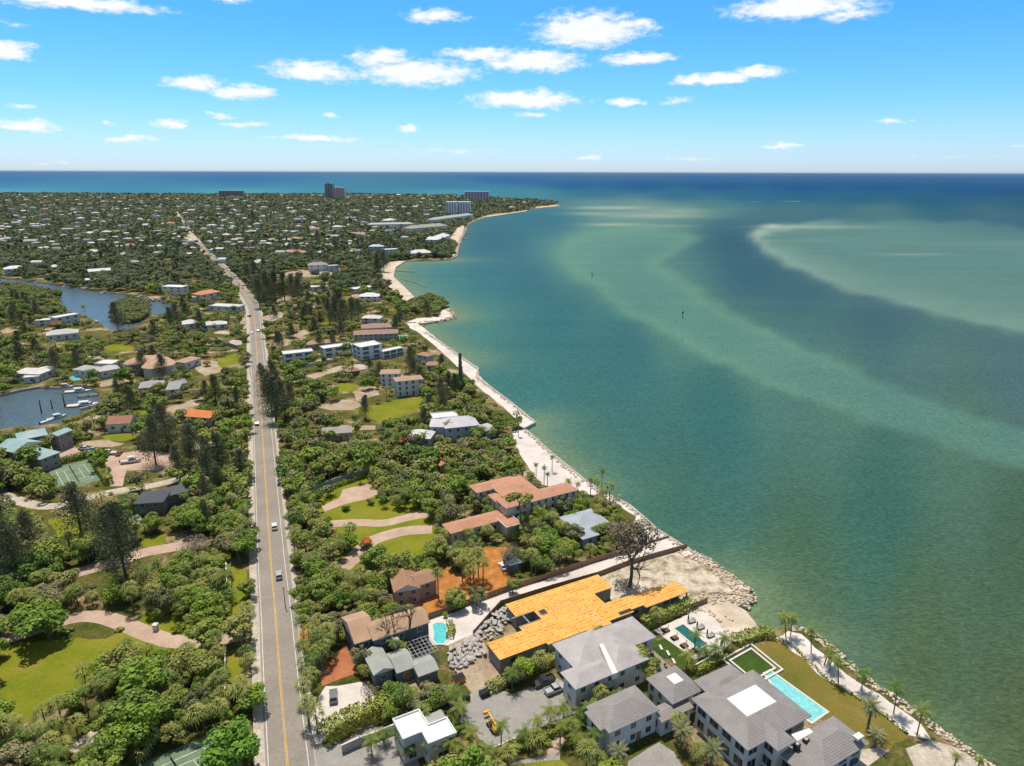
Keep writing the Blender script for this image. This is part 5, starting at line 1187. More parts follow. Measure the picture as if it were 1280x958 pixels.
parkcar('parked_car', 149, 568.5, R(100), 'small orange red vehicle on the pink driveway', PR, 'sedan'); parkcar('parked_car', 112, 568, R(20), 'pale blue car parked behind the tennis court', PBl, 'suv'); parkcar('parked_car', 116, 563, R(160), 'silver car wedged beside the white suv near the court', PS, 'sedan')
def boxtruck():
    p = P(548, 882); root = empty('utility_truck', (p.x, p.y, 0), RT); tag(root, 'small white service truck with a tan wooden load bed behind the white cube house', 'truck')
    m = MB(); m.box((.6, 0, 1.5), (4.2, 2.1, 1.9)); m.build('cargo_box', wallm((.6,.58,.5)), root)
    m = MB(); m.box((.6, 0, 2.5), (4.4, 2.3, .12)); m.build('roof', plain('plywood_top', (.55,.32,.13), .8, .2, 1), root)
    m = MB(); m.box((-2.5, 0, 1.1), (1.7, 1.9, 1.3), 0, 0, .85); m.build('cab', PW, root)
    m = MB(); m.box((-2.7, 0, 1.9), (1.2, 1.7, .5), 0, 0, .8); m.build('window', M_glass, root)
    for sx in (-2.4, 1.8):
        for sy in (-1, 1): q = MB(); q.tube([(sx, sy * 1.0 - .12, .45), (sx, sy * 1.0 + .12, .45)], [.45, .45], 12); q.build('wheel', M_rubber, root)
boxtruck()
def telehandler():
    p = P(616, 911); root = empty('telehandler', (p.x, p.y, 0), R(118)); tag(root, 'yellow boom lift machine parked on the grey driveway edge', 'boom lift'); root.scale = (.78, .78, .78)
    m = MB(); m.box((0, 0, .95), (4.6, 1.7, .7)); m.box((-1.8, 0, 1.5), (1.6, 1.6, .8), 0, 0, .9); m.build('chassis', M_yellow, root)
    m = MB(); m.box((.1, .75, 1.9), (1.4, .8, 1.5), 0, 0, .85); m.build('cab', M_glass, root)
    m = MB(); m.tube([(-2.5, -.35, 2.1), (3.6, -.35, 2.7)], [.36, .26], 4); m.tube([(3.4, -.35, 2.7), (4.6, -.35, 1.7)], [.2, .2], 4); m.build('boom', M_yellow, root)
    m = MB(); m.box((5.0, -.35, 1.5), (.6, 1.8, .9)); m.build('basket', M_yellow, root)
    for sx in (-1.5, 1.5):
        for sy in (-1, 1): q = MB(); q.tube([(sx, sy * .95 - .2, .6), (sx, sy * .95 + .2, .6)], [.6, .6], 12); q.build('wheel', M_rubber, root)
telehandler()
def bins():
    for (x, y, lb, mt, s) in ((605.5, 870, 'dark grey dumpster at the corner of the hedge and driveway', M_dark, 2.2), (638, 859, 'small dark bin beside the hedge end', M_dark, 1.3), (573, 852, 'orange skip at the end of the green trees', M_orangebin, 3.0), (583,876,'low dark gate box beside the palm hedge',M_dark,1.6)):
        p = P(x, y); root = empty('dumpster', (p.x, p.y, 0), RT); tag(root, lb, 'dumpster'); m = MB(); m.box((0, 0, .65), (s, s * .65, 1.3), 0, 0, 1.05); m.build('container', mt, root); m = MB(); m.box((0, .05, 1.36), (s * 1.02, s * .68, .1)); m.build('lid', M_rubber, root)
bins()

# ------------------------------------------------------------------ boats, docks, marks
AUTOB = []
def boat(label, px, py, hd, L_=8, z=-.9, cabin=True, group=None, ttop=False, wake=False):
    p = P(px, py, z); root = empty('boat', (p.x, p.y, z), hd); tag(root, label, 'boat', group)
    Wd = L_ * .3; sec = [(-.5, .85, 0), (-.2, 1, 0), (.15, .95, .05), (.35, .6, .15), (.5, .03, .3)]; m = MB(); rings = []
    for x, w, dz in sec: rings.append([(x * L_, -Wd/2*w*.6, -.3), (x * L_, Wd/2*w*.6, -.3), (x * L_, Wd/2*w, .75 + dz), (x * L_, -Wd/2*w, .75 + dz)])
    for a, b in zip(rings[:-1], rings[1:]):
        for i in (0, 1, 3): j = (i + 1) % 4; m.face([a[i], b[i], b[j], a[j]])
    m.face(rings[0]); m.face(rings[-1][::-1]); m.build('hull', PW, root)
    d = MB()
    for a, b in zip(rings[:-1], rings[1:]): d.face([tuple(Vector(a[3]) - Vector((0,0,.12))), tuple(Vector(a[2]) - Vector((0,0,.12))), tuple(Vector(b[2]) - Vector((0,0,.12))), tuple(Vector(b[3]) - Vector((0,0,.12)))])
    d.build('deck', wallm((.55,.53,.48)), root)
    if cabin: c = MB(); c.box((L_ * .08, 0, 1.1), (L_ * .35, Wd * .6, 1.1), 0, 0, .75); c.build('cabin', PW, root); g = MB(); g.box((L_ * .08, 0, 1.25), (L_ * .345, Wd * .56, .4), 0, 0, .9); g.build('windscreen', M_glass, root)
    if ttop:
        c = MB(); c.box((0, 0, 2.3), (L_ * .3, Wd * .7, .1)); c.build('canopy', PW, root); c = MB()
        for sx in (-1, 1):
            for sy in (-1, 1): c.tube([(sx * L_ * .12, sy * Wd * .28, .7), (sx * L_ * .12, sy * Wd * .28, 2.3)], [.05, .05], 4)
        c.build('frame', M_dark, root)
    o = MB(); o.box((-L_ * .53, 0, .5), (.5, .5, 1.1)); o.build('outboard_motor', M_dark, root)
    return root
boat('white cabin cruiser moored nearest the teal roofed mansion', 71, 523, R(60), 10, cabin=True, ttop=True); boat('small open white boat left of the moored cruiser', 60, 527, R(70), 8, cabin=False)
boat('long white motor yacht on the lower canal dock', 105, 507, R(18), 16, ttop=True); boat('white motor yacht on the upper canal dock', 98, 490, R(14), 14, ttop=True); boat('dark canopied boat at the top of the canal docks', 81, 484.5, R(10), 10, ttop=True)
boat('small white boat at the end of the canal seawall', 50, 484.5, R(10), 5, cabin=False)
boat('white boat on a trailer beside the tennis court', 137, 566.5, R(175), 7.5, z=.6); boat('dark topped boat on a trailer beside the pink driveway', 164, 577, R(20), 8, z=.6, ttop=True)
for i, (x, y) in enumerate([(27,351.5),(47,354),(64,356),(82,359),(131,367),(176,372),(181,375),(200,377),(211,379),(121,404.5)]):
    AUTOB.append((boat('small white boat', x, y, rnd.uniform(-.4, .4), rnd.uniform(7, 10), ttop=True, group='small lagoon boats'), 'small moored white boat', P(x, y).x, P(x, y).y))
boat('tiny white boat far out, nearest the pale sand bars', 741, 252.5, .3, 22, z=-1.2); boat('tiny white boat crossing the far channel', 948, 252.3, 2.8, 22, z=-1.2); boat('speck of a boat at the right trailing a white wake', 1001, 251.3, .1, 18, z=-1.2)
boat('small boat at the tip of the distant point', 700, 256.6, .2, 16, z=-1.2)
def wakes():
    m = MB()
    for (x0, x1, y, w) in ((965,999,251.8,6),(935,947,252.6,5)):
        a, b = P(x0, y, -1.19), P(x1, y, -1.19); m.face([(a.x, a.y, -1.19), (b.x, b.y - w, -1.19), (b.x, b.y + w, -1.19)])
    o = m.build('boat_wake', M_white); tag(o, kind='structure')
wakes()
def dock(label, pts, w=2.2, z=.25, group=None, step=5):
    pw = [P(x, y, 0) for x, y in pts]; off = (pw[0].x, pw[0].y, 0); root = empty('dock', off); tag(root, label, 'dock', group); m = MB(); q = MB()
    for a, b in zip(pw[:-1], pw[1:]):
        e = b - a; mid = (a + b) / 2; rz = math.atan2(e.y, e.x); m.box((mid.x, mid.y, z), (e.length, w, .25), rz); n_ = Vector((-e.y, e.x, 0)).normalized() * w * .55
        for i in range(int(e.length / step) + 1):
            c = a + e.normalized() * min(e.length, i * step)
            for s in (-1, 1): k = c + n_ * s; q.tube([(k.x, k.y, -2), (k.x, k.y, z + .7)], [.14, .14], 6)
    m.build('deck', M_greywood, root, off); q.build('pilings', M_wood, root, off)
dock('lower canal dock beside the long motor yacht', [(124,505.5),(100,511)], 1.6); dock('upper canal dock beside the white motor yacht', [(123,493),(96,495.5)], 1.6); dock('short dock by the small lagoon boats', [(185,371),(192,376)], 2)
dock('ruined pier of posts in the cove', [(494,338),(519,339.5)], 2.5, .2, step=6); dock('upper wooden jetty beyond the cove headland', [(581,291),(592,291)], 3); dock('lower wooden jetty with a shelter beyond the cove headland', [(576,298),(586,298.5)], 5); dock('dark breakwater line inside the cove', [(502,348),(521,353),(533,358)], 1.5, -.7, step=9)
dock('lagoon dock below the white boathouse', [(98,356.5),(112,358)], 3)
for i, (x, y, h) in enumerate([(52,516,9),(65.5,511,7),(81,508,9)]):
    p = P(x, y, -.9); o = MB(); o.tube([(p.x, p.y, -2), (p.x, p.y, h - 3)], [.35, .22], 7); t = o.build('piling', M_dark, None, (p.x, p.y, 0)); tag(t, ['leftmost tall dark piling in the canal, beside the small open boat', 'middle tall dark piling in the canal', 'rightmost tall dark piling in the canal, nearest the yachts'][i], 'piling')
for i, (x, y) in enumerate([(740, 348), (853, 398)]):
    p = P(x, y, -1.2); root = empty('channel_marker', (p.x, p.y, -1.2)); tag(root, ['channel marker post standing in the pale sand bar, farther one', 'channel marker post standing in open green water, nearer one'][i], 'channel marker')
    m = MB(); m.tube([(0, 0, -1), (0, 0, 5)], [.3, .3], 8); m.build('post', M_dark, root); m = MB(); m.box((0, -.1, 5.2), (1.6, .15, 1.6)); m.build('sign_board', plain('marker_green', (.05, .2, .1), .6), root)

# ------------------------------------------------------------------ terrace furniture, poles, gates
def umbrella(label, p):
    root = empty('closed_umbrella', p); tag(root, label, 'umbrella', None); m = MB(); m.tube([(0, 0, 0), (0, 0, 2.9)], [.04, .03], 6); m.build('pole', M_dark, root)
    m = MB(); m.tube([(0, 0, 1.1), (0, 0, 1.5), (0, 0, 2.3), (0, 0, 2.8)], [.2, .26, .16, .03], 8); m.build('canopy', plain('umbrella_cloth', (.12,.10,.09), .9, .2, 3), root); m = MB(); m.box((0, 0, .08), (.6,.6,.14)); m.build('base', M_conc, root)
def daybed(label, p, rz, c):
    root = empty('sun_lounger', p, rz); tag(root, label, 'lounger', None); m = MB(); m.box((0, 0, .28), (2.0, 1.5, .12)); m.build('frame', M_dark, root)
    m = MB(); m.box((-.2, 0, .4), (1.5, 1.4, .14)); m.build('cushion', plain('cushion', c, .9, .1, 2), root); m = MB(); m.face([(.5,-.7,.4),(1.0,-.7,.85),(1.0,.7,.85),(.5,.7,.4)]); m.face([(.5,.7,.3),(1.0,.7,.75),(1.0,-.7,.75),(.5,-.7,.3)]); m.build('backrest', plain('cushion', c, .9, .1, 2), root)
    for sx in (-.85, .85):
        for sy in (-.65, .65): q = MB(); q.box((sx, sy, .12), (.08, .08, .24)); q.build('leg', M_dark, root)
order = ('far', 'middle', 'near')
for i, (x, y) in enumerate([(860,779),(871,787),(883.5,797)]):
    p = P(x, y, .02); umbrella('closed dark umbrella, %s of three on the sea side of the terrace pool' % order[i], p); q = P(x + 4.5, y - 1.5, .02); daybed('grey daybed beside the %s umbrella on the sea side of the pool' % order[i], q, RT, (.30,.29,.28))
o4 = ('first', 'second', 'third', 'fourth')
for i, (x, y) in enumerate([(832,789),(843,798.5),(855,808),(866,815)]):
    p = P(x, y, .02); daybed('brown lounger on the house side of the terrace pool, %s from the hedge' % o4[i], p, RT + math.pi, (.16,.09,.06))
    arch = empty('hanging_frame', P(x + 2.5, y + .5, .02), RT + .6); tag(arch, 'curved dark hanging chair frame over the %s brown lounger' % o4[i], 'chair frame'); m = MB(); m.tube([(math.cos(t) * .9, 0, max(0, math.sin(t) * 2.0)) for t in [i_ * math.pi / 9 for i_ in range(10)]], [.06] * 10, 5); m.build('arch', M_wood, arch)
for i, (x, y, h) in enumerate([(305,828,10),(300,640,10),(313,470,10),(390.5,792,7),(388,912,8),(357,760,7)]):
    p = P(x, y); root = empty('utility_pole', p); tag(root, ['wooden utility pole beside the left driveway mouth', 'wooden utility pole on the wooded left verge', 'far wooden utility pole left of the road', 'slim street light by the orange mulch entrance', 'slim pole between the road and the small gravel lot', 'slim pole on the right verge beside the hedge'][i], 'pole')
    m = MB(); m.tube([(0, 0, 0), (0, 0, h)], [.14, .09], 7); m.build('pole', M_greywood, root); m = MB(); m.box((0, 0, h - .6), (2.0 if i < 3 else .8, .12, .12)); m.build('crossarm', M_greywood, root)
for i, (x, y) in enumerate([(195,788),(307,768),(255,789)]):
    p = P(x, y); root = empty('gate_pillar', p); tag(root, ['white gate pillar halfway along the curved left driveway', 'white pillar at the road end of the left lawn strip', 'white pillar at the end of the curved entrance wall'][i], 'pillar'); m = MB(); m.box((0, 0, .9), (1.1,1.1,1.8)); m.build('shaft', M_coping, root); m = MB(); m.box((0, 0, 1.88), (1.35,1.35,.16)); m.build('cap', M_coping, root)
def extras():
    for i, (x, y) in enumerate(((996,934),(1007,928),(1026,933))):
        p = P(x, y, 6.2); root = empty('air_conditioner', p, RT); tag(root, 'small dark air conditioner on the mansion roof, %s of three' % ('leftmost', 'middle', 'rightmost')[i], 'air conditioner')
        m = MB(); m.box((0, 0, .1), (1.2, .9, 1.5)); m.build('casing', M_dark, root); m = MB(); m.tube([(0, 0, .85), (0, 0, .95)], [.38, .38], 10); m.build('fan_grille', M_conc, root)
    mh = bpy.data.objects['mansion']; off = mh.location
    m = MB(); a, b = P(992.5, 923, 6.0), P(1015.5, 915, 6.0); e = (b - a); mid = (a + b) / 2; m.box((mid.x, mid.y, 6.0), (e.length, 1.9, .3), math.atan2(e.y, e.x)); m.build('canopy', M_white, mh, off)
    m = MB(); p = P(1073, 920, 7.6); m.box((p.x, p.y, 7.4), (2.0, 1.3, .5), RT); m.build('skylight', M_white, mh, off)
    g = bpy.data.objects['guest_house']
    # timber terrace with furniture beside the pale metal roofed house
    p = P(826, 838); root = empty('terrace_deck', p, RT); tag(root, 'raised timber terrace with rail and steps beside the pale metal roofed house', 'deck')
    m = MB(); m.box((0, 2.2, .45), (5.2, 7.0, .9)); m.build('platform', M_greywood, root)
    for k in range(4): m = MB(); m.box((3.0 + k * .4, 0, .7 - k * .2), (.4, 4, .12)); m.build('step', M_wood, root)
    m = MB()
    for k in range(7): m.box((2.5, -1.2 + k * 1.15, 1.4), (.08, .08, 1.0))
    m.box((2.5, 2.2, 1.9), (.1, 7.0, .08)); m.build('railing', M_dark, root)
    for k in range(5):
        q = LW(*[0, 0]); t = root.matrix_world if False else None
        a_, b_ = (-1.2 if k % 2 else 1.0), -.6 + k * 1.3; c = Vector((p.x + a_ * CU - b_ * SU, p.y + a_ * SU + b_ * CU, .9))
        ch = empty('patio_chair', c, RT + k); tag(ch, 'brown patio chair on the timber terrace, %s from the camera' % ('nearest', 'second', 'third', 'fourth', 'fifth')[k], 'chair')
        m = MB(); m.box((0, 0, .42), (.7, .7, .12)); m.build('seat', M_wood, ch); m = MB(); m.box((0, .33, .75), (.7, .08, .6)); m.build('backrest', M_wood, ch)
        for sx in (-.3, .3):
            for sy in (-.3, .3): m = MB(); m.box((sx, sy, .2), (.06, .06, .4)); m.build('leg', M_dark, ch)
    # small white slab on the sand by the seawall, planter pots, low table on the lawn
    p = P(858, 693); root = empty('concrete_slab', p, RT); tag(root, 'square white concrete slab on the scrub sand beside the seawall', 'slab'); m = MB(); m.box((0, 0, .15), (3.4, 2.6, .3)); m.build('slab', M_coping, root)
    for i, (x, y) in enumerate(((826,811),(835,818),(842,828))):
        p = P(x, y, .02); root = empty('garden_bench', p, RT + 1.2); tag(root, 'low white garden seat on the dark turf, %s from the hedge' % ('first', 'second', 'third')[i], 'bench'); m = MB(); m.box((0, 0, .4), (1.9, .6, .14)); m.build('seat', M_coping, root)
        for sx in (-.8, .8): m = MB(); m.box((sx, 0, .17), (.12, .5, .34)); m.build('leg', M_coping, root)
extras()
#VEG
# ------------------------------------------------------------------ vegetation
def leafmat(name, stops, rough=.6, nscale=1.6, trans=.10, flower=None):
    m, n, l, b = newmat(name); at = n.new('ShaderNodeAttribute'); at.attribute_name = 'tint'; oi = n.new('ShaderNodeObjectInfo')
    a1 = n.new('ShaderNodeMath'); a1.operation = 'MULTIPLY_ADD'; l.new(oi.outputs['Random'], a1.inputs[0]); a1.inputs[1].default_value = .5; l.new(at.outputs['Fac'], a1.inputs[2])
    v = coords(n, l); nn = noise(n, l, v, nscale, 3, .6)
    a2 = n.new('ShaderNodeMath'); a2.operation = 'MULTIPLY_ADD'; l.new(nn, a2.inputs[0]); a2.inputs[1].default_value = .7; l.new(a1.outputs[0], a2.inputs[2])
    fr = n.new('ShaderNodeMath'); fr.operation = 'PINGPONG'; l.new(a2.outputs[0], fr.inputs[0]); fr.inputs[1].default_value = 1
    c = rampn(n, l, fr.outputs[0], stops); l.new(c, b.inputs['Base Color']); b.inputs['Roughness'].default_value = rough; b.inputs['Specular IOR Level'].default_value = .25
    t = n.new('ShaderNodeBsdfTranslucent'); l.new(c, t.inputs[0]); mx = n.new('ShaderNodeMixShader'); mx.inputs[0].default_value = trans
    l.new(b.outputs[0], mx.inputs[1]); l.new(t.outputs[0], mx.inputs[2]); l.new(mx.outputs[0], n['Material Output'].inputs[0]); return m
K = LEAFK
def kc(*c): return tuple(x * K for x in c)
L_broad = leafmat('leaves', [(0, kc(.013,.034,.007)), (.28, kc(.032,.068,.011)), (.55, kc(.068,.112,.015)), (.82, kc(.120,.158,.022)), (1, kc(.175,.165,.045))])
L_fan = leafmat('palm_fronds', [(0, kc(.024,.052,.010)), (.5, kc(.068,.106,.018)), (1, kc(.165,.165,.040))])
L_feather = leafmat('coconut_fronds', [(0, kc(.022,.050,.010)), (.5, kc(.060,.100,.016)), (1, kc(.145,.150,.030))])
L_date = leafmat('date_palm_fronds', [(0, kc(.055,.080,.030)), (.5, kc(.10,.12,.05)), (1, kc(.17,.16,.075))])
L_pine = leafmat('pine_needles', [(0, kc(.040,.052,.022)), (.5, kc(.068,.078,.033)), (1, kc(.108,.102,.050))])
L_shrub = leafmat('shrub_leaves', [(0, kc(.030,.065,.012)), (.5, kc(.075,.125,.016)), (.85, kc(.15,.175,.025)), (1, kc(.20,.16,.06))])
L_bright = leafmat('bright_leaves', [(0, kc(.045,.10,.010)), (.5, kc(.075,.155,.014)), (1, kc(.11,.20,.02))])
L_olive = leafmat('olive_leaves', [(0, kc(.034,.048,.016)), (.4, kc(.070,.084,.028)), (.75, kc(.115,.115,.048)), (1, kc(.17,.15,.075))])
L_lime = leafmat('lime_leaves', [(0, kc(.030,.070,.008)), (.4, kc(.070,.125,.012)), (.8, kc(.125,.18,.018)), (1, kc(.17,.20,.03))])
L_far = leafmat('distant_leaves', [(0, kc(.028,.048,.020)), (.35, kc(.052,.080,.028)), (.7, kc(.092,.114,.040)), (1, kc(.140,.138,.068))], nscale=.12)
L_flame = leafmat('flame_flowers', [(0, (.45,.05,.02)), (.5, (.55,.11,.03)), (1, (.50,.20,.05))], trans=.15)
L_dry = leafmat('dry_twigs', [(0, (.09,.075,.045)), (.5, (.15,.125,.07)), (1, (.22,.18,.11))], trans=.1)
L_hedge = leafmat('hedge_leaves', [(0, kc(.05,.09,.014)), (.5, kc(.10,.14,.02)), (1, kc(.19,.20,.035))])
L_mang = leafmat('mangrove_leaves', [(0, kc(.050,.075,.016)), (.5, kc(.080,.100,.024)), (1, kc(.12,.125,.04))], nscale=.25)

def quads(C, N, S, asp=1.0, rg=None, up=None):
    rg = rg or nr; n = len(C); N = N / (np.linalg.norm(N, axis=1, keepdims=True) + 1e-9)
    r = rg.normal(size=(n, 3)) if up is None else up
    T = np.cross(N, r); T /= np.linalg.norm(T, axis=1, keepdims=True) + 1e-9; B = np.cross(N, T)
    S = np.asarray(S).reshape(-1, 1) * np.ones((n, 1)); a = T * S * .5; b = B * S * .5 * asp
    V = np.stack([C - a - b * .6, C + a * .7 - b, C + a + b * .6, C - a * .6 + b], 1).reshape(-1, 3)
    return V, np.arange(n * 4).reshape(n, 4)
def qtube(pts, rads, n=5):
    V = []; F = []
    for i, p in enumerate(pts):
        p = np.array(p, float); d = np.array(pts[min(i+1, len(pts)-1)], float) - np.array(pts[max(i-1, 0)], float); d /= np.linalg.norm(d) + 1e-9
        x = np.cross(d, [0, 1, .1]); x /= np.linalg.norm(x) + 1e-9; y = np.cross(d, x)
        for k in range(n): t = 2 * math.pi * k / n; V.append(p + (x * math.cos(t) + y * math.sin(t)) * rads[i])
    for i in range(len(pts) - 1):
        for k in range(n): j = (k + 1) % n; F.append([i*n+k, i*n+j, (i+1)*n+j, (i+1)*n+k])
    return np.array(V), np.array(F)
def cat(parts):
    V = []; F = []; o = 0
    for v, f in parts: V.append(v); F.append(f + o); o += len(v)
    return np.concatenate(V), np.concatenate(F)
def g_broad(rg, n, s, flat=.72, cz=1.15, K_=19, spread=.74):
    cc = rg.normal(size=(K_, 3)); cc /= np.linalg.norm(cc, axis=1, keepdims=True); cc *= spread * rg.uniform(.45, 1.1, (K_, 1)); cc[:, 2] = cc[:, 2] * flat * .9
    cr = rg.uniform(.15, .42, K_); w = cr ** 2; w /= w.sum(); idx = rg.choice(K_, n, p=w)
    d = rg.normal(size=(n, 3)); d /= np.linalg.norm(d, axis=1, keepdims=True); d[:, 2] = np.where(rg.random(n) < .6, np.abs(d[:, 2]), d[:, 2])
    C = cc[idx] + d * (cr[idx] * rg.uniform(.7, 1.12, n))[:, None] * np.array([1, 1, .85]); C[:, 2] += cz
    N = d + rg.normal(size=(n, 3)) * .45 + np.array([0, 0, .35]); return quads(C, N, s * rg.uniform(.6, 1.4, n), 1.0, rg)
def t_broad(rg, cz=1.15):
    parts = [qtube([(0, 0, 0), (.04, .02, cz * .45), (.02, -.03, cz * .75)], [.07, .055, .04])]
    for k in range(5): a = k * 1.26 + rg.uniform(0, .6); parts.append(qtube([(.02, -.02, cz * .5), (math.cos(a) * .25, math.sin(a) * .25, cz * .8), (math.cos(a) * .55, math.sin(a) * .55, cz * 1.05)], [.04, .028, .012]))
    return cat(parts)
def g_fan(rg, nf, blades, r=1.0, s=1.0):
    """fan palm head: leaf fans on stalks, radius about 1.9 m"""
    V = []; F = []; o = 0
    for i in range(nf):
        el = math.asin(-.75 + 1.7 * (i + .5) / nf) if nf > 1 else 0; az = i * 2.39996 + rg.uniform(-.3, .3); st = rg.uniform(.75, 1.15) * (1 - .65 * max(0, math.sin(el))); fr = rg.uniform(.75, 1.05)
        D = np.array([math.cos(az) * math.cos(el), math.sin(az) * math.cos(el), math.sin(el)]); side = np.cross(D, [0, 0, 1]); side /= np.linalg.norm(side) + 1e-6; upv = np.cross(side, D); tw = rg.uniform(-.6, .6); side = side * math.cos(tw) + upv * math.sin(tw)
        base = D * st; dn = np.array([0, 0, -1])
        for b in range(blades):
            t0 = -1.25 + 2.5 * b / blades; t1 = t0 + 2.5 / blades * (.75 if blades > 3 else .95); tm = (t0 + t1) / 2
            def q(t, rr, z): return base + (D * math.cos(t) + side * math.sin(t)) * fr * rr + dn * z
            zz = .28 + .35 * max(0, D[2]) + .1 * (b % 2)
            V += [base, q(t0, .55, .03), q(tm, 1.25, zz + .12), q(t1, .50, .05)]; F.append([o, o+1, o+2, o+3]); o += 4
    return np.array(V) * r, np.array(F)
def g_feather(rg, nf, seg, L_=2.9, leaf=.62, droop=1.0, lean=.9, full=True):
    V = []; F = []; o = 0
    for i in range(nf):
        az = i * 2.39996 + rg.uniform(-.25, .25); e0 = lean * (1 - 1.75 * (i / nf)) + rg.uniform(-.1, .1); ll = L_ * rg.uniform(.8, 1.1); P_ = []; p = np.zeros(3); e_ = e0
        for k in range(seg + 1):
            P_.append(p.copy()); p = p + np.array([math.cos(az) * math.cos(e_), math.sin(az) * math.cos(e_), math.sin(e_)]) * ll / seg; e_ -= droop * 1.25 / seg
        side = np.array([-math.sin(az), math.cos(az), 0])
        for k in range(seg):
            t = (k + .5) / seg; w = leaf * math.sin(math.pi * min(1, t * .85 + .12)) ** .6
            a, b = P_[k], P_[k + 1]; d = b - a
            for s_ in (-1, 1):
                tip = side * s_ * w * .82 + np.array([0, 0, -w * .45]) + d * .35
                if full: m_ = a + d * .58; V += [a, m_, m_ + tip * .98, a + tip]
                else: V += [a, b, b + tip * .9, a + tip]
                F.append([o, o+1, o+2, o+3]); o += 4
    return np.array(V), np.array(F)
def g_pine(rg, n, s, H=1.0, rad=.19):
    """tall feathery she-oak, unit height"""
    k = 16; cz = np.linspace(.28, .95, k) ; ca = rg.uniform(0, 6.28, k); rr = rad * (1.15 - cz) * 1.5; cx = np.cos(ca) * rr * .6; cy = np.sin(ca) * rr * .6; cr = rr * rg.uniform(.6, .95, k) + .02
    idx = rg.integers(0, k, n); d = rg.normal(size=(n, 3)); d /= np.linalg.norm(d, axis=1, keepdims=True)
    C = np.stack([cx[idx], cy[idx], cz[idx]], 1) + d * (cr[idx] * rg.uniform(.5, 1.2, n))[:, None] * np.array([1, 1, 1.1])
    N = d * np.array([1, 1, .3]) + rg.normal(size=(n, 3)) * .4; return quads(C, N, s * rg.uniform(.5, 1.3, n), 1.0, rg)
def g_bare(rg, depth=4, H=1.0):
    parts = []
    def rec(p, d, L_, r, k):
        q = p + d * L_; mid = p + d * L_ * .5 + rg.normal(size=3) * L_ * .05; parts.append(qtube([p, mid, q], [r, r * .85, r * .66], 4 if k < 2 else 3))
        if k >= depth: return
        for _ in range(3 if k < 3 else 2):
            nd = d + rg.normal(size=3) * .55; nd[2] += .12; nd /= np.linalg.norm(nd); rec(p + d * L_ * rg.uniform(.6, 1), nd, L_ * rg.uniform(.55, .8), r * .6, k + 1)
    rec(np.zeros(3), np.array([.03, 0, 1.0]), .36 * H, .028, 0); return cat(parts)
def mk(name, vf, mat, tint):
    v, f = vf; me = bpy.data.meshes.new(name); me.vertices.add(len(v)); me.vertices.foreach_set('co', np.ascontiguousarray(v, np.float32).ravel()); me.loops.add(f.size); me.loops.foreach_set('vertex_index', f.ravel().astype(np.int32))
    me.polygons.add(len(f)); me.polygons.foreach_set('loop_start', np.arange(0, f.size, 4, dtype=np.int32)); me.materials.append(mat); me.update()
    at = me.attributes.new('tint', 'FLOAT', 'POINT'); at.data.foreach_set('value', np.full(len(v), tint, np.float32)); return me
RG = np.random.default_rng(3)
# level-of-detail geometry arrays: kind -> lod -> list of (crown VF, trunk VF)
GEO = {}
GEO['broad'] = [[(g_broad(RG, 2300, .092), t_broad(RG)) for _ in range(9)], [(g_broad(RG, 560, .17), None) for _ in range(6)], [(g_broad(RG, 60, .46, .6, .9, 7), None) for _ in range(6)]]
GEO['shrub'] = [[(g_broad(RG, 520, .17, .7, .45, 8), None) for _ in range(4)], [(g_broad(RG, 120, .33, .7, .45, 6), None) for _ in range(4)], [(g_broad(RG, 30, .6, .6, .4, 5), None) for _ in range(3)]]
GEO['fan'] = [[(g_fan(RG, 24, 5, 1.08), None) for _ in range(8)], [(g_fan(RG, 22, 2), None) for _ in range(4)], [(g_fan(RG, 14, 1), None) for _ in range(3)]]
GEO['feather'] = [[(g_feather(RG, 17, 9), None) for _ in range(4)], [(g_feather(RG, 13, 4, full=False), None) for _ in range(3)], [(g_feather(RG, 9, 2, full=False), None) for _ in range(2)]]
GEO['date'] = [[(g_feather(RG, 42, 9, 2.7, .42, .75, 1.2), None) for _ in range(3)]]
GEO['pine'] = [[(g_pine(RG, 4200, .019), None) for _ in range(4)], [(g_pine(RG, 900, .042), None) for _ in range(4)], [(g_pine(RG, 90, .12), None) for _ in range(3)]]
def trunk_vf(h, r0, r1, lean=(0, 0), n=6): return qtube([(0, 0, -.2), (lean[0] * .25, lean[1] * .25, h * .4), (lean[0], lean[1], h)], [r0, (r0 + r1) / 2, r1], n)
TR1 = mk('trunk', qtube([(0, 0, -.02), (.012, .01, .5), (0, 0, 1)], [1, .85, .8], 6), M_bark, 0)     # unit palm trunk, scaled per tree
MESH = {k: [mk('crown', v[0], {'broad': L_broad, 'shrub': L_shrub, 'fan': L_fan, 'feather': L_feather, 'date': L_date, 'pine': L_pine}[k], RG.random()) for v in GEO[k][0]] for k in GEO}
for i_, m_ in ((2, L_olive), (5, L_olive), (4, L_lime), (7, L_lime)): MESH['broad'][i_].materials.clear(); MESH['broad'][i_].materials.append(m_)
TBR = [mk('trunk', v[1], M_bark2, 0) for v in GEO['broad'][0]]
TPN = mk('trunk', qtube([(0, 0, -.01), (.005, .004, .45), (0, 0, .96)], [.02, .012, .004], 6), M_bark2, 0)
AUTO = list(AUTOB)     # (object, phrase, x, y) things whose label is composed from what stands nearest
NAMES = {'broad': ('tree', 'tree'), 'shrub': ('shrub', 'shrub'), 'fan': ('fan_palm', 'palm'), 'feather': ('coconut_palm', 'palm'), 'date': ('date_palm', 'palm'), 'pine': ('pine_tree', 'tree')}
GROUPS = {'broad': 'leafy trees of the gardens', 'shrub': 'garden shrubs', 'fan': 'fan palms of the gardens', 'feather': 'coconut palms', 'date': 'date palms', 'pine': 'tall dark pines'}
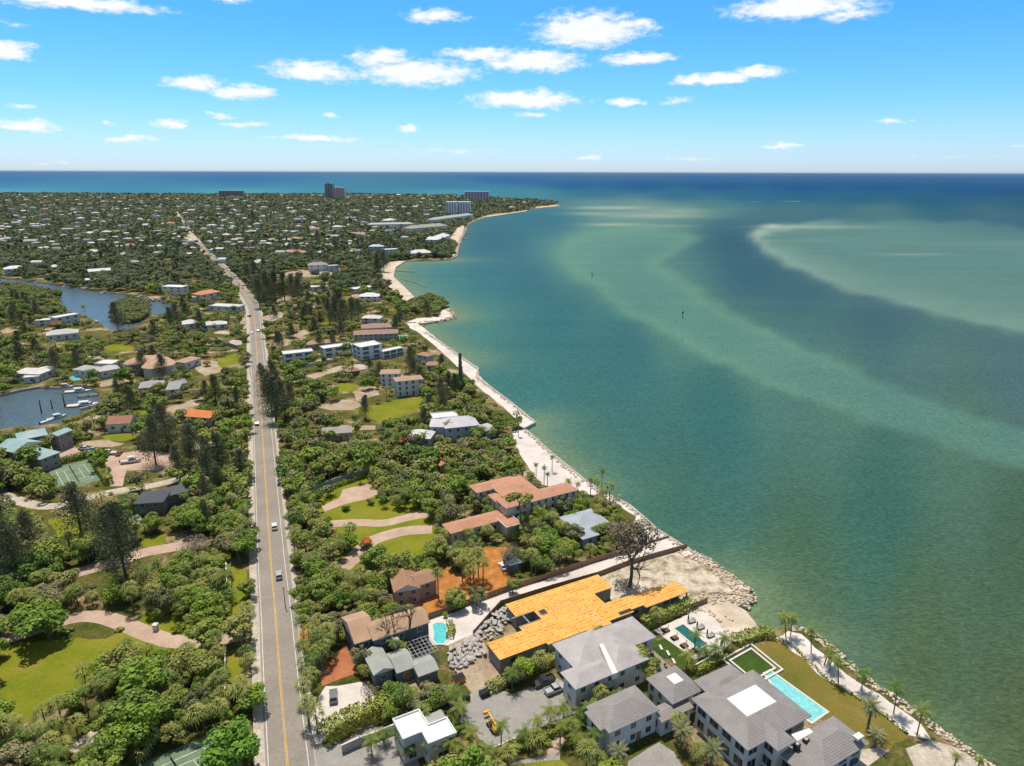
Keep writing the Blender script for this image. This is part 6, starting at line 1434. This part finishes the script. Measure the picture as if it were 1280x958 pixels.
PHR = {'broad': 'leafy green tree', 'shrub': 'low shrub', 'fan': 'fan palm', 'feather': 'feathery palm', 'date': 'thick date palm', 'pine': 'tall dark pine'}
def child(me, name, parent, loc=(0, 0, 0), sc=(1, 1, 1), rot=(0, 0, 0)):
    o = bpy.data.objects.new(name, me); COL.objects.link(o); o.parent = parent; o.location = loc; o.scale = sc; o.rotation_euler = rot; return o
def plant(kind, x, y, size, h=0, lean=(0, 0), label=None, mesh=None, mat=None, phr=None):
    """size: crown radius (broad, shrub), head scale (palms) or height (pine)"""
    nm, ct = NAMES[kind]; r = rnd.uniform(0, 6.28); var = rnd.randrange(len(MESH[kind])); me = mesh or MESH[kind][var]
    if kind == 'shrub':
        o = bpy.data.objects.new(nm, me); COL.objects.link(o); o.location = (x, y, 0); o.scale = (size, size, size * rnd.uniform(.7, 1.1)); o.rotation_euler = (0, 0, r)
    else:
        o = empty(nm, (x, y, 0))
        if kind == 'broad': sz = size * rnd.uniform(.8, 1.05) if not h else h / 1.8; child(me, 'crown', o, (0, 0, 0), (size, size, sz), (0, 0, r)); child(TBR[var], 'trunk', o, (0, 0, 0), (size, size, sz), (0, 0, r))
        elif kind == 'pine': child(me, 'crown', o, (0, 0, 0), (size * rnd.uniform(.85, 1.2),) * 2 + (size,), (0, 0, r)); child(TPN, 'trunk', o, (0, 0, 0), (size, size, size), (0, 0, r))
        else:
            tr = {'fan': .2, 'feather': .16, 'date': .34}[kind]
            t = child(TR1, 'trunk', o, (0, 0, 0), (tr, tr, h)); 
            if lean != (0, 0):
                t.rotation_euler = (math.atan2(-lean[1], h), math.atan2(lean[0], h), 0)
            child(me, 'crown', o, (lean[0], lean[1], h), (size,) * 3, (0, 0, r))
    tag(o, None, ct, GROUPS[kind])
    if label: o['label'] = label; del o['group']
    else: AUTO.append((o, phr or PHR[kind], x, y))
    if mat:
        for c in o.children:
            if c.name.startswith('crown'):
                c.data = c.data.copy(); c.data.materials.clear(); c.data.materials.append(mat)
    return o
def ppos(px, py): p = P(px, py); return p.x, p.y
def special():
    # beach palms on the right
    for (bx, by, cx, cy) in ((982.5,799,981,770),(988,796,991,772),(1014,817,1014,787),(1037,839,1040,820),(1048,855,1048,826),(1030,832,1037,812),(1077,864,1079,841),(1117,892,1123,859),(1146,919,1154,888)):
        x, y = ppos(bx, by); h = 1.0
        for k in range(40):
            if float(proj(x, y, h)[1]) < cy: break
            h += .4
        X, Y = P(cx, cy, h).x, P(cx, cy, h).y; plant('feather', x, y, rnd.uniform(.85, 1.05), h, (X - x, (Y - y) * .3), phr='feathery beach palm')
    for (bx, by, h, s) in ((1193,959,3.2,.6),(1222,962,3,.55),(690,590,7,.6),(680,607,8,.65),(684,612,7,.6),(648,546,7,.6),(752,611,8,.75),(738,618,6.5,.8),(722,622,6,.7),(710,604,1.4,.7),(745,640,6,.7),(757,634,7,.7),(670,600,7,.6),(640,560,6,.6),(628,548,6,.6),(107,395.5,9.5,1.35)):
        x, y = ppos(bx, by); plant('feather', x, y, s, h)
    for (bx, by, h, s) in ((1084,914,7,1.05),(1093,934,3.5,.85),(851,937,5.5,1.1),(772,961,4.5,1.05),(888,960,5,1.1)):
        x, y = ppos(bx, by); plant('date', x, y, s, h)
    x, y = ppos(548, 749); plant('fan', x, y, 1.15, 9.5, label='single tall fan palm beside the brown stucco house on orange mulch')
    x, y = ppos(291, 962); plant('broad', x, y, 7.0, 11, mat=L_bright, label='large bright green round tree at the bottom beside the road')
    x, y = ppos(62, 800); plant('broad', x, y, 8, 11, label='big dark spreading tree at the top of the large left lawn')
    x, y = ppos(40, 790); plant('broad', x, y, 6, 8, label='spreading olive tree left of the big dark lawn tree')
    for (bx, by, rr_) in ((570,764,3.3),(596,757,3.2),(641,743,2.9),(556,772,1.0)):
        x, y = ppos(bx, by); plant('broad', x, y, rr_, phr='round green tree')
    for (bx, by, h) in ((578,728,8.5),(585,721,9),(592,730,8),(598,722,9.5),(604,729,8),(588,735,7),(382,832,6.5),(388,816,7),(392,842,6),(398,824,7.5),(405,832,6.5),(411,813,7),(384,852,6),(380,800,6.5),(386,908,7),(397,918,7),(381,880,6),(390,868,6.5),(330,0,0)):
        if h: x, y = ppos(bx, by); plant('fan', x, y, 1.25, h)
    for (bx, by) in ((395,601),(405,596),(415,599),(428,591),(440,586),(452,581),(463,576),(470,571),(400,588),(425,581),(446,574),(486,560),(498,565),(512,558),(530,562),(380,640),(372,690),(580,546),(604,552),(615,560),(560,548),(596,560)):
        x, y = ppos(bx, by); plant('feather', x, y, 1.05, rnd.uniform(6.5, 9))
    for (bx, by) in ((575,905),(583,918),(590,938),(612,956),(570,890),(595,952),(640,945),(655,932),(672,918),(688,908),(704,905),(715,915),(728,905),(700,930),(720,935),(480,930),(500,935),(465,945),(510,952),(540,952),(640,862),(740,868),(748,872),(868,812),(880,822),(893,826),(905,812),(858,838),(722,640)):
        x, y = ppos(bx, by); plant('feather', x, y, rnd.uniform(.85, 1.1), rnd.uniform(2.5, 5.5))
    protect([(598,882),(630,882),(632,926),(600,926)], 140)
    # umbrella topped tree at the villa
    x, y = ppos(652, 672); o = empty('tree', (x, y, 0)); tag(o, 'tall slender tree with flat umbrella crown in front of the terracotta roofed villa', 'tree')
    child(mk('crown', g_broad(RG, 1400, .13, .35, 0, 12, .7), L_broad, .4), 'crown', o, (-1, 0, 15), (4.6, 4.6, 4.0)); child(mk('trunk', trunk_vf(14.5, .35, .2, (-1, 0)), M_bark2, 0), 'trunk', o); child(mk('ivy', g_broad(RG, 500, .3, 1.5, 0, 10, .8), L_pine, .2), 'ivy', o, (0, 0, 4), (1.8, 1.8, 3.2))
    # columnar pine by the far sand
    x, y = ppos(576, 490); o = empty('pine_tree', (x, y, 0)); tag(o, 'very tall thin columnar pine standing on the sand by the seawall', 'tree')
    n = 900; z = RG.random(n); a = RG.uniform(0, 6.28, n); rr = (1.9 - 1.0 * z) * RG.uniform(.3, 1, n); C = np.stack([np.cos(a) * rr, np.sin(a) * rr, 1.5 + z * 21], 1); N = np.stack([np.cos(a), np.sin(a), .3 * np.ones(n)], 1)
    child(mk('crown', quads(C, N, RG.uniform(.4, 1, n), 1, RG), L_pine, .1), 'crown', o); child(mk('trunk', trunk_vf(22, .35, .1), M_bark2, 0), 'trunk', o)
    # bare trees
    for (bx, by, H, W_, lb, twigs) in ((493,817,15,10,'left one of the two bare dead trees before the dark teal house',0),(513,813,18,9,'right one of the two bare dead trees before the dark teal house',0),(787,734,27,20,'huge half bare brown tree towering over the white sand strip',900),(248,702,9,14,'wide grey leafless tree beside the road by the tan drive',500),(640,712,10,9,'pale grey leafless tree over the parked white sedan',350),(402,540,6,6,'grey bare tree by the taupe roofed house',150),(620,590,8,9,'dry grey brown tree above the orange roofed shed',500),(398,500,7,10,'dry pinkish bare tree left of the open lawn',400),(165,425,10,14,'dry brown bare tree on the bank below the lagoon',600),(190,432,9,12,'dry brown bare tree right of the lagoon bank one',500),(462,880,6,6,'dry pale shrubby tree beside the white gravel lot',250)):
        x, y = ppos(bx, by); o = empty('bare_tree', (x, y, 0)); tag(o, lb, 'tree')
        b_ = g_bare(RG, 6 if H > 12 else 5); child(mk('branches', b_, M_bark2, 0), 'branches', o, (0, 0, 0), (W_ * 1.1, W_ * 1.1, H))
        if twigs: child(mk('crown', g_broad(RG, int(twigs * 4), .05, .85, 0, 22, .66), L_dry, .5), 'crown', o, (0, 0, H * .62), (W_ * .5, W_ * .5, H * .36))
    # dark pines
    for (bx, by, ty) in ((3,729,628),(22,733,655),(38,700,640),(105,681,604),(160,734,628),(142,700,632),(195,581,520),(276,597,540),(262,610,560),(210,560,505),(225,600,556),(240,575,530),(335,500,462),(345,527,470),(356,522,476),(340,515,466),(329,492,455),(364,512,480),(148,413,378),(325,385,345),(335,381,338),(345,378,338),(356,376,340),(366,374,342),(373,378,345),(412,405,372),(420,408,370),(430,410,374),(440,404,372),(425,398,362),(448,398,374),(180,470,440),(222,408,380),(214,412,384),(480,340,312),(472,345,316),(317,278,262),(397,305,288),(420,318,300),(176,250,242),(186,250,241),(318,350,325),(330,340,322),(310,352,330)):
        x, y = ppos(bx, by); h = 4.0
        for k in range(80):
            if float(proj(x, y, h)[1]) < ty: break
            h += .5
        plant('pine', x, y, h)
    for (bx, by, r, lb) in ((378,400,6,'flame red tree right of the road beyond the white modern villa'),(150,334,6,'flame red tree behind the lagoon'),(71,411,5,'flame red tree beside the pale grey hip roof'),(414,681,4.2,'orange flowering tree by the curved pink drive'),(259,458,3,'small red flowering tree at the round lawn'),(503,557,3,'dark red leaved tree before the white metal roofed house'),(165,309,7,'distant rust red flowering tree'),(458,684,3,'small orange flowering shrub tree beside the curved pink drive'),(392,400,5,'flame red tree right of the other flame tree')):
        x, y = ppos(bx, by); o = empty('flame_tree', (x, y, 0)); tag(o, lb, 'tree'); v = RG.integers(0, 6); child(MESH['broad'][v], 'crown', o, (0, 0, -.3), (r, r, r * .62)); child(mk('flowers', g_broad(RG, 520, .16, .45, 1.3, 10, .6), L_flame, .3), 'flowers', o, (0, 0, .1), (r * .95, r * .95, r * .62)); child(TBR[v], 'trunk', o, (0, 0, 0), (r, r, r * .6))
special()
def hedge(label, pts, w, h, mat=None, dens=26):
    pw = [P(*p) for p in pts]; off = (pw[0].x, pw[0].y, 0); C = []; N = []
    for a, b in zip(pw[:-1], pw[1:]):
        e = b - a; n = max(8, int(e.length * (w + 2 * h) * dens / 3)); t = RG.random(n); s = RG.uniform(-1, 1, n); face = RG.random(n); sd = np.array([-e.y, e.x, 0]) / e.length
        top = face < w / (w + 2 * h); lat = np.where(top, s, np.sign(s)) * w / 2 * RG.uniform(.85, 1.1, n); z = np.where(top, h * RG.uniform(.85, 1.12, n), h * RG.random(n))
        base = np.array([a.x, a.y, 0]) + np.outer(t, [e.x, e.y, 0]); C.append(base + lat[:, None] * sd + z[:, None] * np.array([0, 0, 1])); N.append(np.where(top[:, None], [[0, 0, 1]], np.sign(s)[:, None] * sd) + RG.normal(size=(n, 3)) * .5)
    C = np.concatenate(C); N = np.concatenate(N); v, f = quads(C - np.array(off), N, RG.uniform(.3, .6, len(C)), 1, RG)
    o = bpy.data.objects.new('hedge', mk('hedge', (v, f), mat or L_hedge, .5)); COL.objects.link(o); o.location = off; tag(o, label, 'hedge')
hedge('bright green hedge along the front of the orange roofed shell', [(608,866),(640,851),(670,838),(697,826)], 2.4, 2.0)
hedge('dense green hedge between the orange roofed shell and the terrace pool', [(803,784),(822,776),(845,766),(866,756)], 3.2, 2.4)
hedge('green hedge behind the small beach by the terrace pool', [(918,806),(935,799),(950,794),(968,796)], 3.5, 1.8)
hedge('row of tiny clipped shrubs edging the white shell strip', [(972,799),(990,808),(1008,825),(1034,851),(1066,870),(1104,894),(1134,918)], .5, .7, dens=14)
hedge('hedge under the palms above the left driveway wall', [(286,770),(286,740),(285,706)], 1.6, 1.4)
hedge('hedge beside the pink driveway and tennis court', [(119,575),(127,592),(137,606)], 3, 3)
hedge('clipped hedge bank along the canal', [(80,529),(100,523),(122,513),(132,503)], 3, 1.6)
hedge('dark hedge between the tennis court and the canal mansion patio', [(70,582),(90,576),(112,571)], 2, 2.5, L_broad)
hedge('hedge in front of the pale wall on the palm lined lawn', [(384,622),(420,609),(455,597)], 2, 1.4, L_broad)
hedge('dark hedge behind the tennis court at the bottom left', [(172,920),(215,906),(262,892)], 4, 4, L_broad)
hedge('long hedge at the driveway wall before the garage', [(622,948),(650,934),(690,917),(730,900)], 2.6, 1.6)
hedge('tall green hedge between the gravel lot and the white cube house', [(402,928),(430,912),(455,900),(480,893),(500,884)], 4.5, 3.6)
hedge('hedge along the left side of the upper white wall by the small lawn', [(868,842),(885,834),(905,822)], 2.0, 1.4)
hedge('yellow green shrubs along the right rim of the kidney shaped pool', [(561,779),(565,788),(562,799)], 1.8, 1.2)
protect([(478,757),(525,750),(528,812),(482,815)], 120); protect([(540,776),(562,776),(562,808),(538,808)], 99999)
def mangrove():
    items = []
    for poly, r0 in (([(-60,388),(-60,355),(0,356),(30,359),(68,366),(74,374),(72,380),(40,384),(0,390)], 5),([(0,390),(40,386),(80,388),(60,393),(0,398)],5),([(140,398),(150,380),(162,374),(180,376),(187,386),(184,396),(165,404),(148,404)], 5),([(515,377),(535,372),(556,378),(558,384),(540,389),(515,392),(500,388)], 5),([(506,325),(541,322),(560,322),(566,315),(572,305),(560,300),(545,304),(520,312),(506,316)],5),([(480,312),(500,318),(506,325),(488,327),(474,330)],4)):
        w = [P(*p) for p in poly]; x0, x1 = min(p.x for p in w), max(p.x for p in w); y0, y1 = min(p.y for p in w), max(p.y for p in w); A = (x1 - x0) * (y1 - y0)
        for _ in range(int(A / 14)):
            x, y = rnd.uniform(x0, x1), rnd.uniform(y0, y1); ins = False
            for i in range(len(w)):
                a, b = w[i], w[(i + 1) % len(w)]
                if (a.y > y) != (b.y > y) and x < (b.x - a.x) * (y - a.y) / (b.y - a.y) + a.x: ins = not ins
            if not ins: continue
            v, f = GEO['broad'][1][rnd.randrange(6)][0]; r = rnd.uniform(3, r0); items.append((v * np.array([r, r, r * .72]) + np.array([x, y, -1.2]), f, 0, rnd.random()))
    o = merged('mangrove', items, [L_mang], kind='stuff'); tag(o, 'dense low mangrove thickets on the lagoon islands and the cove headland', 'mangroves')
mangrove()

# zones of planting in photo coordinates: polygon, weights broad / fan / feather / pine / shrub, size factor
ZN = [([(0,690),(330,690),(330,958),(0,958)], (.30,.55,.04,.0,.11), 1.15, 1), ([(0,540),(320,540),(320,690),(0,690)], (.46,.32,.06,.04,.12), 1.1, .93),
      ([(345,540),(402,540),(400,640),(420,700),(380,760),(352,690)], (.62,.24,.06,.0,.08), 1.05, 1), ([(400,560),(700,560),(700,700),(420,730)], (.38,.36,.16,.0,.10), 1.0, .95),
      ([(420,690),(560,680),(540,720),(490,760),(400,770)], (.58,.32,.04,0,.06), 1.0, 1), ([(440,840),(560,830),(600,860),(560,880),(400,930)], (.80,.08,.02,0,.10), .85, 1), ([(560,890),(740,890),(900,958),(560,958)], (.06,.30,.40,0,.24), .8, 1),
      ([(375,760),(420,760),(415,850),(380,940),(375,860)], (.15,.75,.04,0,.06), .9, 1), ([(740,700),(940,700),(940,760),(740,760)], (.1,0,0,0,.9), .5, .12), ([(940,780),(1280,780),(1280,958),(1000,958)], (.1,0,.1,0,.8), .5, .25), ([(640,540),(860,540),(860,700),(740,700)], (.5,.25,.15,0,.10), .95, 1),
      ([(0,330),(640,330),(640,545),(0,545)], (.48,.26,.06,.06,.14), .95, .84)]
zmask = np.full((MH, MW), -1, int)
for i, (poly, *_) in enumerate(ZN):
    r_ = fillmask(poly)
    if r_: a_ = zmask[r_[0]]; a_[r_[1]] = i
def scatter():
    out = []; Y = 96.0; rg = np.random.default_rng(21)
    while Y < 3900:
        sp = 3.5 if Y < 270 else (4.6 if Y < 400 else (6.6 if Y < 650 else (8.2 if Y < 1250 else (13 if Y < 2400 else 20))))
        hwid = (Y * 1.0 + 130) * .80; xs = np.arange(-hwid, min(hwid, 300 + Y * .1), sp); n = len(xs)
        X = xs + rg.uniform(-.48, .48, n) * sp; YY = Y + rg.uniform(-.48, .48, n) * sp; px, py = proj(X, YY, np.zeros(n))
        for x, y, a, b in zip(X, YY, px, py):
            if a < -70 or a > 1345 or b > 1075: continue
            out.append((x, y, a, b, sp))
        Y += sp
    return out
cand = scatter()
cpoly = [(p.x, p.y) for p in land_poly]
def inland(X, Y, poly):
    ins = np.zeros(len(X), bool); n = len(poly)
    for i in range(n):
        (ax, ay), (bx, by) = poly[i], poly[(i + 1) % n]
        if ay != by: ins ^= ((ay > Y) != (by > Y)) & (X < (bx - ax) * (Y - ay) / (by - ay) + ax)
    return ins
cx_, cy_ = np.array([c[0] for c in cand]), np.array([c[1] for c in cand])
ok = inland(cx_, cy_, cpoly)
for dx, dy in ((3, 0), (0, -3)): ok &= inland(cx_ + dx, cy_ + dy, cpoly)
TREES = []
for i in np.nonzero(ok)[0]:
    x, y, a, b, sp = cand[i]; ia, ib = int(round(a)), int(round(b))
    inside = 0 <= ia < MW and 0 <= ib < MH
    if inside and CLEAR[ib, ia]: continue
    z = zmask[ib, ia] if inside else (0 if a < 300 else -1)
    wts, sf, dn = ((.52,.26,.05,.03,.14), 1.0, .95) if z < 0 else ZN[z][1:]
    if y > 700: wts, sf, dn = (.80, .04, .02, .06, .08), 1.0, .96
    if not inside and a > 700: continue
    if inside and b > 560 and a > 860 and z < 0: continue
    if rnd.random() > dn: continue
    if y > 330 and math.sin(x * .031 + 1.3 * math.sin(y * .021)) * math.sin(y * .027 + 1.1 * math.sin(x * .017)) > .62 and rnd.random() < .85: continue
    kind = rnd.choices(('broad', 'fan', 'feather', 'pine', 'shrub'), wts)[0]
    if kind == 'broad': size = rnd.choice([rnd.uniform(2.0, 3.2), rnd.uniform(2.8, 4.4), rnd.uniform(3.2, 5.8)]) * sf; h = size * 1.75; r = size
    elif kind == 'shrub': size = rnd.uniform(1.0, 2.0) * sf * (1 if y < 500 else 1.6); h = size; r = size
    elif kind == 'fan': size = rnd.uniform(1.0, 1.4); h = rnd.uniform(3.0, 7.5); r = 1.8
    elif kind == 'feather': size = rnd.uniform(.7, .95); h = rnd.uniform(3.5, 8); r = 2
    else: size = rnd.uniform(11, 17) if y < 600 else rnd.uniform(9, 15); h = size; r = size * .18
    if y > 600 and kind == 'broad': size = sp * rnd.uniform(.45, .78) if y < 1250 else sp * rnd.uniform(.42, .72)
    # a crown may not hide lawns, drives, roofs and water that stand clear in the view
    if 0 <= b < 1300:
        bad = False
        tests = ((0, .5, 0), (0, .95, 0)) if y > 500 else ((0, .5, 0), (0, .95, 0), (-.6, .6, 0), (.6, .6, 0), (0, 1.05, 0), (0,.15,-.9))
        for fx_, fz_, fy_ in tests:
            zz = h * fz_ + (r * .5 if kind in ('fan', 'feather') and fz_ > .9 else 0)
            qa, qb = proj(x + r * fx_, y + r * fy_, zz); qa, qb = int(qa), int(qb)
            if 0 <= qa < MW and 0 <= qb < MH and PROT[qb, qa] > y + 1: bad = True; break
        if bad and rnd.random() < (.96 if y < 700 else .85): continue
    TREES.append((y if y > 0 else 0, kind, x, y, size, h))
TREES.sort(key=lambda t: t[0]); used = {k: sum(1 for o in AUTO if GROUPS[k] == o[0].get('group')) for k in PHR}; rest = []
for d, kind, x, y, size, h in TREES:
    a, b = proj(x, y, h * .6)
    if used[kind] < 296 and y < 420 and -20 < a < 1300 and b < 975:
        used[kind] += 1; plant(kind, x, y, size, h if kind in ('fan', 'feather') else 0)
    else: rest.append((kind, x, y, size, h))
def stuff(name, label, sel, lodf, far=False):
    items = {}; tr = []
    for kind, x, y, size, h in sel:
        lod = lodf(y); g = GEO[kind][min(lod, len(GEO[kind]) - 1)]; v, f = g[rnd.randrange(len(g))][0]; a = rnd.uniform(0, 6.28); c, s = math.cos(a), math.sin(a); rot = np.array([[c, -s, 0], [s, c, 0], [0, 0, 1]])
        if kind == 'pine': w = v @ rot.T * size
        elif kind in ('fan', 'feather'):
            w = v @ rot.T * size + np.array([0, 0, h])
            if y < 600: tv, tf = qtube([(0, 0, 0), (0, 0, h)], [.2, .15], 4); tr.append((tv + np.array([x, y, 0]), tf, 5, 0.0))
        else: w = v @ rot.T * np.array([size, size, size * (1.0 if y < 600 else (.95 if y < 1250 else .62))])
        items.setdefault(kind, []).append((w + np.array([x, y, 0]), f, 7 if (far and kind != 'pine') else {'broad': rnd.choice((0, 0, 0, 0, 6, 6, 8)), 'shrub': rnd.choice((1, 1, 6)), 'fan': 2, 'feather': 3, 'pine': 4}[kind], rnd.random()))
    al = [i for k in items.values() for i in k] + tr
    o = merged(name, al, [L_broad, L_shrub, L_fan, L_feather, L_pine, M_bark, L_olive, L_far, L_lime], kind='stuff'); tag(o, label, 'tree canopy')
stuff('garden_canopy', 'mixed tree and palm cover of the middle distance gardens', [r for r in rest if r[2] < 700], lambda y: 0 if y < 230 else 1)
stuff('distant_canopy', 'distant green tree canopy reaching to the gulf beach', [r for r in rest if r[2] >= 700], lambda y: 1 if y < 1000 else 2, True)
print('TREES', len(TREES), used, 'rest', len(rest))

# ------------------------------------------------------------------ labels composed from what stands nearest
for t, px, py in (('the left driveway bend', 150, 778), ('the big left lawn', 70, 840), ('the bottom left tennis court', 215, 940), ('the long road side wall', 284, 735), ('the kidney shaped pool', 550, 792), ('the white gravel lot', 430, 885), ('the curved pink drive', 455, 680), ('the paved plaza', 440, 615),
                  ('the palm lined lawn', 430, 590), ('the mulch lot', 600, 720), ('the terrace pool', 865, 800), ('the parked pickups', 688, 860), ('the upper tennis court', 92, 592), ('the star shaped pool', 166, 650), ('the open middle lawn', 500, 507), ('the grey leafless road tree', 248, 695), ('the yellow boom lift', 616, 905),
                  ('the lagoon palm', 107, 395), ('the cove beach', 490, 345), ('the sand by the seawall', 610, 520), ('the canal docks', 110, 500), ('the bright road side tree', 290, 930), ('the dark green car', 320, 531), ('the silver suv', 350, 720), ('the far road bend', 280, 338), ('the dirt lot', 390, 343), ('the near sand strip', 700, 730), ('the white shell strip', 1050, 845),
                  ('the tall brown tower', 411, 251), ('the white twin tower', 570, 269), ('the mauve slab tower', 596, 252), ('the low brown slab', 289, 247), ('the lagoon head', 30, 352), ('the far left shore', 20, 262), ('the left skyline', 120, 255), ('the distant rust red tree', 165, 309), ('the pink tiled villa', 365, 315), ('the grey rubble', 600, 810), ('the far cove headland', 535, 318), ('the orange roofed villa', 262, 369)):
    p = P(px, py); landmarks.append((t, p.x, p.y))
for o in list(COL.objects):
    if o.parent is None and o.get('group') and o['group'].startswith('distant') : AUTO.append((o, o['group'].replace('distant ', '').replace('houses', 'house').replace('roofed', 'roofed'), o.location.x, o.location.y))
    elif o.parent is None and o.get('group') == 'rubble boulders by the building site': AUTO.append((o, 'grey rubble boulder', o.location.x, o.location.y))
ONES = ['', 'first', 'second', 'third', 'fourth', 'fifth', 'sixth', 'seventh', 'eighth', 'ninth', 'tenth', 'eleventh', 'twelfth', 'thirteenth', 'fourteenth', 'fifteenth', 'sixteenth', 'seventeenth', 'eighteenth', 'nineteenth']
TENS = {2: 'twent', 3: 'thirt', 4: 'fort', 5: 'fift', 6: 'sixt', 7: 'sevent', 8: 'eight', 9: 'ninet'}
def ordn(n):
    if n < 20: return ONES[n]
    if n >= 100: return 'hundred and ' + ordn(n - 100) if n > 100 else 'hundredth'
    t, u = divmod(n, 10); return TENS[t] + 'ieth' if u == 0 else TENS[t] + 'y ' + ONES[u]
LMp = [(t, *map(float, proj(x, y, 0))) for t, x, y in landmarks]
bk = {}
for o, ph, x, y in AUTO:
    a, b = map(float, proj(x, y, 0)); t, lx, ly = min(LMp, key=lambda q: math.hypot(a - q[1], (b - q[2]) * 1.3)); dx, dy = a - lx, b - ly
    rel = ('left of' if dx < 0 else 'right of') if abs(dx) > abs(dy) * 1.1 else ('in front of' if dy > 0 else 'behind'); bk.setdefault((ph, rel, t), []).append((math.hypot(dx, dy), o))
for (ph, rel, t), L_ in bk.items():
    L_.sort(key=lambda q: q[0])
    for i, (d, o) in enumerate(L_):
        o['label'] = '%s %s %s' % (ph, rel, t) if len(L_) == 1 else '%s %s %s, %s closest to it' % (ph, rel, t, ordn(i + 1) if i else 'the')

# ------------------------------------------------------------------ thin sea air
def haze():
    m = MB(); m.box((0, 29000, 61), (130000, 62000, 128)); 
    mt = bpy.data.materials.new('sea_air'); mt.use_nodes = True; n = mt.node_tree.nodes; l = mt.node_tree.links; n.clear()
    out = n.new('ShaderNodeOutputMaterial'); v = n.new('ShaderNodeVolumePrincipled'); v.inputs['Color'].default_value = (.80, .88, .96, 1); v.inputs['Density'].default_value = HAZE
    l.new(v.outputs[0], out.inputs['Volume']); o = m.build('haze', mt); tag(o, kind='stuff')
HAZE = 0.8e-5
haze()
